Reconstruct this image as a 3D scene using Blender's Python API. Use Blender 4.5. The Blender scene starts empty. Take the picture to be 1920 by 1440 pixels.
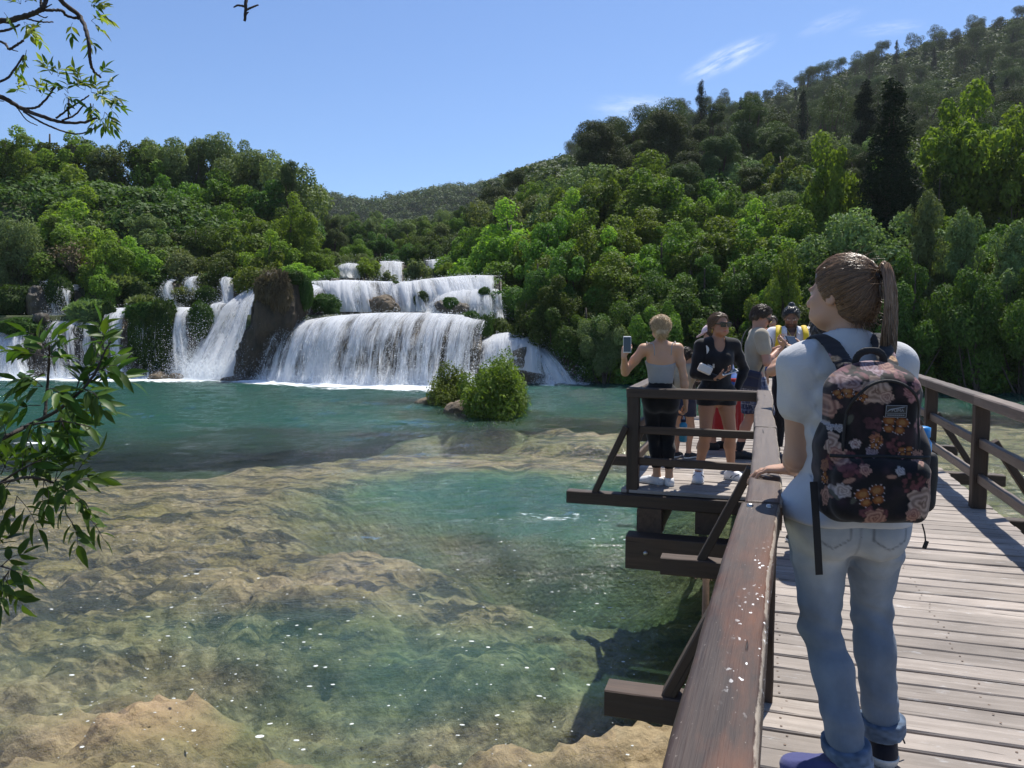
import bpy, math, random
import numpy as np
from mathutils import Vector, Matrix

# ------------------------------------------------------------------ camera, sky, sun, exposure
SC = bpy.context.scene
COL = SC.collection
rng = np.random.default_rng(11)
random.seed(11)
rad = math.radians
CAM_Z, PITCH, FPX = 2.75, rad(4.37), 1440.0
cam_data = bpy.data.cameras.new('camera')
cam_data.sensor_width = 36.0
cam_data.lens = 36.0 * FPX / 1920.0
cam_data.clip_start, cam_data.clip_end = 0.05, 5000.0
cam = bpy.data.objects.new('camera', cam_data)
COL.objects.link(cam)
cam.location = (0, 0, CAM_Z)
cam.rotation_euler = (rad(90) - PITCH, 0, 0)
SC.camera = cam

SUN_EL, SUN_AZ = rad(62), rad(31)          # azimuth from +Y towards +X: ahead and to the right
SUN_DIR = Vector((math.sin(SUN_AZ) * math.cos(SUN_EL), math.cos(SUN_AZ) * math.cos(SUN_EL), math.sin(SUN_EL)))
world = bpy.data.worlds.new('World')
SC.world = world
world.use_nodes = True
wn, wl = world.node_tree.nodes, world.node_tree.links
wn.clear()
w_out = wn.new('ShaderNodeOutputWorld')
w_bg = wn.new('ShaderNodeBackground')
w_sky = wn.new('ShaderNodeTexSky')
w_sky.sky_type = 'NISHITA'
w_sky.sun_disc = False
w_sky.sun_elevation, w_sky.sun_rotation = SUN_EL, SUN_AZ
w_sky.altitude = 100
w_sky.air_density, w_sky.dust_density, w_sky.ozone_density = 1.0, 0.35, 2.2
# thin cirrus wisps, fixed in the sky by direction
w_geo = wn.new('ShaderNodeTexCoord')


def wisp(px, py, length, width, tilt, strength, seed):
    """a streak of cirrus around one sky direction; returns a 0..1 socket"""
    d = ((px - 960) / FPX, 1.0, (610 - py) / FPX)
    dn = Vector(d).normalized()
    rt = Vector((0, 0, 1)).cross(dn) * -1
    rt.normalize()
    up = rt.cross(dn)
    a, b = math.cos(tilt), math.sin(tilt)
    e1, e2 = rt * a + up * b, up * a - rt * b

    def dot(v):
        n = wn.new('ShaderNodeVectorMath'); n.operation = 'DOT_PRODUCT'
        wl.new(w_geo.outputs['Generated'], n.inputs[0]); n.inputs[1].default_value = v
        return n.outputs['Value']

    def m(op, x, y=None, z=None):
        n = wn.new('ShaderNodeMath'); n.operation = op
        for i, v in enumerate((x, y, z)):
            if v is None: continue
            if isinstance(v, (int, float)): n.inputs[i].default_value = v
            else: wl.new(v, n.inputs[i])
        return n.outputs[0]
    x = m('DIVIDE', dot(e1), length)
    y = m('DIVIDE', dot(e2), width)
    cb = wn.new('ShaderNodeCombineXYZ')
    wl.new(m('MULTIPLY', x, 2.2), cb.inputs[0]); wl.new(m('MULTIPLY', y, 2.6), cb.inputs[1]); cb.inputs[2].default_value = seed
    no = wn.new('ShaderNodeTexNoise'); no.inputs['Scale'].default_value = 1.0
    no.inputs['Detail'].default_value = 5; no.inputs['Roughness'].default_value = 0.6
    wl.new(cb.outputs[0], no.inputs['Vector'])
    r2 = m('ADD', m('MULTIPLY', x, x), m('MULTIPLY', y, y))
    fall = m('SUBTRACT', 1.0, r2); n = fall.node; n.use_clamp = True
    front = m('GREATER_THAN', dot(dn), 0.5)
    s = m('SUBTRACT', no.outputs['Fac'], 0.34); s.node.use_clamp = True
    s = m('MULTIPLY', m('MULTIPLY', s, 3.0), m('MULTIPLY', fall, fall)); s.node.use_clamp = True
    return m('MULTIPLY', m('MULTIPLY', s, front), strength)


ws = [wisp(1352, 126, 0.066, 0.017, rad(20), 0.62, 1.3), wisp(1540, 62, 0.045, 0.012, rad(12), 0.2, 4.1),
      wisp(1185, 212, 0.07, 0.02, rad(-4), 0.34, 7.7), wisp(1650, 72, 0.05, 0.01, rad(-3), 0.2, 9.2)]
acc = ws[0]
for s_ in ws[1:]:
    n = wn.new('ShaderNodeMath'); n.operation = 'MAXIMUM'
    wl.new(acc, n.inputs[0]); wl.new(s_, n.inputs[1]); acc = n.outputs[0]
w_tint = wn.new('ShaderNodeMix'); w_tint.data_type = 'RGBA'; w_tint.blend_type = 'MULTIPLY'
w_tint.inputs['Factor'].default_value = 1.0
wl.new(w_sky.outputs[0], w_tint.inputs['A']); w_tint.inputs['B'].default_value = (.72, .82, .99, 1)
w_mix = wn.new('ShaderNodeMix'); w_mix.data_type = 'RGBA'
wl.new(acc, w_mix.inputs['Factor']); wl.new(w_tint.outputs['Result'], w_mix.inputs['A'])
w_mix.inputs['B'].default_value = (8.0, 8.4, 9.0, 1)
wl.new(w_mix.outputs['Result'], w_bg.inputs['Color'])
w_bg.inputs['Strength'].default_value = 0.115
wl.new(w_bg.outputs[0], w_out.inputs['Surface'])

sun_data = bpy.data.lights.new('sun', 'SUN')
sun_data.energy = 5.0
sun_data.angle = rad(0.53)
sun_data.color = (1.0, 0.955, 0.88)
sun = bpy.data.objects.new('sun', sun_data)
COL.objects.link(sun)
sun.rotation_euler = SUN_DIR.to_track_quat('Z', 'Y').to_euler()
sun.location = SUN_DIR * 60

SC.view_settings.view_transform = 'Standard'
SC.view_settings.look = 'None'
SC.view_settings.exposure = 0.4
SC.view_settings.gamma = 1.0
SC.view_settings.use_curve_mapping = False
SC.cycles.max_bounces = 8
SC.cycles.diffuse_bounces = 3
SC.cycles.glossy_bounces = 3
SC.cycles.transmission_bounces = 4
SC.cycles.transparent_max_bounces = 14
SC.cycles.use_denoising = True

# ------------------------------------------------------------------ helpers
def at(px, py, Y):
    """world point seen in direction of photo pixel (px, py) at depth Y (a measuring aid)"""
    u, v = (px - 960) / FPX, (720 - py) / FPX
    d = np.array([u, math.cos(PITCH) + v * math.sin(PITCH), -math.sin(PITCH) + v * math.cos(PITCH)])
    return np.array([0, 0, CAM_Z]) + d * (Y / d[1])


def on_plane(px, py, z=0.0):
    u, v = (px - 960) / FPX, (720 - py) / FPX
    d = np.array([u, math.cos(PITCH) + v * math.sin(PITCH), -math.sin(PITCH) + v * math.cos(PITCH)])
    return np.array([0, 0, CAM_Z]) + d * ((z - CAM_Z) / d[2])


def nrm(v):
    v = np.asarray(v, float)
    return v / (np.linalg.norm(v, axis=-1, keepdims=True) + 1e-12)


def sstep(a, b, x):
    t = np.clip((x - a) / (b - a), 0, 1)
    return t * t * (3 - 2 * t)


def _hash(ix, iy, iz, seed):
    h = (ix.astype(np.int64) * 374761393 + iy.astype(np.int64) * 668265263 + iz.astype(np.int64) * 2147483647 + seed * 1274126177) & 0xffffffff
    h = ((h ^ (h >> 13)) * 1274126177) & 0xffffffff
    h = h ^ (h >> 16)
    return (h & 0xffff).astype(np.float32) / 65535.0


def vnoise(x, y, z=0.0, seed=0):
    """value noise in -1..1"""
    x, y, z = np.broadcast_arrays(np.asarray(x, np.float32), np.asarray(y, np.float32), np.asarray(z, np.float32))
    ix, iy, iz = np.floor(x), np.floor(y), np.floor(z)
    fx, fy, fz = x - ix, y - iy, z - iz
    fx, fy, fz = fx * fx * (3 - 2 * fx), fy * fy * (3 - 2 * fy), fz * fz * (3 - 2 * fz)
    r = 0
    for dx in (0, 1):
        for dy in (0, 1):
            for dz in (0, 1):
                w = (fx if dx else 1 - fx) * (fy if dy else 1 - fy) * (fz if dz else 1 - fz)
                r = r + w * _hash(ix + dx, iy + dy, iz + dz, seed)
    return r * 2 - 1


def fbm(x, y, z=0.0, octaves=4, seed=0, gain=0.5):
    a, s, f = 1.0, 0.0, 1.0
    for o in range(octaves):
        s = s + a * vnoise(np.asarray(x) * f, np.asarray(y) * f, np.asarray(z) * f, seed + o * 17)
        a *= gain; f *= 2.03
    return s


def Rx(a): c, s = math.cos(a), math.sin(a); return np.array([[1, 0, 0], [0, c, -s], [0, s, c]])
def Ry(a): c, s = math.cos(a), math.sin(a); return np.array([[c, 0, s], [0, 1, 0], [-s, 0, c]])
def Rz(a): c, s = math.cos(a), math.sin(a); return np.array([[c, -s, 0], [s, c, 0], [0, 0, 1]])


def make_mesh(name, V, F, mats, smooth=True, attrs=None, fmat=None):
    """V (n,3); F = list of (m,k) int arrays"""
    if isinstance(F, np.ndarray): F = [F]
    F = [np.asarray(f, np.int32) for f in F if len(f)]
    me = bpy.data.meshes.new(name)
    V = np.asarray(V, np.float32)
    me.vertices.add(len(V)); me.vertices.foreach_set('co', V.ravel())
    loops = np.concatenate([f.ravel() for f in F]) if F else np.zeros(0, np.int32)
    tot = np.concatenate([np.full(len(f), f.shape[1], np.int32) for f in F]) if F else np.zeros(0, np.int32)
    me.loops.add(len(loops)); me.loops.foreach_set('vertex_index', loops)
    me.polygons.add(len(tot))
    start = np.concatenate([[0], np.cumsum(tot)[:-1]]).astype(np.int32)
    me.polygons.foreach_set('loop_start', start)
    me.polygons.foreach_set('use_smooth', np.full(len(tot), smooth, bool))
    for m in (mats if isinstance(mats, (list, tuple)) else [mats]): me.materials.append(m)
    if fmat is not None: me.polygons.foreach_set('material_index', np.asarray(fmat, np.int32))
    for an, av in (attrs or {}).items():
        av = np.asarray(av, np.float32)
        if av.ndim == 1:
            a = me.attributes.new(an, 'FLOAT', 'POINT'); a.data.foreach_set('value', av)
        elif av.shape[1] == 2:
            a = me.attributes.new(an, 'FLOAT2', 'POINT'); a.data.foreach_set('vector', av.ravel())
        else:
            a = me.attributes.new(an, 'FLOAT_COLOR', 'POINT')
            c4 = np.ones((len(av), 4), np.float32); c4[:, :3] = av
            a.data.foreach_set('color', c4.ravel())
    me.update(calc_edges=True)
    return me


def link(name, me, parent=None, M=None):
    o = bpy.data.objects.new(name, me)
    COL.objects.link(o)
    if parent is not None: o.parent = parent
    if M is not None: set_world(o, M)
    return o


def set_world(o, M):
    M = Matrix(M)
    if o.parent is not None: M = wmat(o.parent).inverted() @ M
    o.matrix_basis = M


def wmat(o):
    return o.matrix_basis if o.parent is None else wmat(o.parent) @ o.matrix_basis


def tag(o, label=None, cat=None, group=None, kind=None):
    if label: o['label'] = label
    if cat: o['category'] = cat
    if group: o['group'] = group
    if kind: o['kind'] = kind
    return o


def empty(name, loc=(0, 0, 0), rz=0.0, **kw):
    o = bpy.data.objects.new(name, None)
    COL.objects.link(o)
    o.empty_display_size = 0.1
    o.location = tuple(float(c) for c in loc); o.rotation_euler = (0, 0, rz)
    o.matrix_basis = Matrix.Translation(o.location) @ Matrix.Rotation(rz, 4, 'Z')
    return tag(o, **kw)


def world_child(name, V, F, mats, parent, **kw):
    """mesh given in world coordinates, parented to `parent` (moved into its frame)"""
    Mi = np.array(wmat(parent).inverted())
    V = np.asarray(V, float) @ Mi[:3, :3].T + Mi[:3, 3]
    return link(name, make_mesh(name, V, F, mats, **kw), parent)


class MB:
    """collects shapes into one mesh"""
    def __init__(s): s.V, s.Q, s.T, s.n, s.A = [], [], [], 0, []

    def add(s, V, Q=None, T=None):
        V = np.asarray(V, float)
        if Q is not None and len(Q): s.Q.append(np.asarray(Q) + s.n)
        if T is not None and len(T): s.T.append(np.asarray(T) + s.n)
        s.V.append(V); s.n += len(V)

    def box(s, c, half, R=None, bev=0.0):
        V, Q, T = cbox(half, bev)
        if R is not None: V = V @ np.asarray(R).T
        s.add(V + np.asarray(c), Q, T)

    def tube(s, pts, radii, n=8, cap=True):
        V, Q, T = tube(pts, radii, n, cap); s.add(V, Q, T)

    def geo(s):
        V = np.concatenate(s.V) if s.V else np.zeros((0, 3))
        F = []
        if s.Q: F.append(np.concatenate(s.Q))
        if s.T: F.append(np.concatenate(s.T))
        return V, F

    def obj(s, name, mats, parent=None, smooth=False, **kw):
        V, F = s.geo()
        if parent is None: return link(name, make_mesh(name, V, F, mats, smooth, **kw))
        return world_child(name, V, F, mats, parent, smooth=smooth, **kw)


def cbox(half, bev=0.0):
    """box, edges chamfered by bev"""
    hx, hy, hz = half
    if bev <= 0:
        V = np.array([[x, y, z] for x in (-hx, hx) for y in (-hy, hy) for z in (-hz, hz)], float)
        Q = np.array([[0, 1, 3, 2], [4, 6, 7, 5], [0, 4, 5, 1], [2, 3, 7, 6], [0, 2, 6, 4], [1, 5, 7, 3]])
        return V, Q, None
    b = min(bev, hx * .9, hy * .9, hz * .9)
    V, idx = [], {}
    for sx in (-1, 1):
        for sy in (-1, 1):
            for sz in (-1, 1):
                for ax in range(3):
                    p = [sx * (hx - b), sy * (hy - b), sz * (hz - b)]
                    p[ax] = (sx * hx, sy * hy, sz * hz)[ax]
                    idx[(sx, sy, sz, ax)] = len(V); V.append(p)
    Q, T = [], []
    for ax in range(3):
        o = [a for a in range(3) if a != ax]
        for s_ in (-1, 1):
            f = []
            for a, b2 in ((-1, -1), (1, -1), (1, 1), (-1, 1)):
                k = [0, 0, 0]; k[ax] = s_; k[o[0]] = a; k[o[1]] = b2
                f.append(idx[(k[0], k[1], k[2], ax)])
            Q.append(f)
        for a in (-1, 1):
            for b2 in (-1, 1):
                k0 = [0, 0, 0]; k0[ax] = -1; k0[o[0]] = a; k0[o[1]] = b2
                k1 = list(k0); k1[ax] = 1
                Q.append([idx[tuple(k0) + (o[0],)], idx[tuple(k1) + (o[0],)], idx[tuple(k1) + (o[1],)], idx[tuple(k0) + (o[1],)]])
    for sx in (-1, 1):
        for sy in (-1, 1):
            for sz in (-1, 1):
                T.append([idx[(sx, sy, sz, a)] for a in range(3)])
    V = np.array(V)
    Q, T = np.array(Q), np.array(T)
    for A in (Q, T):   # outward winding
        c = V[A].mean(1); n = np.cross(V[A[:, 1]] - V[A[:, 0]], V[A[:, 2]] - V[A[:, 0]])
        fl = (n * c).sum(1) < 0
        A[fl] = A[fl][:, ::-1]
    return V, Q, T


def frames(pts):
    pts = np.asarray(pts, float)
    t = np.gradient(pts, axis=0); t = nrm(t)
    ref = np.array([0, 0, 1.0]) if abs(t[0][2]) < .9 else np.array([0, 1.0, 0])
    n = []
    a = nrm(np.cross(t[0], ref))
    for k in range(len(pts)):
        a = a - t[k] * np.dot(a, t[k]); a = nrm(a); n.append(a)
    n = np.array(n)
    return t, n, np.cross(t, n)


def tube(pts, radii, n=8, cap=True):
    pts = np.asarray(pts, float); m = len(pts)
    radii = np.broadcast_to(np.asarray(radii, float), (m,))
    t, a, b = frames(pts)
    th = np.arange(n) * 2 * math.pi / n
    V = pts[:, None] + radii[:, None, None] * (a[:, None] * np.cos(th)[None, :, None] + b[:, None] * np.sin(th)[None, :, None])
    V = V.reshape(-1, 3)
    i = np.arange(m - 1)[:, None] * n; j = np.arange(n)[None]; j2 = (j + 1) % n
    Q = np.stack([i + j, i + n + j, i + n + j2, i + j2], -1).reshape(-1, 4)
    T = None
    if cap:
        V = np.concatenate([V, pts[:1], pts[-1:]])
        k = np.arange(n); k2 = (k + 1) % n
        T = np.concatenate([np.stack([np.full(n, m * n), k, k2], -1), np.stack([np.full(n, m * n + 1), (m - 1) * n + k2, (m - 1) * n + k], -1)])
    return V, Q, T


def smooth_line(pts, n):
    """Catmull-Rom through pts"""
    pts = np.asarray(pts, float)
    P = np.concatenate([2 * pts[:1] - pts[1:2], pts, 2 * pts[-1:] - pts[-2:-1]])
    t = np.linspace(0, len(pts) - 1 - 1e-6, n); i = t.astype(int); f = (t - i)[:, None]
    p0, p1, p2, p3 = P[i], P[i + 1], P[i + 2], P[i + 3]
    return .5 * (2 * p1 + (p2 - p0) * f + (2 * p0 - 5 * p1 + 4 * p2 - p3) * f ** 2 + (3 * p1 - p0 - 3 * p2 + p3) * f ** 3)


def grid_mesh(nx, ny):
    i = np.arange(nx - 1)[:, None] * ny + np.arange(ny - 1)[None]
    i = i.ravel()
    return np.stack([i, i + ny, i + ny + 1, i + 1], -1)


# ---- signed distance volumes -> one continuous mesh (naive surface nets)
class Vol:
    def __init__(s, lo, hi, h):
        s.lo, s.h = np.asarray(lo, np.float32), float(h)
        s.n = np.ceil((np.asarray(hi) - np.asarray(lo)) / h).astype(int) + 1
        s.D = np.full(s.n, 9.0, np.float32)

    def copy(s):
        c = object.__new__(Vol); c.lo, c.h, c.n, c.D = s.lo, s.h, s.n, s.D.copy(); return c

    def _sub(s, lo, hi):
        a = np.clip(np.floor((np.asarray(lo) - s.lo) / s.h).astype(int), 0, s.n)
        b = np.clip(np.ceil((np.asarray(hi) - s.lo) / s.h).astype(int) + 1, 0, s.n)
        sl = tuple(slice(x, y) for x, y in zip(a, b))
        g = [(s.lo[k] + s.h * np.arange(a[k], b[k])).astype(np.float32) for k in range(3)]
        return sl, g[0][:, None, None], g[1][None, :, None], g[2][None, None, :]

    def _mix(s, sl, d, k, op):
        D = s.D[sl]
        if D.size == 0: return
        if op == 'add':
            if k > 0:
                hh = np.clip(.5 + .5 * (D - d) / k, 0, 1); D[...] = D * (1 - hh) + d * hh - k * hh * (1 - hh)
            else: np.minimum(D, d, out=D)
        else:
            if k > 0:
                hh = np.clip(.5 - .5 * (D + d) / k, 0, 1); D[...] = D * (1 - hh) - d * hh + k * hh * (1 - hh)
            else: np.maximum(D, -d, out=D)

    def cap(s, a, b, ra, rb=None, k=0.02, flat=None, op='add'):
        """round cone a-b; flat=(axis vector, factor>1) squashes across that axis"""
        rb = ra if rb is None else rb
        a, b = np.asarray(a, np.float32), np.asarray(b, np.float32)
        m = max(ra, rb) + k + 3 * s.h
        sl, X, Y, Z = s._sub(np.minimum(a, b) - m, np.maximum(a, b) + m)
        ab = b - a; L = float(ab @ ab) + 1e-9
        px, py, pz = X - a[0], Y - a[1], Z - a[2]
        t = np.clip((px * ab[0] + py * ab[1] + pz * ab[2]) / L, 0, 1)
        qx, qy, qz = px - t * ab[0], py - t * ab[1], pz - t * ab[2]
        if flat is not None:
            w = nrm(flat[0]).astype(np.float32); dw = (qx * w[0] + qy * w[1] + qz * w[2]) * (flat[1] - 1)
            qx, qy, qz = qx + dw * w[0], qy + dw * w[1], qz + dw * w[2]
        s._mix(sl, np.sqrt(qx * qx + qy * qy + qz * qz) - (ra + (rb - ra) * t), k, op)

    def ell(s, c, r, R=None, k=0.02, op='add'):
        c, r = np.asarray(c, np.float32), np.asarray(r, np.float32)
        R = np.eye(3) if R is None else np.asarray(R)
        ext = np.sqrt(((R * r[None]) ** 2).sum(1)) + k + 3 * s.h
        sl, X, Y, Z = s._sub(c - ext, c + ext)
        px, py, pz = X - c[0], Y - c[1], Z - c[2]
        q = [(px * R[0, i] + py * R[1, i] + pz * R[2, i]) for i in range(3)]
        k0 = np.sqrt(sum((q[i] / r[i]) ** 2 for i in range(3)))
        k1 = np.sqrt(sum((q[i] / r[i] ** 2) ** 2 for i in range(3))) + 1e-6
        s._mix(sl, k0 * (k0 - 1) / k1, k, op)

    def box(s, c, half, R=None, rnd=0.01, k=0.0, op='add'):
        c, half = np.asarray(c, np.float32), np.asarray(half, np.float32)
        R = np.eye(3) if R is None else np.asarray(R)
        ext = np.abs(R) @ half + k + 3 * s.h
        sl, X, Y, Z = s._sub(c - ext, c + ext)
        px, py, pz = X - c[0], Y - c[1], Z - c[2]
        q = [np.abs(px * R[0, i] + py * R[1, i] + pz * R[2, i]) - (half[i] - rnd) for i in range(3)]
        out = np.sqrt(sum(np.maximum(x, 0) ** 2 for x in q)); ins = np.minimum(np.maximum(np.maximum(q[0], q[1]), q[2]), 0)
        s._mix(sl, out + ins - rnd, k, op)

    def coords(s):
        g = [(s.lo[i] + s.h * np.arange(s.n[i])).astype(np.float32) for i in range(3)]
        return g[0][:, None, None], g[1][None, :, None], g[2][None, None, :]

    def cut(s, nvec, p, k=0.0):
        """keep the side where (x-p).n < 0"""
        X, Y, Z = s.coords(); n = nrm(nvec); d = (X - p[0]) * n[0] + (Y - p[1]) * n[1] + (Z - p[2]) * n[2]
        if k > 0:
            hh = np.clip(.5 - .5 * (s.D - d) / k, 0, 1); s.D = (s.D * (1 - hh) + d * hh + k * hh * (1 - hh)).astype(np.float32)
        else: s.D = np.maximum(s.D, d.astype(np.float32))

    def disp(s, fn, band=0.06):
        i = np.argwhere(np.abs(s.D) < band)
        if len(i) == 0: return
        P = s.lo + s.h * i
        s.D[tuple(i.T)] += fn(P[:, 0], P[:, 1], P[:, 2]).astype(np.float32)

    def mesh(s):
        D = s.D
        S = D < 0
        c = sum(S[x:S.shape[0] - 1 + x, y:S.shape[1] - 1 + y, z:S.shape[2] - 1 + z].astype(np.int8) for x in (0, 1) for y in (0, 1) for z in (0, 1))
        act = np.argwhere((c > 0) & (c < 8))
        if len(act) == 0: return np.zeros((0, 3)), np.zeros((0, 4), int)
        ids = np.full(c.shape, -1, np.int32); ids[tuple(act.T)] = np.arange(len(act))
        P = np.zeros((len(act), 3)); N = np.zeros(len(act))
        cor = [(x, y, z) for x in (0, 1) for y in (0, 1) for z in (0, 1)]
        val = {q: D[act[:, 0] + q[0], act[:, 1] + q[1], act[:, 2] + q[2]] for q in cor}
        for q in cor:
            for ax in range(3):
                if q[ax]: continue
                r = list(q); r[ax] = 1; r = tuple(r)
                a, b = val[q], val[r]; m = (a < 0) != (b < 0)
                t = a[m] / (a[m] - b[m])
                e = np.tile(np.array(q, float), (m.sum(), 1)); e[:, ax] += t
                P[m] += e; N[m] += 1
        V = s.lo + s.h * (act + P / N[:, None])
        Qs = []
        for ax in range(3):
            o1, o2 = (ax + 1) % 3, (ax + 2) % 3
            sa = [slice(None)] * 3; sb = [slice(None)] * 3; sa[ax] = slice(0, -1); sb[ax] = slice(1, None)
            A, B = S[tuple(sa)], S[tuple(sb)]
            e = np.argwhere(A != B)
            e = e[(e[:, o1] > 0) & (e[:, o2] > 0) & (e[:, o1] < s.n[o1] - 1) & (e[:, o2] < s.n[o2] - 1)]
            def cell(d1, d2):
                f = e.copy(); f[:, o1] -= d1; f[:, o2] -= d2; return ids[tuple(f.T)]
            q = np.stack([cell(1, 1), cell(0, 1), cell(0, 0), cell(1, 0)], -1)
            fl = ~A[tuple(e.T)]
            q[fl] = q[fl][:, ::-1]
            Qs.append(q[(q >= 0).all(1)])
        return V, np.concatenate(Qs)


def relax(V, Q, it=2, f=0.5):
    """light Laplacian smoothing of a surface-nets mesh"""
    e = np.concatenate([Q[:, [0, 1]], Q[:, [1, 2]], Q[:, [2, 3]], Q[:, [3, 0]]])
    for _ in range(it):
        S = np.zeros_like(V); n = np.zeros(len(V))
        for k in range(3): S[:, k] = np.bincount(e[:, 0], V[e[:, 1], k], len(V)) + np.bincount(e[:, 1], V[e[:, 0], k], len(V))
        n = np.bincount(e[:, 0], minlength=len(V)) + np.bincount(e[:, 1], minlength=len(V))
        V = V * (1 - f) + f * S / np.maximum(n, 1)[:, None]
    return V


# ------------------------------------------------------------------ materials
class NT:
    """small node-graph writer"""
    def __init__(s, name):
        s.m = bpy.data.materials.new(name); s.m.use_nodes = True
        s.t = s.m.node_tree; s.t.nodes.clear()
        s.out = s.n('OutputMaterial')

    def n(s, kind): return s.t.nodes.new('ShaderNode' + kind)

    def set(s, sock, v):
        if isinstance(v, bpy.types.NodeSocket): s.t.links.new(v, sock)
        elif isinstance(v, (tuple, list)) and sock.type == 'RGBA' and len(v) == 3: sock.default_value = (*v, 1)
        else: sock.default_value = v

    def math(s, op, a, b=0.5, c=0.5, clamp=False):
        n = s.n('Math'); n.operation = op; n.use_clamp = clamp
        for i, v in enumerate((a, b, c)): s.set(n.inputs[i], v)
        return n.outputs[0]

    def mix(s, f, a, b, mode='MIX'):
        n = s.n('Mix'); n.data_type = 'RGBA'; n.blend_type = mode
        s.set(n.inputs['Factor'], f); s.set(n.inputs['A'], a); s.set(n.inputs['B'], b)
        return n.outputs['Result']

    def ramp(s, f, stops):
        n = s.n('ValToRGB'); e = n.color_ramp.elements
        while len(e) < len(stops): e.new(0.5)
        for el, (p, c) in zip(e, stops):
            el.position = p; el.color = (c, c, c, 1) if isinstance(c, (int, float)) else (*c, 1)
        s.set(n.inputs[0], f); return n.outputs[0]

    def attr(s, name, out='Fac'):
        n = s.n('Attribute'); n.attribute_name = name; return n.outputs[out]

    def coord(s, which='Object', scale=(1, 1, 1), rot=(0, 0, 0), loc=(0, 0, 0)):
        c = s.n('TexCoord'); m = s.n('Mapping')
        s.t.links.new(c.outputs[which], m.inputs[0])
        m.inputs['Scale'].default_value = scale; m.inputs['Rotation'].default_value = rot; m.inputs['Location'].default_value = loc
        return m.outputs[0]

    def world(s, scale=(1, 1, 1), rot=(0, 0, 0)):
        g = s.n('NewGeometry'); m = s.n('Mapping')
        s.t.links.new(g.outputs['Position'], m.inputs[0]); m.inputs['Scale'].default_value = scale; m.inputs['Rotation'].default_value = rot
        return m.outputs[0]

    def noise(s, vec, scale=5, detail=4, rough=0.55, dist=0.0, out='Fac'):
        n = s.n('TexNoise'); s.set(n.inputs['Vector'], vec)
        s.set(n.inputs['Scale'], scale); s.set(n.inputs['Detail'], detail); s.set(n.inputs['Roughness'], rough); s.set(n.inputs['Distortion'], dist)
        return n.outputs[out]

    def voro(s, vec, scale=5, feat='F1', out='Distance', rnd=1.0):
        n = s.n('TexVoronoi'); n.feature = feat; s.set(n.inputs['Vector'], vec); s.set(n.inputs['Scale'], scale); s.set(n.inputs['Randomness'], rnd)
        return n.outputs[out]

    def bump(s, h, strength=0.3, dist=0.01, normal=None):
        n = s.n('Bump'); s.set(n.inputs['Height'], h); s.set(n.inputs['Strength'], strength); s.set(n.inputs['Distance'], dist)
        if normal is not None: s.set(n.inputs['Normal'], normal)
        return n.outputs[0]

    def bsdf(s, color, rough=0.6, normal=None, **kw):
        n = s.n('BsdfPrincipled'); s.set(n.inputs['Base Color'], color); s.set(n.inputs['Roughness'], rough)
        if normal is not None: s.set(n.inputs['Normal'], normal)
        for k, v in kw.items(): s.set(n.inputs[k.replace('_', ' ')], v)
        return n.outputs[0]

    def shmix(s, f, a, b):
        n = s.n('MixShader'); s.set(n.inputs[0], f); s.set(n.inputs[1], a); s.set(n.inputs[2], b); return n.outputs[0]

    def done(s, sh, disp=None):
        s.set(s.out.inputs['Surface'], sh); return s.m


def plain(name, color, rough=0.6, bump=0.0, bscale=60, var=0.0, metallic=0.0, spec=0.5, col_attr=False):
    t = NT(name); v = t.coord('Object'); c = color
    if col_attr: c = t.attr('Col', 'Color')
    if var > 0: c = t.mix(1.0, c, t.ramp(t.noise(v, bscale * .15, 5), [(0.3, 1 - var), (0.7, 1 + var)]), 'MULTIPLY')
    nm = t.bump(t.noise(v, bscale, 3), bump, 0.004) if bump > 0 else None
    return t.done(t.bsdf(c, rough, nm, Metallic=metallic, **{'Specular IOR Level': spec}))

# ------------------------------------------------------------------ land: bed, terraces, hills, water
TH = math.atan(0.32)
BS, BC = math.sin(TH), math.cos(TH)


def B(s, w, z=0.0):
    """bridge frame: s along the bridge, w to its right, z over the deck -> world"""
    return np.array([s * BS + w * BC, s * BC - w * BS, DECK + z])


DECK = 1.25


def shore_y(X):
    return np.interp(X, [-60, -14, -13, -6, -2, 0, 4, 10, 20, 30, 60, 120], [40.6, 40.2, 39.4, 38.2, 38.0, 38.0, 36.6, 34.5, 31.6, 29.6, 27, 26])


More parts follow.
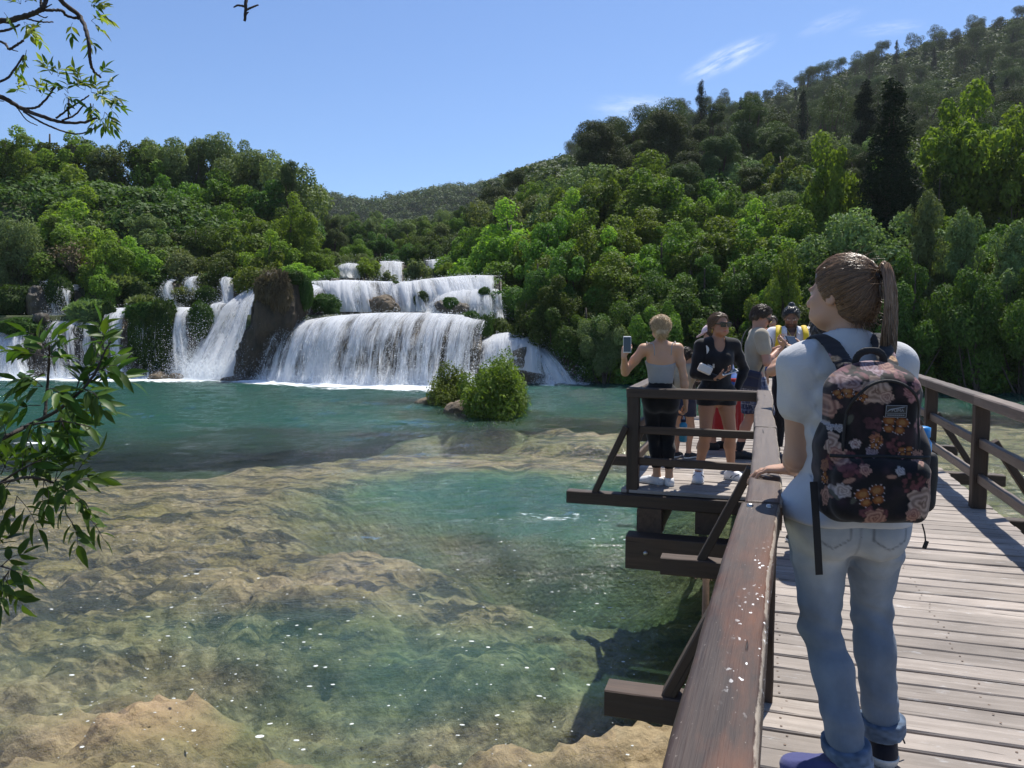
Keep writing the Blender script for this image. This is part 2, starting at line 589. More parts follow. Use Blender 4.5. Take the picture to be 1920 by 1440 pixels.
def land_h(X, Y):
    X, Y = np.broadcast_arrays(np.asarray(X, float), np.asarray(Y, float))
    n1 = fbm(X * .12, Y * .12, 3.0, 3, 5)
    # river terraces on the left and middle
    y1 = np.where(X < -14, 42.3, 39.9) + n1 * .3
    zr = -0.6 + 3.9 * sstep(-.45, .45, Y - y1)
    zr = zr + 1.5 * sstep(-.5, .5, Y - (45.6 + n1 * .4)) + 1.5 * sstep(-1, 1, Y - 54) + np.clip(Y - 50, 0, 60) * .07
    xr = -.167 * Y
    dl = np.clip(xr - 5.5 - X, 0, None); dr = np.clip(X - (xr + 5.5), 0, None)
    zl = zr + np.where(Y > 45, 1, 0) * 8.0 * (1 - np.exp(-dl / 12)) * sstep(44, 62, Y)
    # right bank
    ys = shore_y(X)
    zb = -.5 + np.clip(Y - ys + .6, -1, None) * .42
    zrt = 1.6 + np.clip(Y - 30, 0, 62) * .17 + 9 * (1 - np.exp(-dr / 15)) * sstep(36, 70, Y)
    zb = np.minimum(zb, zrt + n1 * .5)
    t = sstep(-2.0, 1.5, X - np.interp(Y, [36, 44, 60, 90, 200], [0, 0, -3, -8, -10]))
    z = zl * (1 - t) + zb * t
    # the big hill to the right and its shoulder
    zc = np.clip(47 + .32 * X + 3.5 * fbm(X * .012, 4.0, 1.0, 3, 9), 22, 150)
    k = np.clip((Y - 92) / (250 - 92), 0, 1.25)
    z = z + np.where(Y > 92, np.minimum(k, 1 + (k - 1) * .1) * (zc - 19 - n1), 0)
    return z + .35 * n1 * sstep(44, 60, Y)


m = NT('soil_and_undergrowth')
v = m.world()
c = m.ramp(m.noise(v, .8, 6), [(.3, (.02, .03, .008)), (.5, (.04, .06, .014)), (.7, (.07, .07, .03))])
M_SOIL = m.done(m.bsdf(c, .95, m.bump(m.noise(v, 3, 5), .6, .2)))

m = NT('wet_travertine')
v = m.world((1, 1, .35))
n1_ = m.noise(v, 1.1, 6, .62)
c = m.ramp(n1_, [(.28, (.012, .011, .008)), (.45, (.05, .04, .026)), (.6, (.11, .085, .05)), (.75, (.035, .045, .014))])
M_WETROCK = m.done(m.bsdf(c, .45, m.bump(m.noise(m.world((2, 2, .6)), 2.2, 6, .65), .9, .25)))

m = NT('travertine')
v = m.world()
c = m.ramp(m.noise(v, 1.6, 7, .62), [(.25, (.035, .026, .015)), (.45, (.115, .085, .052)), (.62, (.2, .15, .095)), (.8, (.09, .07, .04))])
M_ROCK = m.done(m.bsdf(c, .85, m.bump(m.noise(v, 5, 8, .68), .9, .12)))


def terrain(name, xs, ys, drop=0.0, mat=None):
    X, Y = np.meshgrid(xs, ys, indexing='ij')
    Z = land_h(X, Y) - drop
    V = np.stack([X, Y, Z], -1).reshape(-1, 3)
    o = link(name, make_mesh(name, V, grid_mesh(len(xs), len(ys)), mat or M_SOIL))
    return tag(o, kind='structure')


xs = np.concatenate([np.arange(-46, -24, .6), np.arange(-24, 6, .3), np.arange(6, 48.1, .6)])
terrain('terrain', xs, np.concatenate([np.arange(26, 37, .6), np.arange(37, 48, .25), np.arange(48, 64, .6)]))
terrain('hill', np.arange(-170, 240, 4.0), np.concatenate([np.arange(62, 96, 3.0), np.arange(96, 330, 5.0)]), .35)
# far ridge closing the valley
X, Y = np.meshgrid(np.arange(-330, 140, 8.0), np.arange(300, 470, 8.0), indexing='ij')
crest = np.interp(X, [-330, -114, -92, -78, -66, -50, -36, -10, 140], [84, 72, 70, 67, 67, 69, 73, 75, 70])
Z = crest * sstep(290, 425, Y) - np.clip(Y - 430, 0, None) * .15 + 3 * fbm(X * .02, Y * .02, 0, 3, 2)
tag(link('far_hill', make_mesh('far_hill', np.stack([X, Y, Z], -1).reshape(-1, 3), grid_mesh(*X.shape), M_SOIL)), kind='structure')
FAR_HILL = (X[:, 0], Y[0], Z)

# ---- the river bed: depth field
def spot(px, py, rx, ry, rot=0.0):
    p = on_plane(px, py); return (p[0], p[1], rx, ry, rot)


DEEP = [(spot(880, 925, 2.3, 2.0), 1.9), (spot(1120, 960, 1.6, 1.8), 1.3), (spot(820, 1090, 1.2, .6), .2), (spot(560, 1200, 2.0, .9), .28),
        (spot(760, 1290, 1.5, .7), .36), (spot(1010, 1250, 1.3, .8), .25), (spot(640, 1210, 1.2, .9), .2), (spot(420, 1180, .9, .5), .3), (spot(1180, 1130, .9, .9), .4)]
HIGH = [(spot(700, 1080, 1.9, .55), .26), (spot(900, 1150, .8, .35), .3), (spot(760, 1015, 1.6, .5), .4), (spot(640, 890, 3.0, 1.6), .3),
        (spot(1000, 862, 2.6, 1.1), .55), (spot(430, 950, 4.5, 3.0), .1), (spot(640, 812, 2.6, .5), .5), (spot(760, 850, 3, .8), .55), (spot(1180, 800, 2.0, 1.2), .9),
        (spot(1750, 790, 3.4, 1.6), .8), (spot(1850, 850, 2.0, .8), .6), (spot(1850, 750, 5, 1.6), .8), (spot(880, 750, 3.0, 1.6), 1.3), (spot(700, 755, 3.5, .9), .7), (spot(860, 775, 3.0, 1.0), 1.35)]
ROCKS = [(spot(270, 1310, .66, .46, .5), .62), (spot(140, 1370, .7, .30, .3), .42), (spot(330, 1380, .35, .2), .45), (spot(60, 1300, .5, .35), .42), (spot(700, 1415, .35, .2), .5), (spot(560, 1400, .4, .22), .48),
         (spot(960, 1400, .6, .3), .5), (spot(1200, 1370, .62, .55), .66), (spot(1330, 1400, .7, .6), .6), (spot(1100, 1400, .4, .3), .5), (spot(820, 1445, .7, .25), .5), (spot(250, 1440, .7, .25), .5),
         (spot(230, 1250, .5, .25, .3), .3)]


def gau(X, Y, s):
    dx, dy = X - s[0], Y - s[1]
    c_, s_ = math.cos(s[4]), math.sin(s[4])
    return (dx * c_ + dy * s_) / s[2], (-dx * s_ + dy * c_) / s[3]


def bed_h(X, Y):
    wx = fbm(X * .45, Y * .45, 1.0, 3, 21); wy = fbm(X * .45, Y * .45, 9.0, 3, 22)
    Xw, Yw = X + wx * .5 * np.clip(Y / 10, .35, 2), Y + wy * .5 * np.clip(Y / 10, .35, 2)
    edge = np.interp(Xw, [-25, -9, -5, -2, 0, 3, 8, 40], [17.5, 15.6, 16.2, 18.5, 20.5, 21, 22, 24])
    d = .25 + .17 * (1 - sstep(6, 8.5, Y)) + .01 * np.clip(Y - 6, 0, 6) + .3 * sstep(-1, 1.5, Yw - edge) + 1.5 * sstep(-.5, 6.5, Yw - edge) + .22 * sstep(4.5, 9, Yw) * sstep(-3.5, .5, Xw)
    for s, a in DEEP:
        q = gau(Xw, Yw, s); d = d + a * np.exp(-(q[0] ** 2 + q[1] ** 2))
    for s, a in HIGH:
        q = gau(Xw, Yw, s); d = d - a * np.exp(-(q[0] ** 2 + q[1] ** 2) ** 1.5)
    d = np.maximum(d, .1 + .12 * sstep(8, 11, Y) + .05 * vnoise(X * 2, Y * 2, 0, 4))
    r = np.zeros_like(d)
    for s, a in ROCKS:
        q = gau(X + wx * .22, Y + wy * .22, s); r = np.maximum(r, .74 * a * np.exp(-(q[0] ** 2 + q[1] ** 2) ** 2.2))
    nz = fbm(X * 1.3, Y * 1.3, 0, 5, 31, .55)
    cob = np.abs(vnoise(X * 2.6, Y * 2.6, 5, 33)) + .5 * np.abs(vnoise(X * 6, Y * 6, 5, 34))
    near = 1 - sstep(9, 16, Y)
    flat = 1 - .55 * sstep(6.0, 8.5, Y)
    z = -d + r * (1 + .18 * nz) + .075 * nz * flat + .09 * cob * near + .03 * vnoise(X * 14, Y * 14, 2, 35) * near
    z = np.where(Y > 9, np.minimum(z, -.13 + .05 * nz), z)
    z = np.minimum(z, .004 + .02 * nz + .02 * vnoise(X * 14, Y * 14, 2, 36))
    rid = 1 - np.abs(fbm(X * 2.1, Y * 2.1, 4, 3, 61)); fine_ = fbm(X * 8, Y * 8, 1, 3, 62, .6)
    z = z + near * (.03 * (rid - .7) + .028 * fine_ - .05 * sstep(.35, .6, vnoise(X * 5, Y * 5, 6, 63)))
    z = z + .12 * np.minimum(vnoise(X * 3.2, Y * 3.2, 8, 37), 0) * near + 0.05 * vnoise(X * 30, Y * 30, 2, 38) * np.where(Y < 7, .35, 0)
    bank = sstep(-1.0, 1.2, Y - shore_y(X)); return z - bank * .6


xs = np.concatenate([np.arange(-48, -14, .6), np.arange(-14, -6, .25), np.arange(-6, 3.5, .055), np.arange(3.5, 12, .25), np.arange(12, 46, .6)])
ys = np.concatenate([np.arange(-4, 2.6, .4), np.arange(2.6, 8, .055), np.arange(8, 14, .12), np.arange(14, 24, .25), np.arange(24, 43, .5)])
X, Y = np.meshgrid(xs, ys, indexing='ij'); Zb = bed_h(X, Y)

m = NT('river_bed_travertine')
v = m.world()
big = m.noise(v, .7, 5, .6)
fine = m.noise(v, 6, 8, .7)
mid = m.noise(v, 2.3, 7, .68, .4)
c = m.ramp(fine, [(.28, (.055, .044, .020)), (.42, (.19, .152, .082)), (.56, (.34, .275, .16)), (.75, (.50, .41, .25))])
c = m.mix(m.ramp(big, [(.42, 0.0), (.62, .8)]), c, m.mix(fine, (.10, .09, .025), (.30, .255, .085)), 'MIX')
weed = m.ramp(m.noise(m.world((.6, 1.8, 1)), 1.7, 8, .68, .5), [(.49, 0.0), (.55, 1.0)])
weed = m.math('MAXIMUM', weed, m.math('MULTIPLY', m.ramp(mid, [(.36, 1.0), (.44, 0.0)]), .8))
c = m.mix(m.math('MULTIPLY', m.attr('slab'), .65), c, m.mix(fine, (.24, .15, .07), (.60, .43, .25)))
weed = m.math('MULTIPLY', weed, m.math('MULTIPLY', m.attr('weedy'), m.math('SUBTRACT', 1.0, m.attr('slab'))))
c = m.mix(m.math('MULTIPLY', weed, .92), c, (.014, .018, .014))
c = m.mix(m.ramp(m.attr('deep'), [(.0, 0.0), (1.0, .5)]), c, (.26, .27, .15))
h = m.math('ADD', m.noise(v, 9, 8, .7), m.math('MULTIPLY', m.voro(v, 14, 'SMOOTH_F1'), .5))
M_BED = m.done(m.bsdf(c, .8, m.bump(h, 1.0, .05)))
V = np.stack([X, Y, Zb], -1).reshape(-1, 3)
tag(link('river_bed_terrain', make_mesh('river_bed_terrain', V, grid_mesh(len(xs), len(ys)), M_BED,
    attrs={'slab': np.max([np.exp(-(q_[0] ** 2 + q_[1] ** 2) ** 2) * w_ for q_, w_ in ((gau(X, Y, ROCKS[0][0]), 1.0), (gau(X, Y, ROCKS[1][0]), .6), (gau(X, Y, ROCKS[7][0]), .5), (gau(X, Y, ROCKS[6][0]), .4))], axis=0).ravel(), 'weedy': (sstep(-.02, -.2, Zb) * (.35 + .65 * sstep(6.2, 7.6, Y) * (1 - sstep(-.42, -.75, Zb)))).ravel(), 'deep': sstep(-.6, -1.8, Zb).ravel()})), kind='structure')

# ---- water surface: tinted clear water whose turbidity grows with the depth under it
xw = np.concatenate([np.arange(-48, -12, .5), np.arange(-12, 10, .12), np.arange(10, 46, .5)])
yw = np.concatenate([np.arange(-4, 2.6, .4), np.arange(2.6, 14, .1), np.arange(14, 24, .18), np.arange(24, 43.5, .22)])
X, Y = np.meshgrid(xw, yw, indexing='ij')
Zb = bed_h(X, Y)
dep = np.clip(-Zb, 0, 4)
amp = .006 + .016 * sstep(5, 12, Y) + .03 * sstep(12, 24, Y)
Zw = amp * (fbm(X * .9 + Y * .3, Y * 2.4 - X * .5, 0, 3, 51) + .5 * vnoise(X * 2.6, Y * 5.5, 3, 52))
sy = shore_y(X)
fb = np.interp(X, [-30, -14, -12.4, -10, -8, -6, -3, -1], [40.2, 39.6, 38.6, 37.2, 36.3, 35.7, 35.3, 35.2])
foam_glint = np.where(X < -.8, np.clip(1.3 - np.clip(fb - Y, 0, 99) / 3.2, 0, 1.3), np.clip(1.1 - np.hypot(X - 2.6, (Y - 36.6)) / 2.4, 0, 1.2))
foam_glint = foam_glint * sstep(-60, -45, X)
streak = fbm(X * .5, Y * 2.2, 4, 4, 55)
foam_glint = foam_glint + .40 * np.exp(-((Y - 33.5 - streak) / 2.6) ** 2) * (X < 2) * np.clip(streak + .25, 0, 1)
for (px, py, rx, ry, a) in ((330, 760, 9, 3.0, .42), (700, 745, 7, 2.2, .4), (250, 800, 7, 2.0, .36), (560, 800, 4, 1.6, .3), (1080, 990, 1.2, .8, .4), (110, 835, 3.2, .8, .75), (30, 830, 3, .8, .75), (930, 950, 1.6, 1.3, .45), (1080, 960, 1.6, 1.0, .6), (1150, 740, 5, 1.6, .35), (620, 735, 8, 1.8, .35), (1850, 785, 3, 1.2, .4), (250, 745, 5, 2, .3)):
    p = on_plane(px, py); q = ((X - p[0]) / rx) ** 2 + ((Y - p[1]) / ry) ** 2
    foam_glint = foam_glint + .62 * a * np.exp(-q) * np.clip(.5 + streak * 1.2, 0, 1)  # some of these patches are sun glints on ripples, painted as foam

m = NT('clear_river_water')
g = m.n('NewGeometry')
depth = m.attr('depth')
pos = m.world((1, 1, 0))
w1 = m.noise(m.world((.55, 1.7, 1), (0, 0, .25)), 2.0, 4, .55, .6)
w2 = m.noise(m.world((1.0, 2.2, 1), (0, 0, -.2)), 6.5, 4, .6, .5)
w3 = m.noise(m.world((1.0, 1.9, 1), (0, 0, .5)), 19, 3, .6)
h = m.math('ADD', m.math('ADD', m.math('MULTIPLY', w1, 1.0), m.math('MULTIPLY', w2, .34)), m.math('MULTIPLY', w3, .13))
rough_w = m.attr('chop')
nb = m.n('Bump'); m.set(nb.inputs['Height'], h); m.set(nb.inputs['Strength'], rough_w); m.set(nb.inputs['Distance'], .16)
nrm_w = nb.outputs[0]
# body: clear water with suspended lime; more of it in the line of sight = more turquoise
mk = m.math('SUBTRACT', 1.0, m.math('EXPONENT', m.math('MULTIPLY', m.math('POWER', depth, 1.6), -.26)), clamp=True)
body_c = m.ramp(m.math('DIVIDE', depth, 3.0), [(0.0, (.09, .12, .06)), (.25, (.075, .14, .085)), (.6, (.032, .122, .085)), (1.0, (.014, .074, .070))])
body = m.n('BsdfDiffuse'); m.set(body.inputs['Color'], body_c); m.set(body.inputs['Normal'], nrm_w)
tr = m.n('BsdfTransparent')
m.set(tr.inputs['Color'], m.ramp(m.math('DIVIDE', depth, 3.0), [(0, (1, 1, 1)), (.1, (.95, .98, .95)), (.2, (.84, .95, .88)), (.45, (.52, .80, .68)), (1, (.16, .48, .43))]))
under = m.shmix(mk, tr.outputs[0], body.outputs[0])
gl = m.n('BsdfGlossy'); m.set(gl.inputs['Roughness'], .07); m.set(gl.inputs['Normal'], nrm_w); m.set(gl.inputs['Color'], (1, 1, 1))
fr = m.n('Fresnel'); m.set(fr.inputs['IOR'], 1.333); m.set(fr.inputs['Normal'], nrm_w)
wet = m.shmix(m.math('MULTIPLY', fr.outputs[0], .9), under, gl.outputs[0])
fn = m.math('ADD', m.math('MULTIPLY', m.noise(m.world((1.1, 3.2, 1)), 2.2, 7, .7), .6), m.math('MULTIPLY', m.noise(m.world((1.0, 2.6, 1)), 9, 5, .7), .4))
fn = m.math('MULTIPLY_ADD', m.math('SUBTRACT', fn, .5), 1.9, .5)
fm = m.math('ADD', m.attr('foam'), m.math('SUBTRACT', fn, .5))  # real foam and the painted sun glints share this white mask
fmask = m.ramp(fm, [(.66, 0.0), (.84, 1.0)])
fd = m.n('BsdfDiffuse'); m.set(fd.inputs['Color'], (.86, .89, .9))
M_WATER = m.done(m.shmix(fmask, wet, fd.outputs[0]))
V = np.stack([X, Y, Zw], -1).reshape(-1, 3)
chop = .24 + .55 * sstep(5, 12, Y) + .45 * sstep(14, 24, Y)
tag(link('river_water', make_mesh('river_water', V, grid_mesh(len(xw), len(yw)), M_WATER, attrs={'depth': dep.ravel(), 'foam': foam_glint.ravel(), 'chop': chop.ravel()})), kind='structure')

# ------------------------------------------------------------------ waterfalls
m = NT('falling_water')
uv = m.n('Attribute'); uv.attribute_name = 'fall_uv'
mp = m.n('Mapping'); m.set(mp.inputs[0], uv.outputs['Vector']); mp.inputs['Scale'].default_value = (4.2, .34, 1)
mp2 = m.n('Mapping'); m.set(mp2.inputs[0], uv.outputs['Vector']); mp2.inputs['Scale'].default_value = (13.0, 1.5, 1)
mp3 = m.n('Mapping'); m.set(mp3.inputs[0], uv.outputs['Vector']); mp3.inputs['Scale'].default_value = (1.1, .22, 1)
na = m.noise(mp.outputs[0], 1.0, 5, .62, .3); nb_ = m.noise(mp2.outputs[0], 1.0, 5, .7, .5); nc = m.noise(mp3.outputs[0], 1.0, 2, .5)
d_ = m.math('ADD', m.math('ADD', m.math('MULTIPLY', na, .42), m.math('MULTIPLY', nb_, .38)), m.math('MULTIPLY', nc, .35))
al = m.math('ADD', d_, m.attr('thick'))
alpha = m.ramp(al, [(.58, 0.0), (.72, 1.0)])
df = m.n('BsdfDiffuse'); m.set(df.inputs['Color'], (.93, .95, .97))
tl = m.n('BsdfTranslucent'); m.set(tl.inputs['Color'], (.97, .98, 1.0))
bp = m.bump(m.math('ADD', na, m.math('MULTIPLY', nb_, .8)), .9, .12)
m.set(df.inputs['Normal'], bp); m.set(tl.inputs['Normal'], bp)
tp = m.n('BsdfTransparent')
M_FALL = m.done(m.shmix(alpha, tp.outputs[0], m.shmix(.58, df.outputs[0], tl.outputs[0])))

m = NT('water_spray')
df = m.n('BsdfDiffuse'); m.set(df.inputs['Color'], (.9, .92, .94))
tl = m.n('BsdfTranslucent'); m.set(tl.inputs['Color'], (.85, .9, .94))
M_SPRAY = m.done(m.shmix(.5, df.outputs[0], tl.outputs[0]))


def specks(P, size, seed=0):
    """small tumbling flakes of white water at points P"""
    r = np.random.default_rng(seed)
    n = len(P); a = nrm(r.normal(size=(n, 3))); b = nrm(np.cross(a, r.normal(size=(n, 3))))
    s = size * r.uniform(.5, 1.5, (n, 1)) * r.uniform(.6, 1.0, (n, 1))
    V = np.stack([P - a * s, P - b * s * .55, P + a * s, P + b * s * .55], 1).reshape(-1, 3)
    return V, np.arange(4 * n).reshape(-1, 4)


def curtain(label, crest, base, thick=.12, bulge=.6, seed=0, layers=3, spray=900, lip=.9, cliff=True, wob=.16, splash=1.0, power=1.7):
    crest, base = np.array(crest), np.array(base)
    Lc = np.linalg.norm(np.diff(crest, axis=0), axis=1).sum(); H = float((crest[:, 2].mean() - base[:, 2].mean()))
    Lb = np.linalg.norm(np.diff(base, axis=0), axis=1).sum()
    nu = int(np.clip(max(Lc, Lb) / .09, 8, 190)); nv = int(np.clip((H + lip) / .1, 10, 60))
    C, Bp = smooth_line(crest, nu), smooth_line(base, nu)
    root = empty('waterfall', base.mean(0), label=label, cat='waterfall')
    r = np.random.default_rng(seed + 100)
    v = np.linspace(-lip / (H + lip), 1, nv)[None]
    vv = np.clip(v, 0, 1)
    ul = np.linspace(0, max(Lc, Lb), nu)

    def sheet(off, sd, amp):
        lobes = fbm(ul * .55, seed * 1.3, 7, 2, seed + 60)[:, None]
        t = vv ** .75
        drop = vv ** power * .72 + vv * .28
        P = C[:, None] * (1 - t[..., None]) + Bp[:, None] * t[..., None]
        P[..., 2] = C[:, None, 2] + (Bp[:, None, 2] - C[:, None, 2]) * drop
        P[..., 1] += np.where(v < 0, -v * (H + lip), 0)
        P[..., 2] += np.where(v < 0, -v * .06, 0)
        P[..., 1] -= (bulge * (1 + .9 * lobes)) * np.sin(vv * math.pi) * .5 + off * (.3 + .7 * np.clip(vv * 3, 0, 1))
        uu = np.repeat(ul[:, None], nv, 1); vl = np.repeat(v, nu, 0) * (H + lip)
        d = fbm(uu * 1.6, vl * .28, sd, 3, seed) + .5 * vnoise(uu * 5, vl * .8, sd, seed + 3)
        clump = np.abs(vnoise(uu * 1.2, vl * .10, sd + 5, seed + 9))
        P[..., 1] -= amp * (d + 2.6 * clump) * np.clip(vv * 4 + .15, 0, 1)
        P[..., 0] += .06 * vnoise(uu * 3, vl * .9, sd + 2, seed + 6)
        # ragged side edges
        return P, uu, vl, clump
    V, F, U, T, k = [], [], [], [], 0
    for L in range(layers):
        P, uu, vl, clump = sheet(L * .14, 3.3 * L, wob * (1 + .5 * L))
        th = thick - .085 - .03 * L + .25 * clump - .16 * np.clip(1 - np.minimum(np.arange(nu), nu - 1 - np.arange(nu)) / (nu * max(.12, min(.3, .5 / Lb))), 0, 1)[:, None]
        th = th + .10 * np.clip(1 - vv * 4, 0, 1) + .10 * np.clip(vv * 6 - 5, 0, 1)
        V.append(P.reshape(-1, 3)); F.append(grid_mesh(nu, nv) + k); k += nu * nv
        U.append(np.stack([uu + 7.7 * L + seed * 3.1, vl + 3.3 * L], -1).reshape(-1, 2)); T.append(th.ravel())
    world_child('water_sheet', np.concatenate(V), F, M_FALL, root, attrs={'fall_uv': np.concatenate(U), 'thick': np.concatenate(T)})
    if cliff:
        P, uu, vl, _ = sheet(-.55, 1.1, .22)
        P[..., 1] += .35; P[..., 2] -= .12
        P[..., 1] += .22 * fbm(uu * 1.3, vl * 1.3, 4, 4, seed + 40)
        # closed at the back so that it has thickness
        V2 = P.reshape(-1, 3); Bk = V2 + np.array([0, 1.2, -.1])
        q = grid_mesh(nu, nv)
        e1 = np.arange(nv - 1); e2 = e1 + (nu - 1) * nv; n_ = nu * nv
        side = np.concatenate([np.stack([e1, e1 + 1, e1 + 1 + n_, e1 + n_], -1), np.stack([e2 + 1, e2, e2 + n_, e2 + 1 + n_], -1)])
        world_child('rock_face', np.concatenate([V2, Bk]), [q, q[:, ::-1] + n_, side], M_WETROCK, root)
    # spray
    i, j = r.integers(0, nu, spray), (nv * r.power(1.6, spray)).astype(int) % nv
    P, *_ = sheet(.2, 0, wob)
    Q = P[i, j] + r.normal(size=(spray, 3)) * np.array([.05, .08, .10]) - np.array([0, .08, 0])
    nb2 = int(spray * 1.2 * splash)
    i = r.integers(0, nu, nb2)
    S = Bp[i] + np.stack([r.normal(size=nb2) * .3, -np.abs(r.normal(size=nb2)) * .55, r.exponential(.26, nb2) * splash], -1)
    V, F = specks(np.concatenate([Q, S]), .023, seed)
    tag(world_child('spray', V, F, M_SPRAY, root, smooth=False), kind='stuff')
    return root


def A3(*t): return [at(*q) for q in t]
def B0(*t): return [on_plane(*q) + np.array([0, 0, .02]) for q in t]


curtain('broad white waterfall across the middle, the tallest unbroken lower drop into the pool', A3((548, 608, 40.3), (600, 596, 40.2), (680, 588, 40.0), (760, 586, 39.6), (830, 588, 39.3), (880, 593, 39.0), (912, 601, 38.7)),
        B0((488, 712), (550, 715), (640, 718), (720, 720), (800, 721), (850, 721), (893, 720)), thick=.085, bulge=1.0, seed=1, spray=13000, wob=.26)
curtain('white upper cascade pouring onto the shelf above the broad middle waterfall', A3((572, 528, 45), (640, 525, 45.2), (700, 527, 45.5), (760, 528, 45.5), (800, 523, 45.5), (870, 517, 45.5), (942, 516, 45)),
        A3((600, 585, 42.4), (660, 585, 42.4), (740, 585, 42.4), (800, 585, 42.3), (880, 586, 41.8), (938, 592, 41.2)), thick=.15, seed=2, spray=5000, wob=.2, bulge=.8)
curtain('rounded white cascade on the right half of the upper shelf above a small mossy rock', A3((826, 552, 43), (860, 540, 43.4), (905, 538, 43.4), (940, 545, 43)), A3((798, 588, 41.3), (850, 590, 41), (900, 593, 40.9), (945, 600, 40.6)), thick=.17, seed=3, spray=2200, bulge=1.0, cliff=False, power=1.2)
curtain('slanting white cascade between brown cliff and round moss mound', A3((572, 532, 44.2), (590, 534, 44), (612, 540, 43.8)), A3((514, 612, 40.6), (545, 606, 40.6), (590, 600, 41)), thick=.15, seed=4, spray=1500, bulge=.5, power=1.1)
curtain('pale greenish narrow waterfall high up behind the upper shelf', A3((712, 491, 55), (735, 490, 55), (756, 492, 55)), A3((716, 530, 50.5), (735, 530, 50.3), (754, 530, 50.3)), thick=.17, seed=5, spray=800)
curtain('thin row of white trickles high up to the right of the narrow pale fall', A3((798, 488, 57), (830, 487, 57), (868, 491, 57)), A3((798, 505, 55.5), (830, 505, 55.2), (872, 507, 55.2)), thick=.12, seed=6, spray=500)
curtain('small white fall high up between bushes left of the narrow pale fall', A3((632, 500, 53), (655, 494, 53), (676, 496, 53)), A3((632, 522, 51.5), (655, 522, 51.3), (678, 522, 51.3)), thick=.15, seed=7, spray=500)
curtain('low bulging white cascade right of the broad waterfall behind the island bushes', A3((905, 636, 38.6), (945, 624, 38.6), (985, 630, 38.3), (1008, 642, 38)), A3((900, 690, 37), (940, 690, 36.9), (985, 694, 36.8), (1016, 700, 36.6)), thick=.16, seed=8, spray=1800, bulge=1.2, power=1.2)
curtain('white chute running down to the pool under the dark right-hand trees', A3((985, 652, 38), (1005, 650, 38), (1022, 656, 37.8)), B0((1006, 718), (1045, 719), (1085, 719)), thick=.13, seed=9, spray=1500, bulge=.3, power=1.1)
curtain('thin slanted stream falling in the shade of the right-hand trees', A3((1046, 612, 39.6), (1058, 616, 39.4), (1070, 624, 39.2)), A3((1012, 668, 37.8), (1026, 672, 37.7), (1042, 680, 37.6)), thick=.06, seed=10, spray=600, bulge=.3, power=1.2)
# left group
curtain('foaming white waterfall at the left edge behind the leafy branch', A3((-70, 628, 43), (-20, 622, 43), (30, 622, 42.8), (64, 612, 42.8)), B0((-80, 709), (-30, 709), (20, 709), (72, 709)), thick=.15, seed=11, spray=3000, bulge=1.0)
curtain('thin veil of white water over dark rock just right of the left-edge fall', A3((96, 600, 43), (140, 600, 42.9), (192, 601, 42.8)), B0((94, 708), (145, 708), (198, 708)), thick=.035, seed=12, spray=2200)
curtain('narrow white waterfall left of the broad hanging moss curtain', A3((216, 578, 42.9), (232, 577, 42.9), (250, 577, 42.9)), B0((210, 708), (228, 708), (246, 708)), thick=.10, seed=13, spray=1200)
curtain('wispy strands of water over the front of the broad hanging moss curtain', A3((252, 590, 42.5), (290, 590, 42.4), (326, 590, 42.5)), B0((250, 709), (288, 709), (326, 709)), thick=-.06, seed=14, spray=700, cliff=False, bulge=1.4, layers=2)
curtain('narrow white waterfall right of the broad hanging moss curtain', A3((328, 577, 42.9), (346, 576, 42.9), (366, 578, 42.9)), B0((328, 708), (346, 708), (364, 708)), thick=.13, seed=15, spray=1400)
curtain('long white chute sweeping down leftwards from behind the brown cliff', A3((462, 548, 45), (476, 540, 44.8), (492, 538, 44.3)), B0((340, 708), (395, 710), (462, 711)), thick=.19, seed=16, spray=9000, bulge=-.6, power=1.05, splash=2.4)
curtain('short white fall in front of the shrubs, leftmost of the high falls', A3((316, 527, 46.5), (323, 524, 46.5), (332, 526, 46.5)), A3((306, 578, 44.4), (322, 578, 44.3), (340, 578, 44.3)), thick=.10, seed=17, spray=700)
curtain('faint veil of water under the shrubs, second of the high falls from the left', A3((358, 522, 46.8), (368, 518, 46.8), (380, 518, 46.8)), A3((350, 562, 44.9), (365, 562, 44.8), (382, 562, 44.8)), thick=.04, seed=18, spray=500)
curtain('tall thin fall splitting in two beside the green bank left of the brown cliff', A3((423, 521, 46.6), (433, 518, 46.6), (445, 521, 46.6)), A3((414, 572, 44.4), (430, 574, 44.3), (448, 596, 44.0)), thick=.07, seed=19, spray=700)
curtain('small white cascade over a rounded rock at the top of the long chute', A3((404, 570, 44.4), (418, 565, 44.4), (434, 568, 44.3)), A3((388, 618, 42.8), (408, 622, 42.6), (430, 620, 42.5)), thick=.13, seed=20, spray=900, bulge=.9)
curtain('thin stream beside a shaggy dark rock, leftmost of the upper trickles', A3((80, 529, 45.5), (90, 526, 45.5), (101, 528, 45.5)), A3((96, 602, 43.6), (108, 602, 43.5), (122, 602, 43.5)), thick=.06, seed=21, spray=600)
curtain('faint veil in the shade between two moss-covered mounds', A3((124, 532, 45.6), (134, 534, 45.6), (148, 545, 45.6)), A3((124, 600, 43.7), (138, 602, 43.6), (152, 602, 43.6)), thick=.0, seed=22, spray=400)

# ------------------------------------------------------------------ rocks
def rock_vol(lo, hi, h, prims, seed, amp=.18, freq=1.4, strat=.06, zf=1.0):
    v = Vol(lo, hi, h)
    for p in prims: v.ell(*p[:2], R=p[2] if len(p) > 2 else None, k=.35)
    v.disp(lambda x, y, z: amp * fbm(x * freq, y * freq, z * freq * zf, 4, seed, .55) + strat * vnoise(x * 1.2, y * 1.2, z * 5, seed + 7), band=.8)
    V, Q = v.mesh(); return V, Q


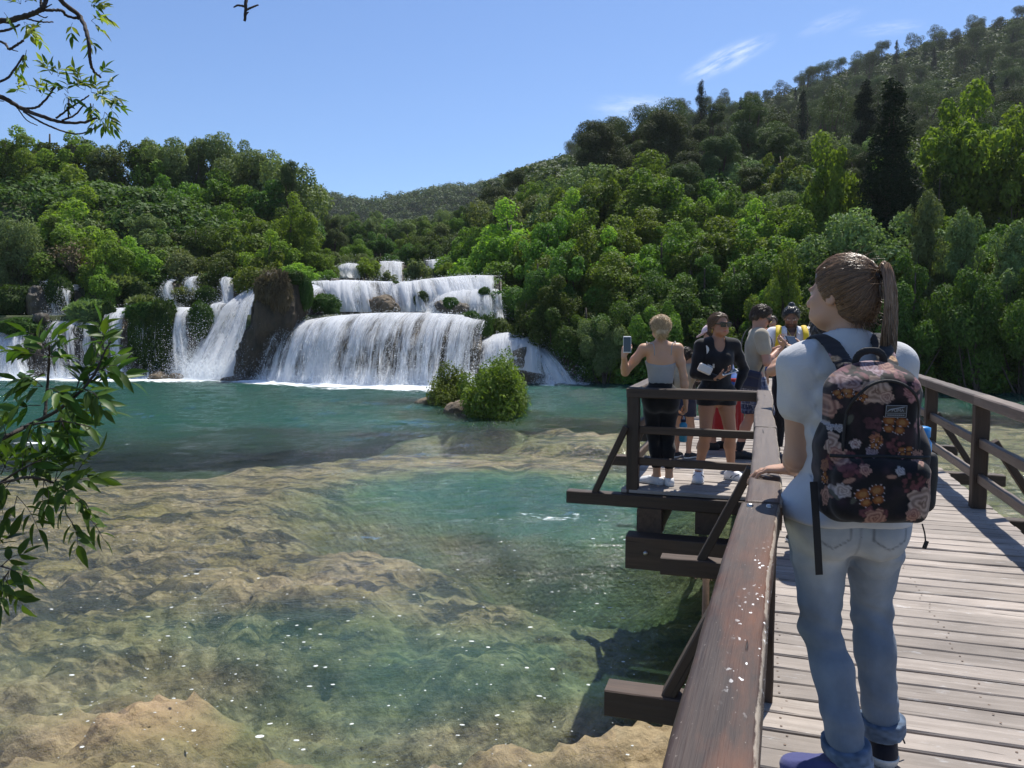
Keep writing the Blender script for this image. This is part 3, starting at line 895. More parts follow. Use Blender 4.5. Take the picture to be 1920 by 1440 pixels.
# brown leaning cliff between the chute and the broad fall
pa, pb, pc = at(478, 690, 39.4), at(520, 600, 39.8), at(526, 545, 40.2)
root = empty('travertine_cliff', (pa[0], pa[1], 0), label='tall brown leaning cliff with dry roots on top between white chute and broad fall', cat='cliff')
m = NT('brown_cliff')
v = m.world((1, 1, .5))
c = m.ramp(m.noise(v, 1.1, 7, .65), [(.25, (.018, .014, .008)), (.45, (.055, .043, .026)), (.6, (.105, .076, .045)), (.78, (.035, .038, .014))])
M_CLIFF = m.done(m.bsdf(c, .8, m.bump(m.noise(m.world((2.2, 2.2, .6)), 3, 8, .72), 1.0, .45)))
V, Q = rock_vol((-15, 37.3, -1.0), (-8.6, 43.5, 6.2), .13,
    [(pa + [.0, .5, -.3], (1.15, 1.3, 1.5)), (at(492, 650, 39.7), (1.05, 1.2, 1.7), Ry(.25)), (pb, (1.2, 1.2, 1.8), Ry(.2)), (pc + [0, .3, -.3], (1.15, 1.3, 1.1)), (at(560, 570, 41), (.7, 1.2, 1.5)), (at(575, 620, 41.3), (1, 1.0, 1.6))], 61, .34, 1.5, .05, .35)
world_child('rock_body', V, Q, M_CLIFF, root)
# dark base hill for the moss islands
M_DARKROCK = M_WETROCK


def boulder(label, c, r, seed, mat=None, h=None, name='boulder', amp=.16):
    c, r = np.array(c), np.array(r)
    h = h or max(r) / 14
    k = max(r)
    V, Q = rock_vol(c - r * 1.5 - .1, c + r * 1.5 + .1, h, [(c, r), (c + r * [.35, .1, -.1], r * [.7, .8, .75])], seed, amp * k, 1.3 / k, .05 * k)
    root = link(name, make_mesh(name, V - c, Q, mat or M_ROCK)); root.location = tuple(c)
    root.matrix_basis = Matrix.Translation(tuple(c))
    return tag(root, label, 'rock')


boulder('small flat brown rock breaking the foam line below the moss curtain', on_plane(313, 710) + [0, 0, .02], (.85, .5, .22), 71)
boulder('little tan rock at the waterline in front of the long chute', on_plane(430, 713), (.5, .3, .12), 72)
boulder('upright brown rock standing in the white water of the upper shelf', at(713, 572, 42.2), (.75, .6, .55), 73)
boulder('leaning tan rock beside the upright one on the upper shelf', at(728, 580, 41.8), (.55, .5, .42), 74)
boulder('round dark mossy rock under the rounded white cascade', at(848, 578, 40.7), (.85, .6, .5), 75, M_DARKROCK)
boulder('dark rock parting the two streams below the right-hand trees', at(985, 690, 37.3), (.95, .9, 1.0), 76, M_DARKROCK)
boulder('wet dark rock at the foot of the shaded trees beside the chute', at(1108, 700, 37.6), (1.3, .9, .7), 77, M_DARKROCK)
boulder('broad dark ledge rock behind the chute under the right-hand trees', at(1052, 668, 38.6), (1.4, .9, .9), 78, M_DARKROCK)
boulder('pale tan rock at the near foot of the larger island bush', on_plane(858, 772) + [0, 0, .05], (.42, .5, .24), 79)
boulder('small pale stone at the left end of the island', on_plane(800, 757) + [0, 0, .02], (.4, .3, .14), 80)
boulder('dark shaggy rock among the moss mounds at the upper left', at(72, 580, 44), (.6, .7, 1.3), 81, M_DARKROCK)
boulder('dark rock lip between the left-edge fall and the veil', at(82, 640, 42.5), (.55, .6, 1.4), 82, M_DARKROCK)
boulder('dark rock gap in the upper shelf left of the white curtain', at(628, 546, 44.4), (.5, .5, .7), 83, M_DARKROCK)

# ------------------------------------------------------------------ plants
def leaf_mat(name, dark, light, trans=.38, rough=.62, hue=.06):
    t = NT(name)
    oi = t.n('ObjectInfo'); a = t.attr('tone')
    g = t.n('NewGeometry')
    c = t.mix(t.math('ADD', t.math('MULTIPLY', a, .75), t.math('MULTIPLY', g.outputs['Random Per Island'], .25)), dark, light)
    hs = t.n('HueSaturation')
    t.set(hs.inputs['Hue'], t.math('ADD', .5 - hue / 2, t.math('MULTIPLY', oi.outputs['Random'], hue)))
    t.set(hs.inputs['Value'], t.math('ADD', .75, t.math('MULTIPLY', oi.outputs['Random'], .5)))
    t.set(hs.inputs['Saturation'], .95)
    t.set(hs.inputs['Color'], c)
    p = t.bsdf(hs.outputs[0], rough, **{'Specular IOR Level': .18})
    tl = t.n('BsdfTranslucent')
    t.set(tl.inputs['Color'], t.mix(1.0, hs.outputs[0], (1.25, 1.3, .55), 'MULTIPLY'))
    return t.done(t.shmix(trans, p, tl.outputs[0]))


M_BARK = plain('bark', (.075, .058, .042), .9, .5, 30, .4)
M_PINEBARK = plain('pine_bark', (.085, .055, .042), .9, .5, 24, .4)
M_LEAF = leaf_mat('broad_leaves', (.044, .092, .013), (.20, .305, .036), .38)
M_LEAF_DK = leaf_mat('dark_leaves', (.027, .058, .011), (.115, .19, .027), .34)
M_LEAF_Y = leaf_mat('bright_young_leaves', (.075, .15, .018), (.26, .39, .042), .45, .62, .03)
M_LEAF_G = leaf_mat('grey_green_leaves', (.062, .10, .034), (.23, .295, .105), .3)
M_NEEDLE = leaf_mat('pine_needles', (.027, .047, .015), (.105, .145, .042), .22, .65, .04)
M_CYP = leaf_mat('cypress_scales', (.010, .022, .009), (.028, .048, .016), .12, .7, .02)
M_MOSS = leaf_mat('moss_blades', (.020, .050, .008), (.075, .15, .020), .3, .7, .03)
M_DRY = leaf_mat('dry_twigs', (.08, .06, .035), (.2, .15, .085), .1, .8, .02)


def leaves(C, N, size, r, aspect=.55, fold=.25):
    """diamond leaf faces at C with normals about N"""
    n = len(C); N = nrm(N)
    T = nrm(np.cross(N, r.normal(size=(n, 3)))); S = np.cross(N, T)
    s = size * r.uniform(.65, 1.35, (n, 1))
    tip = C + T * s; base = C - T * s
    a = C + S * s * aspect + N * s * fold * .5; b = C - S * s * aspect + N * s * fold * .5
    return np.stack([base, a, tip, b], 1).reshape(-1, 3)


def puffs(centres, radii, per_area, size, r, up=.35, shell=.55, aspect=.55, flat=1.0, droop=0.0):
    Vs, tone = [], []
    for c, q in zip(centres, radii):
        n = max(8, int(4 * math.pi * q * q * per_area))
        d = nrm(r.normal(size=(n, 3)) + np.array([0, 0, .25]))
        rr = q * (shell + (1 - shell) * r.power(2.2, (n, 1))) * (1 + .22 * vnoise(d[:, 0] * 3 + c[0] * 5, d[:, 1] * 3 + c[1] * 5, d[:, 2] * 3, 3))[:, None]
        P = c + d * rr * np.array([1, 1, flat])
        P[:, 2] -= droop * rr[:, 0] * (np.hypot(d[:, 0], d[:, 1])) ** 2
        Nn = d * .7 + np.array([0, 0, up]) + r.normal(size=(n, 3)) * .55
        Vs.append(leaves(P, Nn, size, r, aspect))
        t = np.clip(r.uniform(.25, .75) + r.normal(size=n) * .16, 0, 1); tone.append(np.repeat(t, 4))
    return np.concatenate(Vs), np.concatenate(tone)


def limb_tree(r, H, trunk_r, centres, base_h, n_limbs, lean=.05):
    """tapered trunk and limbs that end inside the foliage clumps"""
    mb = MB()
    top = np.array([r.normal() * lean * H, r.normal() * lean * H, H * .86])
    mid = np.array([r.normal() * lean * H, r.normal() * lean * H, H * .42])
    T = smooth_line([(0, 0, -.5), (0, 0, 0), mid, top], 12)
    mb.tube(T, trunk_r * np.linspace(1.25, .2, 12), 7)
    for k in r.choice(len(centres), min(n_limbs, len(centres)), replace=False):
        c = centres[k]
        f = np.clip((c[2] / H) * .75, base_h, .8); i = f * 11; p0 = T[int(i)]
        mdl = (p0 + c) / 2 + np.array([0, 0, -.06 * H]) + r.normal(size=3) * .03 * H
        mb.tube(smooth_line([p0, mdl, c], 7), trunk_r * np.linspace(.5, .1, 7) * r.uniform(.6, 1.1), 5, False)
    return mb.geo()


def proto_broad(seed, H=6.0, R=2.4, n=34, size=.085, dens=100, low=.18, mat=None, egg=.55, puff=.24, up=.35, jit=.0, droop=.1):
    r = np.random.default_rng(seed)
    cs, qs = [], []
    while len(cs) < n:
        d = nrm(r.normal(size=3)); f = r.uniform(.45, .98) if len(cs) > n * .25 else r.uniform(0, .5)
        z = d[2] * f
        wdt = 1 - .35 * max(z, 0) if z > 0 else 1 - .15 * abs(z)
        c = np.array([d[0] * f * R * wdt, d[1] * f * R * wdt, H * (low + (1 - low) * .5) + z * H * (1 - low) * .46])
        c += r.normal(size=3) * .12 * R
        cs.append(c + r.normal(size=3) * jit * R); qs.append(R * puff * r.uniform(.6, 1.6))
    V, tone = puffs(cs, qs, dens, size, r, up, droop=droop)
    k = np.clip(.35 + .65 * tone, 0, 1)
    cm = make_mesh('crown', V, np.arange(len(V)).reshape(-1, 4), mat or M_LEAF, False, {'tone': tone})
    tm = make_mesh('trunk', *limb_tree(r, H, .03 * H, np.array(cs), .2, 12), M_BARK)
    return {'crown': cm, 'trunk': tm, 'H': H, 'R': R}


def proto_pine(seed, H=9.0, R=3.0, n=26, mat=None, low=.38):
    r = np.random.default_rng(seed); cs, qs = [], []
    for k in range(n):
        z = r.uniform(low, .97); a = r.uniform(0, 6.28)
        f = R * (1.1 - .62 * abs(z - (.62 if low > .3 else .42)) / (.4 if low > .3 else .5)) * r.uniform(.25, 1)
        cs.append(np.array([math.cos(a) * f, math.sin(a) * f, z * H])); qs.append(R * r.uniform(.2, .36))
    V, tone = puffs(cs, qs, 120, .075, r, .5, .45, .45, .8)
    return {'crown': make_mesh('crown', V, np.arange(len(V)).reshape(-1, 4), mat or M_NEEDLE, False, {'tone': tone}),
            'trunk': make_mesh('trunk', *limb_tree(r, H, .022 * H, np.array(cs), .35, 18, .04), M_PINEBARK), 'H': H, 'R': R}


def proto_cypress(seed, H=10.0, R=1.35, spread=1.0):
    r = np.random.default_rng(seed); cs, qs = [], []
    for k in range(120):
        z = r.uniform(.03, .99) ** 1.1; a = r.uniform(0, 6.28)
        w = R * (1 - z) ** .62 * (1 if z > .12 else .6 + z * 3)
        f = w * r.uniform(.3, 1.0) * spread
        cs.append(np.array([math.cos(a) * f, math.sin(a) * f, z * H])); qs.append(.18 + .40 * w * r.uniform(.6, 1.1))
    V, tone = puffs(cs, qs, 130, .07, r, .1, .5, .35, 1.25)
    return {'crown': make_mesh('crown', V, np.arange(len(V)).reshape(-1, 4), M_CYP, False, {'tone': tone}),
            'trunk': make_mesh('trunk', *limb_tree(r, H, .016 * H, np.array(cs), .2, 8, .01), M_BARK), 'H': H, 'R': R}


def proto_shrub(seed, R=1.0, H=1.3, n=22, size=.075, dens=110, mat=None, up=.6):
    r = np.random.default_rng(seed); cs, qs = [], []
    for k in range(n):
        d = nrm(r.normal(size=3)); d[2] = abs(d[2]); f = r.uniform(.25, .9)
        cs.append(np.array([d[0] * f * R, d[1] * f * R, .1 * H + d[2] * f * H * .85])); qs.append(R * r.uniform(.22, .38))
    V, tone = puffs(cs, qs, dens, size, r, up, .4, .42)
    mb = MB()
    for c in cs[:14]:
        mb.tube(smooth_line([(c[0] * .1, c[1] * .1, -.2), c * [.5, .5, .4], c], 6), np.linspace(.03, .008, 6) * R, 5, False)
    return {'crown': make_mesh('foliage', V, np.arange(len(V)).reshape(-1, 4), mat or M_LEAF, False, {'tone': tone}),
            'trunk': make_mesh('stems', *mb.geo(), M_BARK), 'H': H, 'R': R}


def proto_mound(seed, mat=None, blades=2600, length=.16, hang=.75):
    """cushion of hanging moss and grass blades on a soft mound, unit radius, base at z=-1"""
    r = np.random.default_rng(seed)
    v = Vol((-1.4, -1.4, -1.5), (1.4, 1.4, 1.4), .09)
    v.ell((0, 0, 0), (.93, .93, .93), k=.1)
    for _ in range(7):
        d = nrm(r.normal(size=3)); v.ell(d * .55, (.45, .45, .45), k=.2)
    v.disp(lambda x, y, z: .12 * fbm(x * 2.2, y * 2.2, z * 2.2, 3, seed), .4)
    V0, Q0 = v.mesh()
    i = r.integers(0, len(V0), blades)
    P = V0[i] + r.normal(size=(blades, 3)) * .03
    d = nrm(P)
    N = d + r.normal(size=(blades, 3)) * .3
    T = nrm(np.cross(np.cross(N, [0, 0, -1.0]), N) * hang + d * .55 + r.normal(size=(blades, 3)) * .4)
    S = nrm(np.cross(T, N)); L = length * r.uniform(.6, 1.5, (blades, 1))
    V1 = np.stack([P - S * L * .16, P + T * L * .5 - S * L * .1 + d * L * .25, P + T * L, P + S * L * .16], 1).reshape(-1, 3)
    V = np.concatenate([V0, V1]); F = [Q0, np.arange(4 * blades).reshape(-1, 4) + len(V0)]
    tone = np.concatenate([np.full(len(V0), .12), np.repeat(np.clip(r.normal(.5, .22, blades), 0, 1), 4)])
    return {'crown': make_mesh('moss_blades', V, F, mat or M_MOSS, False, {'tone': tone}), 'H': 2.0, 'R': 1.0}


P_BROAD = [proto_broad(1, jit=.1), proto_broad(2, 6, 2.2, 46, low=.1, puff=.2, jit=.14), proto_broad(3, 7, 2.3, 30, low=.12, puff=.27, jit=.12), proto_broad(51, 6.5, 2.5, 56, low=.1, puff=.17, jit=.12)]
P_DARK = [proto_broad(52, 6.5, 2.4, 50, .08, 105, .08, M_LEAF_DK, puff=.18, jit=.14), proto_broad(4, 6, 2.4, 36, .08, 105, .12, M_LEAF_DK), proto_broad(5, 6.5, 2.2, 32, .08, 105, .1, M_LEAF_DK)]
P_BRIGHT = [proto_broad(6, 7, 2.6, 40, .115, 62, .12, M_LEAF_Y, puff=.2, up=.2), proto_broad(7, 6, 2.2, 32, .085, 100, .1, M_LEAF_Y)]
P_GREY = [proto_broad(8, 7, 2.1, 44, .075, 120, .08, M_LEAF_G, puff=.22, up=.5, droop=.35), proto_broad(9, 5.5, 2.4, 36, .07, 125, .08, M_LEAF_G, puff=.22)]
P_PINE = [proto_pine(10, low=.22, n=40), proto_pine(11, 9, 2.6, 30, low=.3), proto_pine(12, 8, 3.2, 46, low=.18)]
P_CYP = [proto_cypress(13), proto_cypress(14, 10, 1.15)]
P_SHRUB = [proto_shrub(15), proto_shrub(16, 1.0, 1.1, 20, .09, 90, M_LEAF_G), proto_shrub(17, 1.0, 1.5, 26, .08, 110, M_LEAF_Y), proto_shrub(18, 1, 1.2, 22, .08, 110, M_LEAF_DK)]
P_MOUND = [proto_mound(19), proto_mound(20, hang=1.1)]
P_TUSS = [proto_mound(21, M_LEAF_G, 1500, .34, -.2)]
P_DRYS = [proto_shrub(22, 1.0, 1.1, 14, .06, 34, M_DRY)]


def plant(name, proto, loc, sx, sz, label, cat, group=None, rz=None, parts=('crown', 'trunk')):
    rz = random.uniform(0, 6.28) if rz is None else rz
    root = empty(name, loc, rz, label=label, cat=cat, group=group)
    for p in parts:
        if p not in proto: continue
        nm = proto[p].name.split('.')[0]
        o = link(nm, proto[p], root)
        o.matrix_basis = Matrix.Diagonal((sx, sx, sz, 1))
    return root


def tree_at(px, top_y, Y, proto, width_px, label, cat='tree', group=None, name='tree', base=None, hmin=2.0, hmax=16):
    X = (px - 960) / FPX * Y
    zg = float(land_h(X, Y)) if base is None else base
    zt = at(px, top_y, Y)[2]
    R = width_px / 2 / FPX * Y
    H = float(np.clip(zt - zg, max(hmin, 2.5 * R), max(hmax, 2.5 * R)))
    return plant(name, proto, (X, Y, zt - H), R / proto['R'], H / proto['H'], label, cat, group)


def kind_of(pr):
    return 'dark green' if pr in P_DARK else 'grey-green' if pr in P_GREY else 'bright yellow-green' if pr in P_BRIGHT else 'dusky pine' if pr in P_PINE else 'mid-green leafy'


r_t = np.random.default_rng(77)
pick = lambda L: L[int(r_t.integers(len(L)))]
# ---- left wood: rows up the slope, tops rising to the skyline
SKY_L = [(-140, 262), (-60, 255), (20, 252), (70, 275), (120, 262), (180, 268), (230, 292), (280, 258), (330, 290), (400, 270), (450, 288), (500, 300), (540, 312), (560, 335), (590, 395), (615, 430)]
LOW_L = [(-140, 520), (0, 500), (150, 450), (300, 500), (400, 480), (560, 495), (615, 500)]
sx_, sy_ = zip(*SKY_L); lx_, ly_ = zip(*LOW_L)
GL = 'mixed broadleaved trees on the slope left of the falls'
for k, Y0 in enumerate((48, 52, 56.5, 62, 68)):
    f = (k + .25) / 4.25
    for px in np.arange(-130, 575 - (0 if k > 1 else 20), 62):
        pxx = px + r_t.uniform(-22, 22)
        ty = np.interp(pxx, lx_, ly_) * (1 - f) + np.interp(pxx, sx_, sy_) * f + r_t.uniform(-16, 18)
        if k == 4: ty = np.interp(pxx, sx_, sy_) - 24 + r_t.uniform(-10, 12)
        pr = pick(P_BROAD + P_BROAD + P_DARK + P_GREY + [P_BRIGHT[1]])
        kd_ = kind_of(pr); zn = ('just above the left falls', 'low on the left slope', 'halfway up the left slope', 'high on the left slope', 'along the left skyline')[k]
        tree_at(pxx, ty, Y0 + r_t.uniform(-1.4, 1.4), pr, r_t.uniform(115, 195), '%s tree in the wood %s' % (kd_, zn), 'tree', '%s trees %s' % (kd_, zn), 'broadleaf_tree')
tree_at(30, 250, 60, P_BROAD[1], 110, 'tall upright tree at the top left edge of the wood under the hanging branch', name='broadleaf_tree')
tree_at(137, 252, 66, P_BRIGHT[1], 120, 'olive domed tree on the left skyline below the overhanging branch', name='broadleaf_tree')
tree_at(275, 252, 68, P_DARK[1], 90, 'loose-topped tree standing highest near the middle of the left skyline', name='broadleaf_tree')
tree_at(548, 306, 62, P_PINE[1], 70, 'dark pine at the right end of the left wooded skyline', name='pine_tree')
tree_at(548, 372, 50, P_BRIGHT[1], 100, 'fresh green poplar-like tree at the right end of the left wood', name='broadleaf_tree', hmax=9)
tree_at(275, 392, 50, P_GREY[0], 115, 'pale open tree with thin bare stems in the middle of the left wood', name='broadleaf_tree')
tree_at(205, 440, 46.5, P_BRIGHT[1], 120, 'bright rounded fig-like tree overhanging the left falls', name='broadleaf_tree', base=3.4)
tree_at(195, 505, 45.0, P_BRIGHT[1], 110, 'low yellow-green tree just above the moss curtain', name='broadleaf_tree', base=3.2)
tree_at(20, 400, 46, P_GREY[1], 130, 'willow with yellowish leaves at the left edge above the moss mounds', name='willow_tree', base=3.0)
tree_at(105, 405, 48, P_DARK[0], 120, 'dark shaggy tree leaning over the left falls', name='broadleaf_tree', base=3.2)
tree_at(375, 462, 48.5, P_GREY[1], 150, 'grey-green spreading willow above the small left falls', name='willow_tree', base=4.6)
tree_at(445, 470, 48.0, P_BROAD[0], 110, 'leafy shrub-like tree above the split thin fall', name='broadleaf_tree', base=4.7)
tree_at(500, 440, 47.8, P_BRIGHT[1], 120, 'sunlit green tree directly behind the brown cliff', name='broadleaf_tree', base=4.8)
tree_at(590, 450, 49, P_BROAD[2], 90, 'small tree leaning over the left end of the upper cascade', name='broadleaf_tree', base=5)
# ---- valley between the woods
GM = 'trees in the valley behind the upper cascade'
for k, (Y0, ty0) in enumerate(((60, 470), (68, 452), (78, 432), (90, 412), (105, 400), (125, 398))):
    for px in np.arange(590, 950, 46 - 2 * k):
        pxx = px + r_t.uniform(-12, 12)
        if k == 0 and 700 < pxx < 880: continue
        ty = ty0 + r_t.uniform(-10, 14) - (10 if pxx > 860 else 0)
        pr = pick(P_BROAD + P_DARK + P_GREY)
        tree_at(pxx, ty, Y0 + r_t.uniform(-2, 2), pr, r_t.uniform(52, 80) , '%s tree in the valley behind the upper cascade' % kind_of(pr), 'tree', '%s trees in the valley behind the upper cascade' % kind_of(pr), 'broadleaf_tree', hmin=3)
tree_at(625, 405, 75, P_PINE[0], 60, 'dark pine left of the valley in front of the far ridge', name='pine_tree')
for (px, ty, by, w, Y, pr, lb) in ((690, 478, 520, 62, 51.5, P_SHRUB[2], 'bright green bush left of the narrow pale fall'), (645, 490, 520, 50, 52, P_SHRUB[3], 'dark green bush on the ledge above the upper cascade'),
        (780, 482, 522, 58, 51, P_SHRUB[1], 'grey-green bush right of the narrow pale fall'), (842, 488, 520, 50, 50.5, P_SHRUB[2], 'light bush at the right end of the upper cascade'),
        (728, 505, 530, 34, 48.5, P_SHRUB[1], 'small grass-green bush right at the lip of the upper cascade'), (560, 488, 530, 80, 45.2, P_SHRUB[2], 'yellow-green bush on top of the brown cliff'),
        (515, 494, 528, 60, 43.0, P_DRYS[0], 'dry twiggy bush on top of the brown cliff'), (612, 502, 530, 50, 47, P_SHRUB[0], 'low green bush at the left end of the upper cascade'),
        (880, 495, 530, 60, 47.5, P_SHRUB[0], 'green bush hanging over the right end of the upper cascade'), (905, 545, 600, 90, 42.2, P_SHRUB[3], 'dark bush reaching over the right end of the shelf'),
        (925, 580, 640, 70, 40.6, P_SHRUB[3], 'dark leafy bush at the right end of the broad fall')):
    zt, zb = at(px, ty, Y)[2], at(px, by, Y)[2]
    X = (px - 960) / FPX * Y
    plant('bush', pr, (X, Y, zb), w / 2 / FPX * Y / pr['R'], (zt - zb) / pr['H'], lb, 'bush')
# ---- moss mounds and curtains between the left falls
for (px, py, rx, rz_, Y, k, lb) in ((30, 566, 38, 30, 44.2, 0, 'big round moss mound near the left edge'), (112, 552, 24, 34, 44.6, 1, 'moss mound beside the thin leftmost stream'), (45, 612, 42, 16, 42.2, 0, 'low moss cushion above the left-edge fall'),
        (610, 571, 27, 19, 41.2, 0, 'round dark moss mound in the white water left on the shelf'), (624, 585, 12, 9, 40.8, 1, 'little moss tuft at the foot of the round moss mound'), (378, 602, 24, 34, 41.9, 1, 'drooping moss mound beside the long white chute'),
        (388, 556, 19, 19, 44.5, 0, 'bright round moss ball between the small upper falls'), (268, 628, 24, 56, 41.3, 1, 'left lobe of hanging moss between the two narrow falls'), (305, 624, 28, 60, 41.3, 0, 'right lobe of hanging moss between the two narrow falls'),
        (206, 606, 14, 40, 41.6, 1, 'narrow strip of hanging moss left of the narrow fall'), (285, 586, 46, 18, 42.0, 0, 'moss-covered ledge on top of the hanging moss'), (428, 540, 10, 26, 45.6, 1, 'dark mossy pillar behind the split thin fall'),
        (455, 540, 22, 30, 46, 0, 'shaded green bank left of the brown cliff'), (600, 540, 16, 10, 44.6, 0, 'small moss patch at the left lip of the upper cascade'), (846, 572, 16, 14, 40.5, 0, 'mossy top of the rock under the rounded cascade'),
        (574, 548, 13, 30, 39.9, 1, 'dark moss strip hanging beside the brown cliff'), (548, 522, 24, 13, 40.0, 0, 'green moss cap on the right shoulder of the brown cliff'), (486, 560, 8, 22, 39.4, 1, 'thin moss strip on the left edge of the brown cliff'), (885, 600, 16, 16, 38.6, 1, 'moss tuft at the right end of the broad fall lip'), (908, 618, 16, 26, 38.7, 1, 'hanging moss at the right edge of the broad fall'), (255, 552, 30, 24, 45.2, 0, 'mossy bank behind the narrow left fall'),
        (668, 550, 10, 11, 43.0, 0, 'small moss tuft breaking the upper cascade left of its middle'), (790, 562, 15, 15, 42.2, 1, 'moss-grown rock in the upper cascade beside the rounded one'), (742, 534, 8, 7, 44.1, 0, 'tiny moss tuft near the lip of the upper cascade'), (908, 552, 12, 13, 41.5, 1, 'dark moss tuft in the rounded white cascade'),
        (130, 598, 30, 8, 43.6, 0, 'low moss ledge over the dark veil')):
    p = at(px, py, Y)
    plant('moss_mound', P_MOUND[k], p, rx / FPX * Y, rz_ / FPX * Y, lb, 'moss', parts=('crown',))
for (px, py, w, Y, lb) in ((172, 590, 34, 43.0, 'tuft of pale grass on the rock above the veil'), (270, 575, 26, 44, 'grass tuft above the hanging moss'), (352, 560, 26, 45, 'grass tuft below the faint upper veil'), (228, 548, 40, 45.5, 'grassy clump left of the short high fall')):
    p = at(px, py, Y); plant('grass_tuft', P_TUSS[0], p, w / FPX * Y, w * .7 / FPX * Y, lb, 'grass', parts=('crown',))
P_ROOT = proto_mound(61, M_DRY, 3400, .42, 1.6)
for (px, py, rx, rz_, lb) in ((499, 546, 17, 26, 'left of two dry root mats hanging over the brown cliff'), (526, 552, 18, 36, 'longer right-hand dry root mat hanging over the brown cliff')):
    plant('root_mat', P_ROOT, at(px, py, 39.0), rx / FPX * 39, rz_ / FPX * 39, lb, 'roots', parts=('crown',))
plant('bush', P_DRYS[0], at(135, 500, 46) , 1.6, 1.6, 'bare grey twigs hanging above the dark shaggy rock', 'bush')
# ---- right bank wood
GR = 'trees in the dense wood on the right bank'
LR = 'green broadleaved tree in the dense wood on the right bank'
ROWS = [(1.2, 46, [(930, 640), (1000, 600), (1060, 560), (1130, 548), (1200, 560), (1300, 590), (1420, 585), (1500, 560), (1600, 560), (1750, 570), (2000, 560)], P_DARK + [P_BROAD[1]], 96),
        (3.6, 50, [(900, 560), (960, 520), (1040, 470), (1130, 470), (1250, 490), (1400, 500), (1480, 510), (1560, 490), (1700, 500), (2000, 490)], P_BROAD + P_DARK, 105),
        (6.5, 56, [(890, 520), (960, 460), (1040, 420), (1130, 420), (1250, 430), (1400, 440), (1480, 450), (1560, 440), (2000, 430)], P_BROAD + P_DARK[:1] + [P_BRIGHT[1]], 110),
        (10.5, 54, [(880, 480), (940, 420), (1020, 385), (1130, 376), (1250, 390), (1400, 395), (1500, 400), (2000, 390)], P_BROAD + P_BRIGHT[1:] + [P_BROAD[0]], 105),
        (16, 52, [(870, 440), (940, 390), (1020, 362), (1130, 345), (1250, 345), (1400, 340), (1500, 340), (2000, 330)], P_BROAD + P_GREY[1:] + [P_BRIGHT[1]], 100),
        (25, 50, [(900, 395), (950, 372), (1020, 345), (1080, 330), (1130, 325), (1250, 310), (1400, 300), (1500, 300), (1700, 290), (2000, 290)], P_BROAD + P_PINE + P_GREY[1:], 90),
        (38, 48, [(930, 372), (1000, 345), (1080, 318), (1200, 300), (1400, 275), (1500, 262), (1700, 250), (2000, 240)], P_PINE + P_BROAD[:1] + P_GREY[1:], 80)]
for k, (off, stp, prof, protos, wpx) in enumerate(ROWS):
    qx, qy = zip(*prof)
    for px in np.arange(qx[0] + (30 if k == 0 else 0), 1990, stp * 1.22):
        pxx = px + r_t.uniform(-15, 15)
        Y0 = 36.0
        for _ in range(4): Y0 = float(shore_y((pxx - 960) / FPX * Y0)) + off
        Y0 += r_t.uniform(-1, 1)
        ty = np.interp(pxx, qx, qy) + r_t.uniform(-34, 30)
        pr = pick(protos)
        sc = 36 / Y0 if k > 3 else 1
        kd_ = kind_of(pr); zn = ('at the waterline of the right bank', 'low in the right-hand wood', 'low in the right-hand wood', 'halfway up the right-hand wood', 'halfway up the right-hand wood', 'high in the right-hand wood', 'below the big hill on the right')[k]
        tree_at(pxx, ty, Y0, pr, wpx * 1.35 * r_t.uniform(.75, 1.4), '%s tree %s' % (kd_, zn), 'tree', '%s trees %s' % (kd_, zn), 'pine_tree' if pr in P_PINE else 'broadleaf_tree', hmin=2.2, hmax=11)
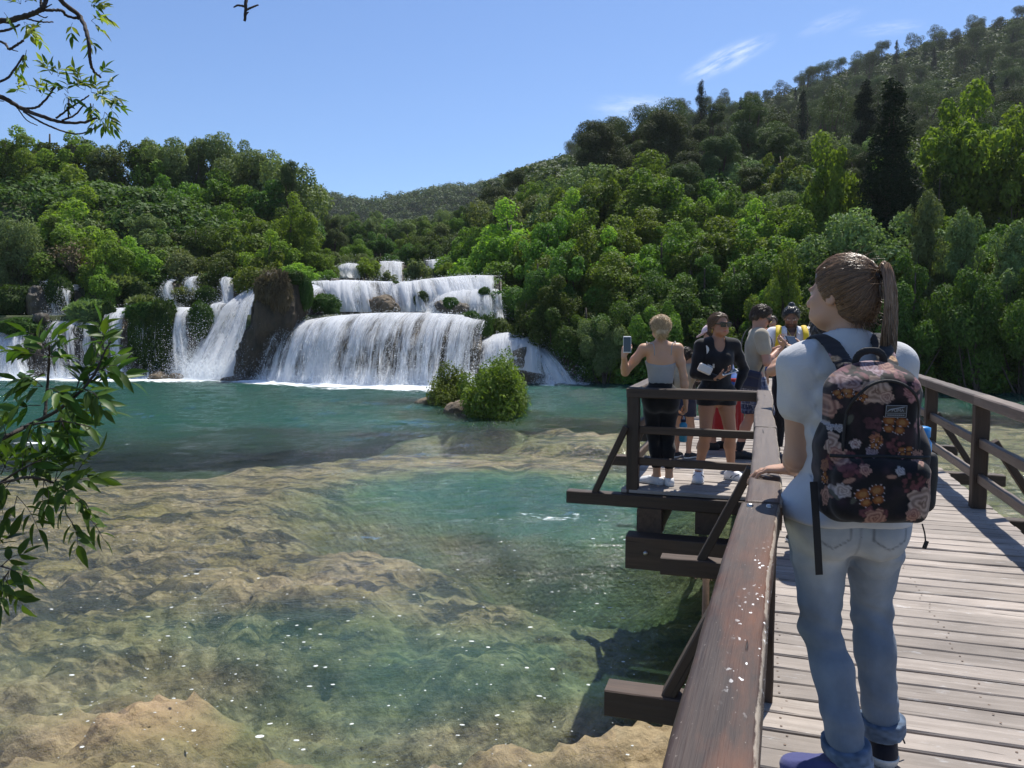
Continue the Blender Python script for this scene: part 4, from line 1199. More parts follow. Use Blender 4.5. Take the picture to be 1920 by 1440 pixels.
SPECIAL = [(1118, 226, 82, P_PINE[2], 125, 'big dark pine, leftmost of the tall pines on the right skyline', 'pine_tree'), (1178, 236, 86, P_PINE[0], 110, 'dark pine with gappy crown second on the right skyline', 'pine_tree'),
           (1243, 205, 80, P_PINE[2], 125, 'broad pine with a flat ragged top in the middle of the right skyline', 'pine_tree'), (1297, 238, 84, P_PINE[1], 90, 'slender pine right of the flat-topped one', 'pine_tree'),
           (1335, 196, 92, P_PINE[1], 70, 'small pine with clear stem standing against the sky', 'pine_tree'), (1398, 194, 88, P_PINE[0], 130, 'spreading pine with forked bare trunk on the right skyline', 'pine_tree'),
           (1452, 240, 74, P_PINE[2], 120, 'round dark pine with visible trunk below the hill', 'pine_tree'), (1390, 290, 68, P_GREY[1], 110, 'dull olive rounded tree below the forked pine', 'broadleaf_tree'), (1530, 250, 80, P_GREY[1], 120, 'olive green rounded tree below the big hill', 'broadleaf_tree'),
           (965, 320, 78, P_PINE[1], 80, 'dark pine at the left end of the right wood', 'pine_tree'), (1000, 334, 66, P_BROAD[0], 84, 'round green tree beside the leftmost dark pine', 'broadleaf_tree'), (1050, 318, 80, P_DARK[1], 70, 'small dark tree on the right skyline below the big pines', 'broadleaf_tree'),
           (1655, 150, 40, P_CYP[0], 150, 'tall almost black cypress rising among bright trees', 'cypress_tree'), (1607, 150, 72, P_CYP[1], 62, 'slim dark cypress a little behind the black one', 'cypress_tree'), (1740, 300, 42, P_DARK[0], 130, 'dark tree in the shade right of the black cypress', 'broadleaf_tree'),
           (1780, 165, 44, P_BRIGHT[0], 190, 'tall bright yellow-green plane tree right of the black cypress', 'plane_tree'), (1893, 208, 42, P_BRIGHT[0], 170, 'bright yellow-green plane tree at the right edge', 'plane_tree'), (1560, 262, 43, P_BRIGHT[0], 120, 'bright yellow-green tree left of the black cypress', 'plane_tree'),
           (1610, 385, 36.5, P_GREY[1], 215, 'layered pale green tree spreading above the standing crowd', 'broadleaf_tree'), (1722, 338, 35, P_GREY[0], 105, 'grey-green willow, tallest of the pale ones in front of the plane tree', 'willow_tree'), (1800, 372, 34, P_GREY[0], 120, 'grey-green willow with soft rounded top', 'willow_tree'),
           (1885, 395, 33, P_GREY[0], 130, 'grey-green willow at the right edge', 'willow_tree'), (1460, 470, 34.5, P_BROAD[1], 120, 'dark green tree with fresh leaves above the man in white', 'broadleaf_tree'), (1230, 560, 35.4, P_BROAD[0], 105, 'sunlit leafy tree leaning out behind the blonde person', 'broadleaf_tree'),
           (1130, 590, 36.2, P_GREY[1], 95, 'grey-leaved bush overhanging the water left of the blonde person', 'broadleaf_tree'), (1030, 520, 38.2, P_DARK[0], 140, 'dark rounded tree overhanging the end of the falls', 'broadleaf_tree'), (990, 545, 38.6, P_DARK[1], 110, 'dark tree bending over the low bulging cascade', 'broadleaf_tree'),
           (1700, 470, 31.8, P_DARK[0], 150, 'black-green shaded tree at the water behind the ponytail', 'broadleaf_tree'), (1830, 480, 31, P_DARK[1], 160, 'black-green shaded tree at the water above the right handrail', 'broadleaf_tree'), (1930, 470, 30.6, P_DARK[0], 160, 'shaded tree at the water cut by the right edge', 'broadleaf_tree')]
for (px, ty, Y, pr, w, lb, nm) in SPECIAL:
    tree_at(px, ty, Y, pr, w, lb, 'tree', None, nm, hmax=15)
# low shrubs along the right shore
for k, px in enumerate(np.arange(1120, 1990, 44)):
    Y0 = 35.0
    for _ in range(4): Y0 = float(shore_y((px - 960) / FPX * Y0)) + .5
    pr = pick([P_SHRUB[0], P_SHRUB[3], P_SHRUB[3], P_SHRUB[2]])
    plant('bush', pr, ((px - 960) / FPX * Y0, Y0, -.1), r_t.uniform(1.1, 1.7), r_t.uniform(1.1, 2.0), 'leafy bush at the waterline of the right bank', 'bush', 'bushes along the right shore')
# ---- island bushes in the river
for (px, py, w, ty, lb, k) in ((848, 760, 100, 692, 'smaller dome-shaped green bush on the left of the river island', 0), (918, 782, 150, 690, 'large rounded green bush standing in the river', 0), (922, 774, 115, 656, 'taller pale upright bush behind the large island bush', 1), (966, 770, 75, 696, 'thin outer bush on the right of the river island', 1)):
    p = on_plane(px, py); Y = p[1] + .3
    zt = at(px, ty, Y)[2]
    pr = [proto_shrub(31, 1.0, 1.15, 34, .052, 170, M_LEAF, .7), proto_shrub(32, 1.0, 1.5, 30, .05, 150, M_LEAF, .7)][k]
    plant('island_bush', pr, ((px - 960) / FPX * Y, Y, -.08), w / 2 / FPX * Y / pr['R'] * 1.08, (zt + .08) / pr['H'] / .88, lb, 'bush')
# ---- pines and cypresses on the big hill
GH = 'pines on the hillside to the right'
hp = [proto_pine(41, 8, 3.3, 30, low=.06), proto_pine(42, 8, 2.8, 26, low=.08)]
hill_meshes = []
for pr in hp + [proto_cypress(43, 9, 1.2)]:
    a, b = pr['crown'], pr['trunk']
    def arr(me):
        V = np.zeros(len(me.vertices) * 3, np.float32); me.vertices.foreach_get('co', V); V = V.reshape(-1, 3)
        T, Q = [], []
        for p in me.polygons: (T if len(p.vertices) == 3 else Q).append(tuple(p.vertices))
        return V, Q, T
    Va, Qa, Ta = arr(a); Vb, Qb, Tb = arr(b)
    n = len(Va)
    keep = np.arange(0, len(Qa)) % 5 < 2      # a lighter crown is enough at that distance
    ca = np.zeros(n, np.float32); a.attributes['tone'].data.foreach_get('value', ca)
    Qb = np.array(Qb) + n; F = [np.array(Qa)[keep], Qb]
    fm = np.concatenate([np.zeros(keep.sum()), np.ones(len(Qb))])
    hill_meshes.append(make_mesh('hill_pine', np.concatenate([Va, Vb]), F, [pr['crown'].materials[0], M_PINEBARK], False, {'tone': np.concatenate([ca, np.zeros(len(Vb))])}, fm))
cnt = {0: 0, 1: 0}
spots = []
for Y0 in (98, 108, 118, 128, 141, 155, 170, 186, 203, 221, 240, 250):
    u0 = .24 if Y0 > 140 else .12
    for u in np.arange(u0 - (.16 if Y0 > 200 else 0), .72, 7.0 / Y0):
        spots.append((u * Y0 + r_t.uniform(-2, 2), Y0 + r_t.uniform(-5, 5)))
for (X, Y) in spots:
    cyp = r_t.random() < .13
    if (not cyp and cnt[0] >= 297): continue
    me = hill_meshes[2] if cyp else hill_meshes[int(r_t.integers(2))]
    cnt[int(cyp)] += 1
    s = r_t.uniform(.85, 1.4)
    o = link('hill_cypress' if cyp else 'hill_pine', me)
    o.matrix_basis = Matrix.Translation((X, Y, float(land_h(X, Y)) - 2.0)) @ Matrix.Rotation(r_t.uniform(0, 6), 4, 'Z') @ Matrix.Diagonal((s, s, s * r_t.uniform(.85, 1.15), 1))
    if cyp: tag(o, 'dark narrow cypress among the pines on the right hillside', 'tree', 'cypresses on the hillside to the right')
    else: tag(o, 'pine tree in the wood covering the right hillside', 'tree', GH)
# undergrowth between the hillside pines and the woods of the far ridge: masses nobody could count
def mass(name, pts, size, n_leaf, mat, label, blob):
    r = np.random.default_rng(5)
    Vs, ts = [], []
    for p in pts:
        s = size * r.uniform(.7, 1.3)
        d = nrm(r.normal(size=(n_leaf, 3)) + [0, 0, .5])
        P = np.asarray(p) + d * s * np.array([1, 1, blob]) * r.uniform(.6, 1.0, (n_leaf, 1)) + [0, 0, s * .5]
        Vs.append(leaves(P, d + [0, 0, .3] + r.normal(size=(n_leaf, 3)) * .4, s * .15, r, .7)); ts.append(np.repeat(np.clip(r.normal(r.uniform(.2, .75), .12, n_leaf), 0, 1), 4))
    V = np.concatenate(Vs)
    o = link(name, make_mesh(name, V, np.arange(len(V)).reshape(-1, 4), mat, False, {'tone': np.concatenate(ts)}))
    return tag(o, label, None, None, 'stuff')


pts = []
while len(pts) < 2300:
    Y = r_t.uniform(95, 255); u = r_t.uniform(-.03, .74)
    X = u * Y
    if u < .02 and Y < 170: continue
    pts.append((X, Y, float(land_h(X, Y)) - .3))
for _ in range(700):
    Y = r_t.uniform(232, 262); X = r_t.uniform(-.02, .74) * Y; pts.append((X, Y, float(land_h(X, Y)) + .2))
mass('hillside_undergrowth', pts, 2.1, 90, M_NEEDLE, 'dense scrub and young pines between the hillside pines', 1.0)
pts = []
fx, fy, fz = FAR_HILL
while len(pts) < 2300:
    Y = r_t.uniform(318, 432); X = r_t.uniform(-.31, .04) * Y
    i, j = np.searchsorted(fx, X), np.searchsorted(fy, Y)
    pts.append((X, Y, fz[i, j] + (.0)))
mass('far_forest', pts, 2.9, 75, M_NEEDLE, 'distant dark pine wood covering the ridge behind the falls', 1.15)
pts = []
while len(pts) < 1500:
    Y = r_t.uniform(27, 78); u = r_t.uniform(-.75, .75); X = u * Y
    if Y < shore_y(X) + .6: continue
    if X < .5 and Y < 46.5: continue
    if -.30 < u < -.02 and Y < 70: continue
    pts.append((X, Y, float(land_h(X, Y)) - .2))
for _ in range(900):
    Y = r_t.uniform(48, 84); X = r_t.uniform(-.78, -.26) * Y; pts.append((X, Y, float(land_h(X, Y)) - .2))
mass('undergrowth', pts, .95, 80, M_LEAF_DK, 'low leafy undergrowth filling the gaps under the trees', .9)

# ------------------------------------------------------------------ the wooden footbridge
def wood(name, c1, c2, c3, rough, grain=.5, wear=0.0, spec=.4):
    """timber: grain runs along the object's local X; faint streaks, knots and stains; tone varies from piece to piece"""
    t = NT(name); oi = t.n('ObjectInfo')
    off = t.n('VectorMath'); off.operation = 'ADD'
    cb = t.n('CombineXYZ'); t.set(cb.inputs[0], t.math('MULTIPLY', oi.outputs['Random'], 37.0)); t.set(cb.inputs[1], t.math('MULTIPLY', oi.outputs['Random'], 91.0))
    t.set(off.inputs[0], t.coord('Object')); t.set(off.inputs[1], cb.outputs[0])
    def mp(sc):
        n = t.n('Mapping'); t.set(n.inputs[0], off.outputs[0]); n.inputs['Scale'].default_value = sc; return n.outputs[0]
    g1 = t.noise(mp((1.3, 26, 26)), 1.0, 6, .65, .35)
    g2 = t.noise(mp((3.0, 90, 90)), 1.0, 3, .6)
    st = t.noise(mp((1.6, 5, 5)), 1.0, 5, .6)
    c = t.mix(t.ramp(g1, [(.3, 0.0), (.7, 1.0)]), c1, c2)
    c = t.mix(t.ramp(st, [(.46, 0.0), (.68, .75)]), c, c3)
    if wear > 0:
        w = t.ramp(t.noise(mp((4, 16, 16)), 1.6, 6, .75), [(.60, 0.0), (.68, wear)])
        c = t.mix(w, c, tuple(min(.6, x * 2.2 + .05) for x in c2))
    ck = t.ramp(t.noise(mp((1.1, 34, 34)), 1.0, 2, .5, 1.2), [(.27, 1.0), (.32, 0.0)])
    c = t.mix(t.math('MULTIPLY', ck, .75), c, tuple(x * .25 for x in c1))
    c = t.mix(1.0, c, t.ramp(oi.outputs['Random'], [(0, .74), (1, 1.2)]), 'MULTIPLY')
    if wear > .45: c = t.mix(1.0, c, t.ramp(t.noise(t.world((1.0, 1.4, 1)), 1.6, 6, .65), [(.3, .68), (.5, .95), (.68, 1.12)]), 'MULTIPLY')
    h = t.math('ADD', t.math('MULTIPLY', g1, .7), t.math('MULTIPLY', g2, .4)); h = t.math('SUBTRACT', h, t.math('MULTIPLY', ck, .7))
    return t.done(t.bsdf(c, rough, t.bump(h, grain, .006), **{'Specular IOR Level': spec}))


M_DECK = wood('weathered_deck_wood', (.225, .19, .163), (.385, .337, .295), (.285, .248, .218), .75, .55, .5)
M_BROWN = wood('brown_stained_timber', (.032, .020, .013), (.075, .045, .029), (.05, .035, .026), .62, .6)
M_RAILGREY = wood('sun_bleached_rail', (.085, .062, .046), (.19, .148, .115), (.13, .10, .08), .5, .6, .35)
M_STEEL = plain('rusty_steel', (.10, .065, .045), .6, .4, 60, .4, .3)
M_BOLT = plain('bolt_steel', (.42, .40, .38), .35, .1, 60, .2, .9)

bridge = empty('footbridge', B(7, .9, 0), 0, label='weathered wooden footbridge with brown railings and a viewing bay over the river', cat='bridge')
_beam_cache = {}


def beam(name, p0, p1, w, h, mat, up=(0, 0, 1), bev=.006, parent=None, seed=None, extra=0.0):
    """timber from p0 to p1; mesh centred on its own frame so that the grain follows it"""
    p0, p1 = np.asarray(p0, float), np.asarray(p1, float)
    L = np.linalg.norm(p1 - p0) + extra
    key = (round(L, 3), round(w, 4), round(h, 4), mat.name, bev)
    me = _beam_cache.get(key)
    if me is None:
        n = max(2, int(L / .12))
        r = np.random.default_rng(int(L * 1000) % 9973)
        xs = np.linspace(-L / 2, L / 2, n)
        b = bev
        prof = np.array([(-w / 2 + b, -h / 2), (w / 2 - b, -h / 2), (w / 2, -h / 2 + b), (w / 2, h / 2 - b), (w / 2 - b, h / 2), (-w / 2 + b, h / 2), (-w / 2, h / 2 - b), (-w / 2, -h / 2 + b)])
        V = np.zeros((n, 8, 3)); V[..., 0] = xs[:, None]; V[..., 1:] = prof[None]
        V[:, :, 1] += (r.normal(size=(n, 1)) * .0012); V[:, 4:6, 2] += r.normal(size=(n, 1)) * .0012
        i = np.arange(n - 1)[:, None] * 8; j = np.arange(8)[None]
        Q = np.stack([i + j, i + (j + 1) % 8, i + 8 + (j + 1) % 8, i + 8 + j], -1).reshape(-1, 4)[:, ::-1]
        E = np.array([[7, 6, 5, 4], [7, 4, 3, 0], [0, 3, 2, 1]])
        F = np.concatenate([Q, E[:, ::-1], (E + (n - 1) * 8)])
        me = make_mesh(name, V.reshape(-1, 3), F, mat, False)
        _beam_cache[key] = me
    x = nrm(p1 - p0); y = nrm(np.cross(up, x)); z = np.cross(x, y)
    M = np.eye(4); M[:3, 0], M[:3, 1], M[:3, 2], M[:3, 3] = x, y, z, (p0 + p1) / 2
    return link(name, me, parent or bridge, Matrix(M.tolist()))


rb = np.random.default_rng(5)
S0, S1, BAY0, BAY1, BAYW = -1.6, 23.0, 6.93, 13.05, -1.16
s = S0
while s < S1:
    wdt = rb.uniform(.121, .133)
    bay = BAY0 - .02 < s < BAY1
    a, b_ = (BAYW if bay else -.06) + rb.normal() * .006, 1.86 + rb.normal() * .008
    dz = rb.normal() * .0022
    sk = rb.normal() * .004
    beam('deck_board', B(s - sk, a, -.018 + dz), B(s + sk, b_, -.018 + dz + rb.normal() * .002), wdt, .036, M_DECK, bev=.005)
    s += .1385 + rb.uniform(-.001, .002)

# nail heads along the stringers
mb = MB(); rn = np.random.default_rng(9); sq = S0
while sq < 14:
    for w in (.12, .9, 1.68):
        for d in (.035, .095):
            q = B(sq - .065 + d + rn.normal() * .004, w + rn.normal() * .008, .0025)
            th_ = np.arange(6) * 1.0472; mb.add(np.concatenate([q + .0052 * np.stack([np.cos(th_), np.sin(th_), 0 * th_], -1), q[None] + [0, 0, .0012]]), None, [[i, (i + 1) % 6, 6] for i in range(6)])
    sq += .139
V, F = mb.geo(); tag(world_child('nail_heads', V, F, M_STEEL, bridge, smooth=False), kind='stuff')

# supports
OUT = [-.75, 1.25, 3.17, 5.12, 7.0, 9.0, 11.0, 13.0, 15, 17, 19, 21]
for s in OUT:
    inbay = 6.9 < s < 13.2
    lo = -1.67 if inbay else -.585
    ss = s - .06 if s == 7.0 else s
    beam('outrigger_beam', B(ss, lo, -.095), B(ss, 2.45, -.095), .12, .115, M_BROWN)
    for side in (-1, 1):
        wp = (-1.07 if inbay else .03) if side < 0 else 1.75
        wo = lo + .26 if side < 0 else 2.2
        o = beam('diagonal_brace', B(ss, wo, -.045), B(ss, wp + side * .055, .58), .055, .095, M_BROWN, up=(BS, BC, 0))
        p = B(ss, wo + side * -.02, -.03)
        mb = MB(); mb.tube([p + [0, 0, -.02], p + [0, 0, .035]], .011, 6); mb.tube([p + [0, 0, .02], p + [0, 0, .032]], .02, 6)
        V, F = mb.geo()
        world_child('bolt', V, F, M_BOLT, bridge)
for w in (.12, .9, 1.68):
    beam('stringer', B(S0, w, -.255), B(S1, w, -.255), .11, .2, M_BROWN)
for w in (-.88, -.4):
    beam('stringer', B(6.9, w, -.255), B(13.2, w, -.255), .2, .2, M_BROWN)
beam('stringer', B(6.86, -.9, -.27), B(7.1, -.9, -.27), .22, .24, M_BROWN)
for s in (6.78, 12.9):
    beam('cross_beam', B(s, -1.08, -.51), B(s, 2.1, -.51), .2, .29, M_BROWN)
    p = B(s - .1, -.9, -.50); q = B(s - .125, -.9, -.50)
    V, Q, T = tube([p, q], .02, 8); world_child('bolt', V, [Q, T], M_BOLT, bridge)
beam('cross_beam', B(1.25, -.1, -.51), B(1.25, 2.1, -.51), .2, .29, M_BROWN)
for (s, w) in ((5.28, -.30), (5.28, 1.9), (6.78, .5), (6.78, 1.7), (12.9, -.8), (12.9, 1.6), (1.25, 1.5), (18, .2), (18, 1.7)):
    a = B(s, w, -.15 if s == 5.28 else -.4)
    V, Q, T = tube([a, a * [1, 1, 0] + [0, 0, -1.6]], .024 if s == 5.28 else .07, 12)
    pole = world_child('steel_pile', V, [Q, T], M_STEEL, bridge, smooth=True)
    if s == 5.28 and w < 0:
        mb = MB()
        for sg in (-1, 1):
            h0 = B(s, w + sg * .03, -.155); h1 = B(s, w + sg * .075, -.155)
            mb.tube([h0 - [0, 0, 0], h0 - [0, 0, .075], h1 - [0, 0, .075], h1], .006, 5)
        V, F = mb.geo(); world_child('clamp', V, F, M_STEEL, bridge)

# railings
RH = .934


def post(s, w, top=RH - .085, mat=None):
    return beam('post', B(s, w, -.04 if w < 1 else -.04), B(s, w, top), .108, .108, mat or M_BROWN, up=(BS, BC, 0))


def railing(pts, mat_mid, top_mat, plain_top=True):
    for (s, w) in pts: post(s, w)
    for (a, b_) in zip(pts[:-1], pts[1:]):
        A, Bp = np.array(a), np.array(b_); d = (Bp - A) / np.linalg.norm(Bp - A)
        a2, b2 = A + d * .056, Bp - d * .056
        for h in (.585, .295):
            beam('mid_rail', B(a2[0], a2[1], h - .038 + rb.normal() * .004), B(b2[0], b2[1], h - .038 + rb.normal() * .004), .045, .076, mat_mid)
        if plain_top:
            beam('handrail', B(a[0], a[1], RH - .042), B(b_[0], b_[1], RH - .042), .122, .084, top_mat, bev=.01, extra=-.004)


RPTS = [(s, 1.75) for s in (-.75, 1.25, 3.17, 5.12, 7.1, 9.0, 11, 13, 15, 17, 19, 21)]
railing(RPTS, M_RAILGREY, M_RAILGREY)
railing([(13.0, .03), (15, .03), (17, .03), (19, .03), (21, .03)], M_BROWN, M_RAILGREY)
railing([(7.0, -1.07), (9.0, -1.07), (11.0, -1.07), (13.0, -1.07)], M_BROWN, M_RAILGREY)
railing([(7.0, -1.01), (7.0, .0)][:0] or [(13.0, -1.02), (13.0, -.03)], M_BROWN, M_BROWN)
# front of the bay
for h in (.585, .295):
    beam('mid_rail', B(7.0, -1.012, h - .037), B(7.0, .02, h - .045), .045, .07, M_BROWN)
beam('handrail', B(7.0, -1.13, RH - .046), B(7.0, .003, RH - .05), .115, .088, M_BROWN, bev=.008)
# left railing towards the camera: posts, mid rails and the long worn handrail in three planks
LP = [(-.75, -.11), (1.25, -.035), (3.17, .035), (5.12, .055), (7.02, .07)]
for (s, w) in LP: post(s, w)
for (a, b_) in zip(LP[:-1], LP[1:]):
    for h in (.585, .295):
        beam('mid_rail', B(a[0] + .056, a[1], h - .038), B(b_[0] - .056, b_[1], h - .038), .045, .076, M_BROWN)

t = NT('worn_varnished_handrail')
uvw = t.attr('rail_uv', 'Vector'); sp = t.n('SeparateXYZ'); t.set(sp.inputs[0], uvw)
U, W_, EDGE = t.attr('along'), t.attr('across'), t.attr('edge')
def mpv(sc, loc=(0, 0, 0)):
    n = t.n('Mapping'); t.set(n.inputs[0], uvw); n.inputs['Scale'].default_value = sc; n.inputs['Location'].default_value = loc; return n.outputs[0]
g1 = t.noise(mpv((2.2, 60, 60)), 1, 6, .65, .3)
g2 = t.noise(mpv((7, 260, 200)), 1, 3, .6)
bl = t.noise(mpv((2.6, 9, 9)), 1, 5, .6)
red = t.ramp(t.noise(mpv((1.9, 7, 7), (3.3, 0, 0)), 1, 5, .65), [(.42, 0.0), (.62, 1.0)])
near = t.ramp(U, [(.0, 1.0), (1.0, 1.0)])
nearf = t.math('SUBTRACT', 1.0, t.math('MULTIPLY_ADD', U, .55, -.95), clamp=True)   # planks further along are more bleached
c = t.mix(t.ramp(g1, [(.3, 0.0), (.72, 1.0)]), (.022, .014, .011), (.052, .031, .024))
c = t.mix(t.math('MULTIPLY', t.math('MULTIPLY', red, nearf), .55), c, (.17, .058, .022))
c = t.mix(t.ramp(bl, [(.5, 0.0), (.72, .55)]), c, (.07, .052, .043))
c = t.mix(t.math('MULTIPLY', t.math('SUBTRACT', 1.0, nearf), .8), c, t.mix(g1, (.085, .066, .055), (.19, .155, .13)))
# worn pale edges and flaked patches
en = t.noise(mpv((16, 60, 60)), 1, 5, .7)
ew = t.math('ADD', EDGE, t.math('MULTIPLY', t.math('SUBTRACT', en, .5), 1.1))
c = t.mix(t.ramp(ew, [(.80, 0.0), (1.02, .75)]), c, (.40, .34, .27))
wv = t.n('VectorMath'); wv.operation = 'MULTIPLY_ADD'; t.set(wv.inputs[0], t.noise(mpv((30, 60, 60)), 1, 3, .6, 0, 'Color')); wv.inputs[1].default_value = (1.3, 1.3, 1.3); t.set(wv.inputs[2], mpv((34, 62, 62)))
fl = t.voro(wv.outputs[0], 1, 'F1')
flz = t.math('MULTIPLY', t.ramp(t.noise(mpv((5, 9, 9), (1.7, 4, 0)), 1, 3, .5), [(.40, 0.0), (.52, 1.0)]), t.ramp(W_, [(.45, 0.0), (.70, 1.0)]))
win = t.math('SUBTRACT', 1.0, t.math('MULTIPLY', t.math('ABSOLUTE', t.math('SUBTRACT', U, 1.62)), 1.9), clamp=True)
flz = t.math('MULTIPLY', flz, t.ramp(win, [(.05, 0.0), (.35, 1.0)]))
flz = t.math('MULTIPLY', flz, t.ramp(t.math('ADD', fl, t.math('MULTIPLY', t.noise(mpv((60, 110, 100)), 1, 3, .6), .35)), [(.34, 1.0), (.39, 0.0)]))
c = t.mix(flz, c, (.80, .79, .77))
# cracks that follow the grain
ck = t.ramp(t.noise(mpv((1.7, 22, 22), (8.1, 2, 0)), 1, 2, .5, 1.6), [(.255, 1.0), (.275, 0.0)])
c = t.mix(t.math('MULTIPLY', ck, .85), c, (.012, .008, .006))
sp_ = t.ramp(t.noise(mpv((90, 200, 200)), 1, 2, .5), [(.70, 0.0), (.76, .5)])
c = t.mix(sp_, c, (.3, .26, .22))
h = t.math('SUBTRACT', t.math('ADD', t.math('MULTIPLY', g1, .6), t.math('MULTIPLY', g2, .35)), t.math('MULTIPLY', ck, 1.2))
M_HAND = t.done(t.bsdf(c, t.ramp(g1, [(.3, .46), (.7, .62)]), t.bump(h, .55, .004), **{'Specular IOR Level': .32}))


def handrail_plank(s0, s1, seed):
    line = [(-2.0, -.17), (-1.0, -.12), (.3, -.065), (1.03, -.042), (1.9, -.012), (2.66, .026), (3.41, .038), (4.49, .048), (5.4, .046), (6.18, .070), (7.06, .058)]
    ls, lw = zip(*line)
    n = int((s1 - s0) / .02)
    ss = np.linspace(s0, s1, n)
    ww = np.interp(ss, ls, lw); ww = np.convolve(np.pad(ww, 8, 'reflect', reflect_type='odd'), np.ones(17) / 17, 'valid')
    hw = .060 + .003 * vnoise(ss * 1.3, seed, 0, 3) + .0015 * vnoise(ss * 7, seed, 1, 4)
    off = .007 * vnoise(ss * .9, seed + 5, 0, 6)
    zt = RH + .004 * vnoise(ss * .8, seed + 9, 0, 7) + .0012 * vnoise(ss * 8, seed + 2, 0, 8)
    th = .088
    prof = [(-1, -1), (-1, -.15), (-1, .55), (-.97, .8), (-.90, .95), (-.8, 1.0), (-.45, 1.015), (0, 1.02), (.45, 1.015), (.8, 1.0), (.90, .95), (.97, .8), (1, .55), (1, -.15), (1, -1)]
    K = len(prof); V = np.zeros((n, K, 3)); uv = np.zeros((n, K, 3)); ac = np.zeros((n, K)); ed = np.zeros((n, K))
    for k, (a, b_) in enumerate(prof):
        wob = .0016 * vnoise(ss * 11, k * 1.7, seed, 11) if 2 < k < 12 else 0
        w = ww + off + a * hw + (np.sign(a) * wob if abs(a) > .85 else 0)
        z = zt - th / 2 + b_ * th / 2 + (wob if k in (4, 5, 9, 10) else 0)
        P = np.array([ss * BS + w * BC, ss * BC - w * BS, DECK + z]).T
        V[:, k] = P
        arc = k * .012
        uv[:, k] = np.stack([ss + seed * 3.7, a * hw + (0 if 2 < k < 12 else b_ * .05), np.full(n, seed * 2.2) + b_ * .04], -1)
        ac[:, k] = a * .5 + .5
        ed[:, k] = 1.0 if k in (3, 4, 10, 11) else (.72 if k in (10, 12) else (.45 if k in (5, 9) else 0.0))
    ed[:, 3:5] *= .62      # the outer edge is less rubbed than the walkway edge
    Q = grid_mesh(n, K)[:, ::-1]
    bq = np.stack([np.arange(n - 1) * K, np.arange(n - 1) * K + K - 1, (np.arange(n - 1) + 1) * K + K - 1, (np.arange(n - 1) + 1) * K], -1)[:, ::-1]
    ends = []
    for base, fl in ((0, False), ((n - 1) * K, True)):
        f = np.array([[base + i, base + K - 1 - i - 1 + 0, 0, 0] for i in range(0)], int).reshape(0, 4)
        q = np.array([[base + i, base + i + 1, base + K - 2 - i, base + K - 1 - i] for i in range(K // 2)])
        ends.append(q if fl else q[:, ::-1])
    return world_child('handrail', V.reshape(-1, 3), [Q, bq] + ends, M_HAND, bridge, smooth=True, attrs={'rail_uv3': uv.reshape(-1, 3), 'across': ac.ravel(), 'along': np.repeat(ss, K), 'edge': ed.ravel()})


# the attribute holds a vector in three channels
for a, b_, sd in ((-2.0, 2.548, 1.0), (2.552, 4.496, 2.0), (4.504, 7.07, 3.0)):
    handrail_plank(a, b_, sd)
for nd in M_HAND.node_tree.nodes:
    if nd.type == 'ATTRIBUTE' and nd.attribute_name == 'rail_uv': nd.attribute_name = 'rail_uv3'
# U restarts per plank: planks 2 and 3 carry larger values, so they read as more bleached
for (s, w) in ((2.50, -.012), (2.505, .046)):
    p = B(s, w, RH + .0)
    V, Q, T = tube([p - [0, 0, .02], p + [0, 0, .003], p + [0, 0, .0055], p + [0, 0, .007]], [.011, .011, .008, .003], 12)
    world_child('bolt', V, [Q, T], M_BOLT, bridge, smooth=True)

# ------------------------------------------------------------------ people
def skin_mat(name, base):
    t = NT(name); v = t.coord('Object')
    c = t.mix(t.ramp(t.noise(v, 14, 4), [(.35, 0.0), (.7, .35)]), t.attr('Col', 'Color'), tuple(min(1, x * 1.15) for x in base))
    c = t.mix(1.0, c, t.attr('Col', 'Color'), 'MIX') if False else c
    b = t.n('BsdfPrincipled'); t.set(b.inputs['Base Color'], c); t.set(b.inputs['Roughness'], .5); t.set(b.inputs['Specular IOR Level'], .35)
    t.set(b.inputs['Subsurface Weight'], .12); t.set(b.inputs['Subsurface Radius'], (.02, .008, .004)); t.set(b.inputs['Subsurface Scale'], .5)
    t.set(b.inputs['Normal'], t.bump(t.noise(v, 160, 3), .12, .002))
    return t.done(b.outputs[0])


def cloth_mat(name, color, rough=.85, weave=900, wr=.25, var=.12, col_attr=False, sheen=.2):
    t = NT(name); v = t.coord('Object')
    c = t.attr('Col', 'Color') if col_attr else color
    c = t.mix(1.0, c, t.ramp(t.noise(v, 9, 5), [(.3, 1 - var), (.7, 1 + var)]), 'MULTIPLY')
    h = t.math('ADD', t.math('MULTIPLY', t.noise(v, weave * .3, 2), .15), t.noise(v, 16, 4, .5, .8))
    b = t.n('BsdfPrincipled'); t.set(b.inputs['Base Color'], c); t.set(b.inputs['Roughness'], rough); t.set(b.inputs['Specular IOR Level'], .2)
    t.set(b.inputs['Sheen Weight'], sheen); t.set(b.inputs['Normal'], t.bump(h, wr, .012))
    return t.done(b.outputs[0])


def ik(a, c, l1, l2, pole):
    """middle joint of a two-bone chain a..c bending towards pole"""
    a, c = np.asarray(a, float), np.asarray(c, float)
    d = c - a; L = np.linalg.norm(d)
    if L > (l1 + l2) * .998: c = a + d / L * (l1 + l2) * .998; d = c - a; L = np.linalg.norm(d)
    u = d / L; x = (l1 * l1 - l2 * l2 + L * L) / (2 * L); h = math.sqrt(max(l1 * l1 - x * x, 0))
    p = np.asarray(pole, float); p = nrm(p - u * np.dot(p, u))
    return a + u * x + p * h, c


def rot_z(a): c, s = math.cos(a), math.sin(a); return np.array([[c, -s, 0], [s, c, 0], [0, 0, 1.0]])


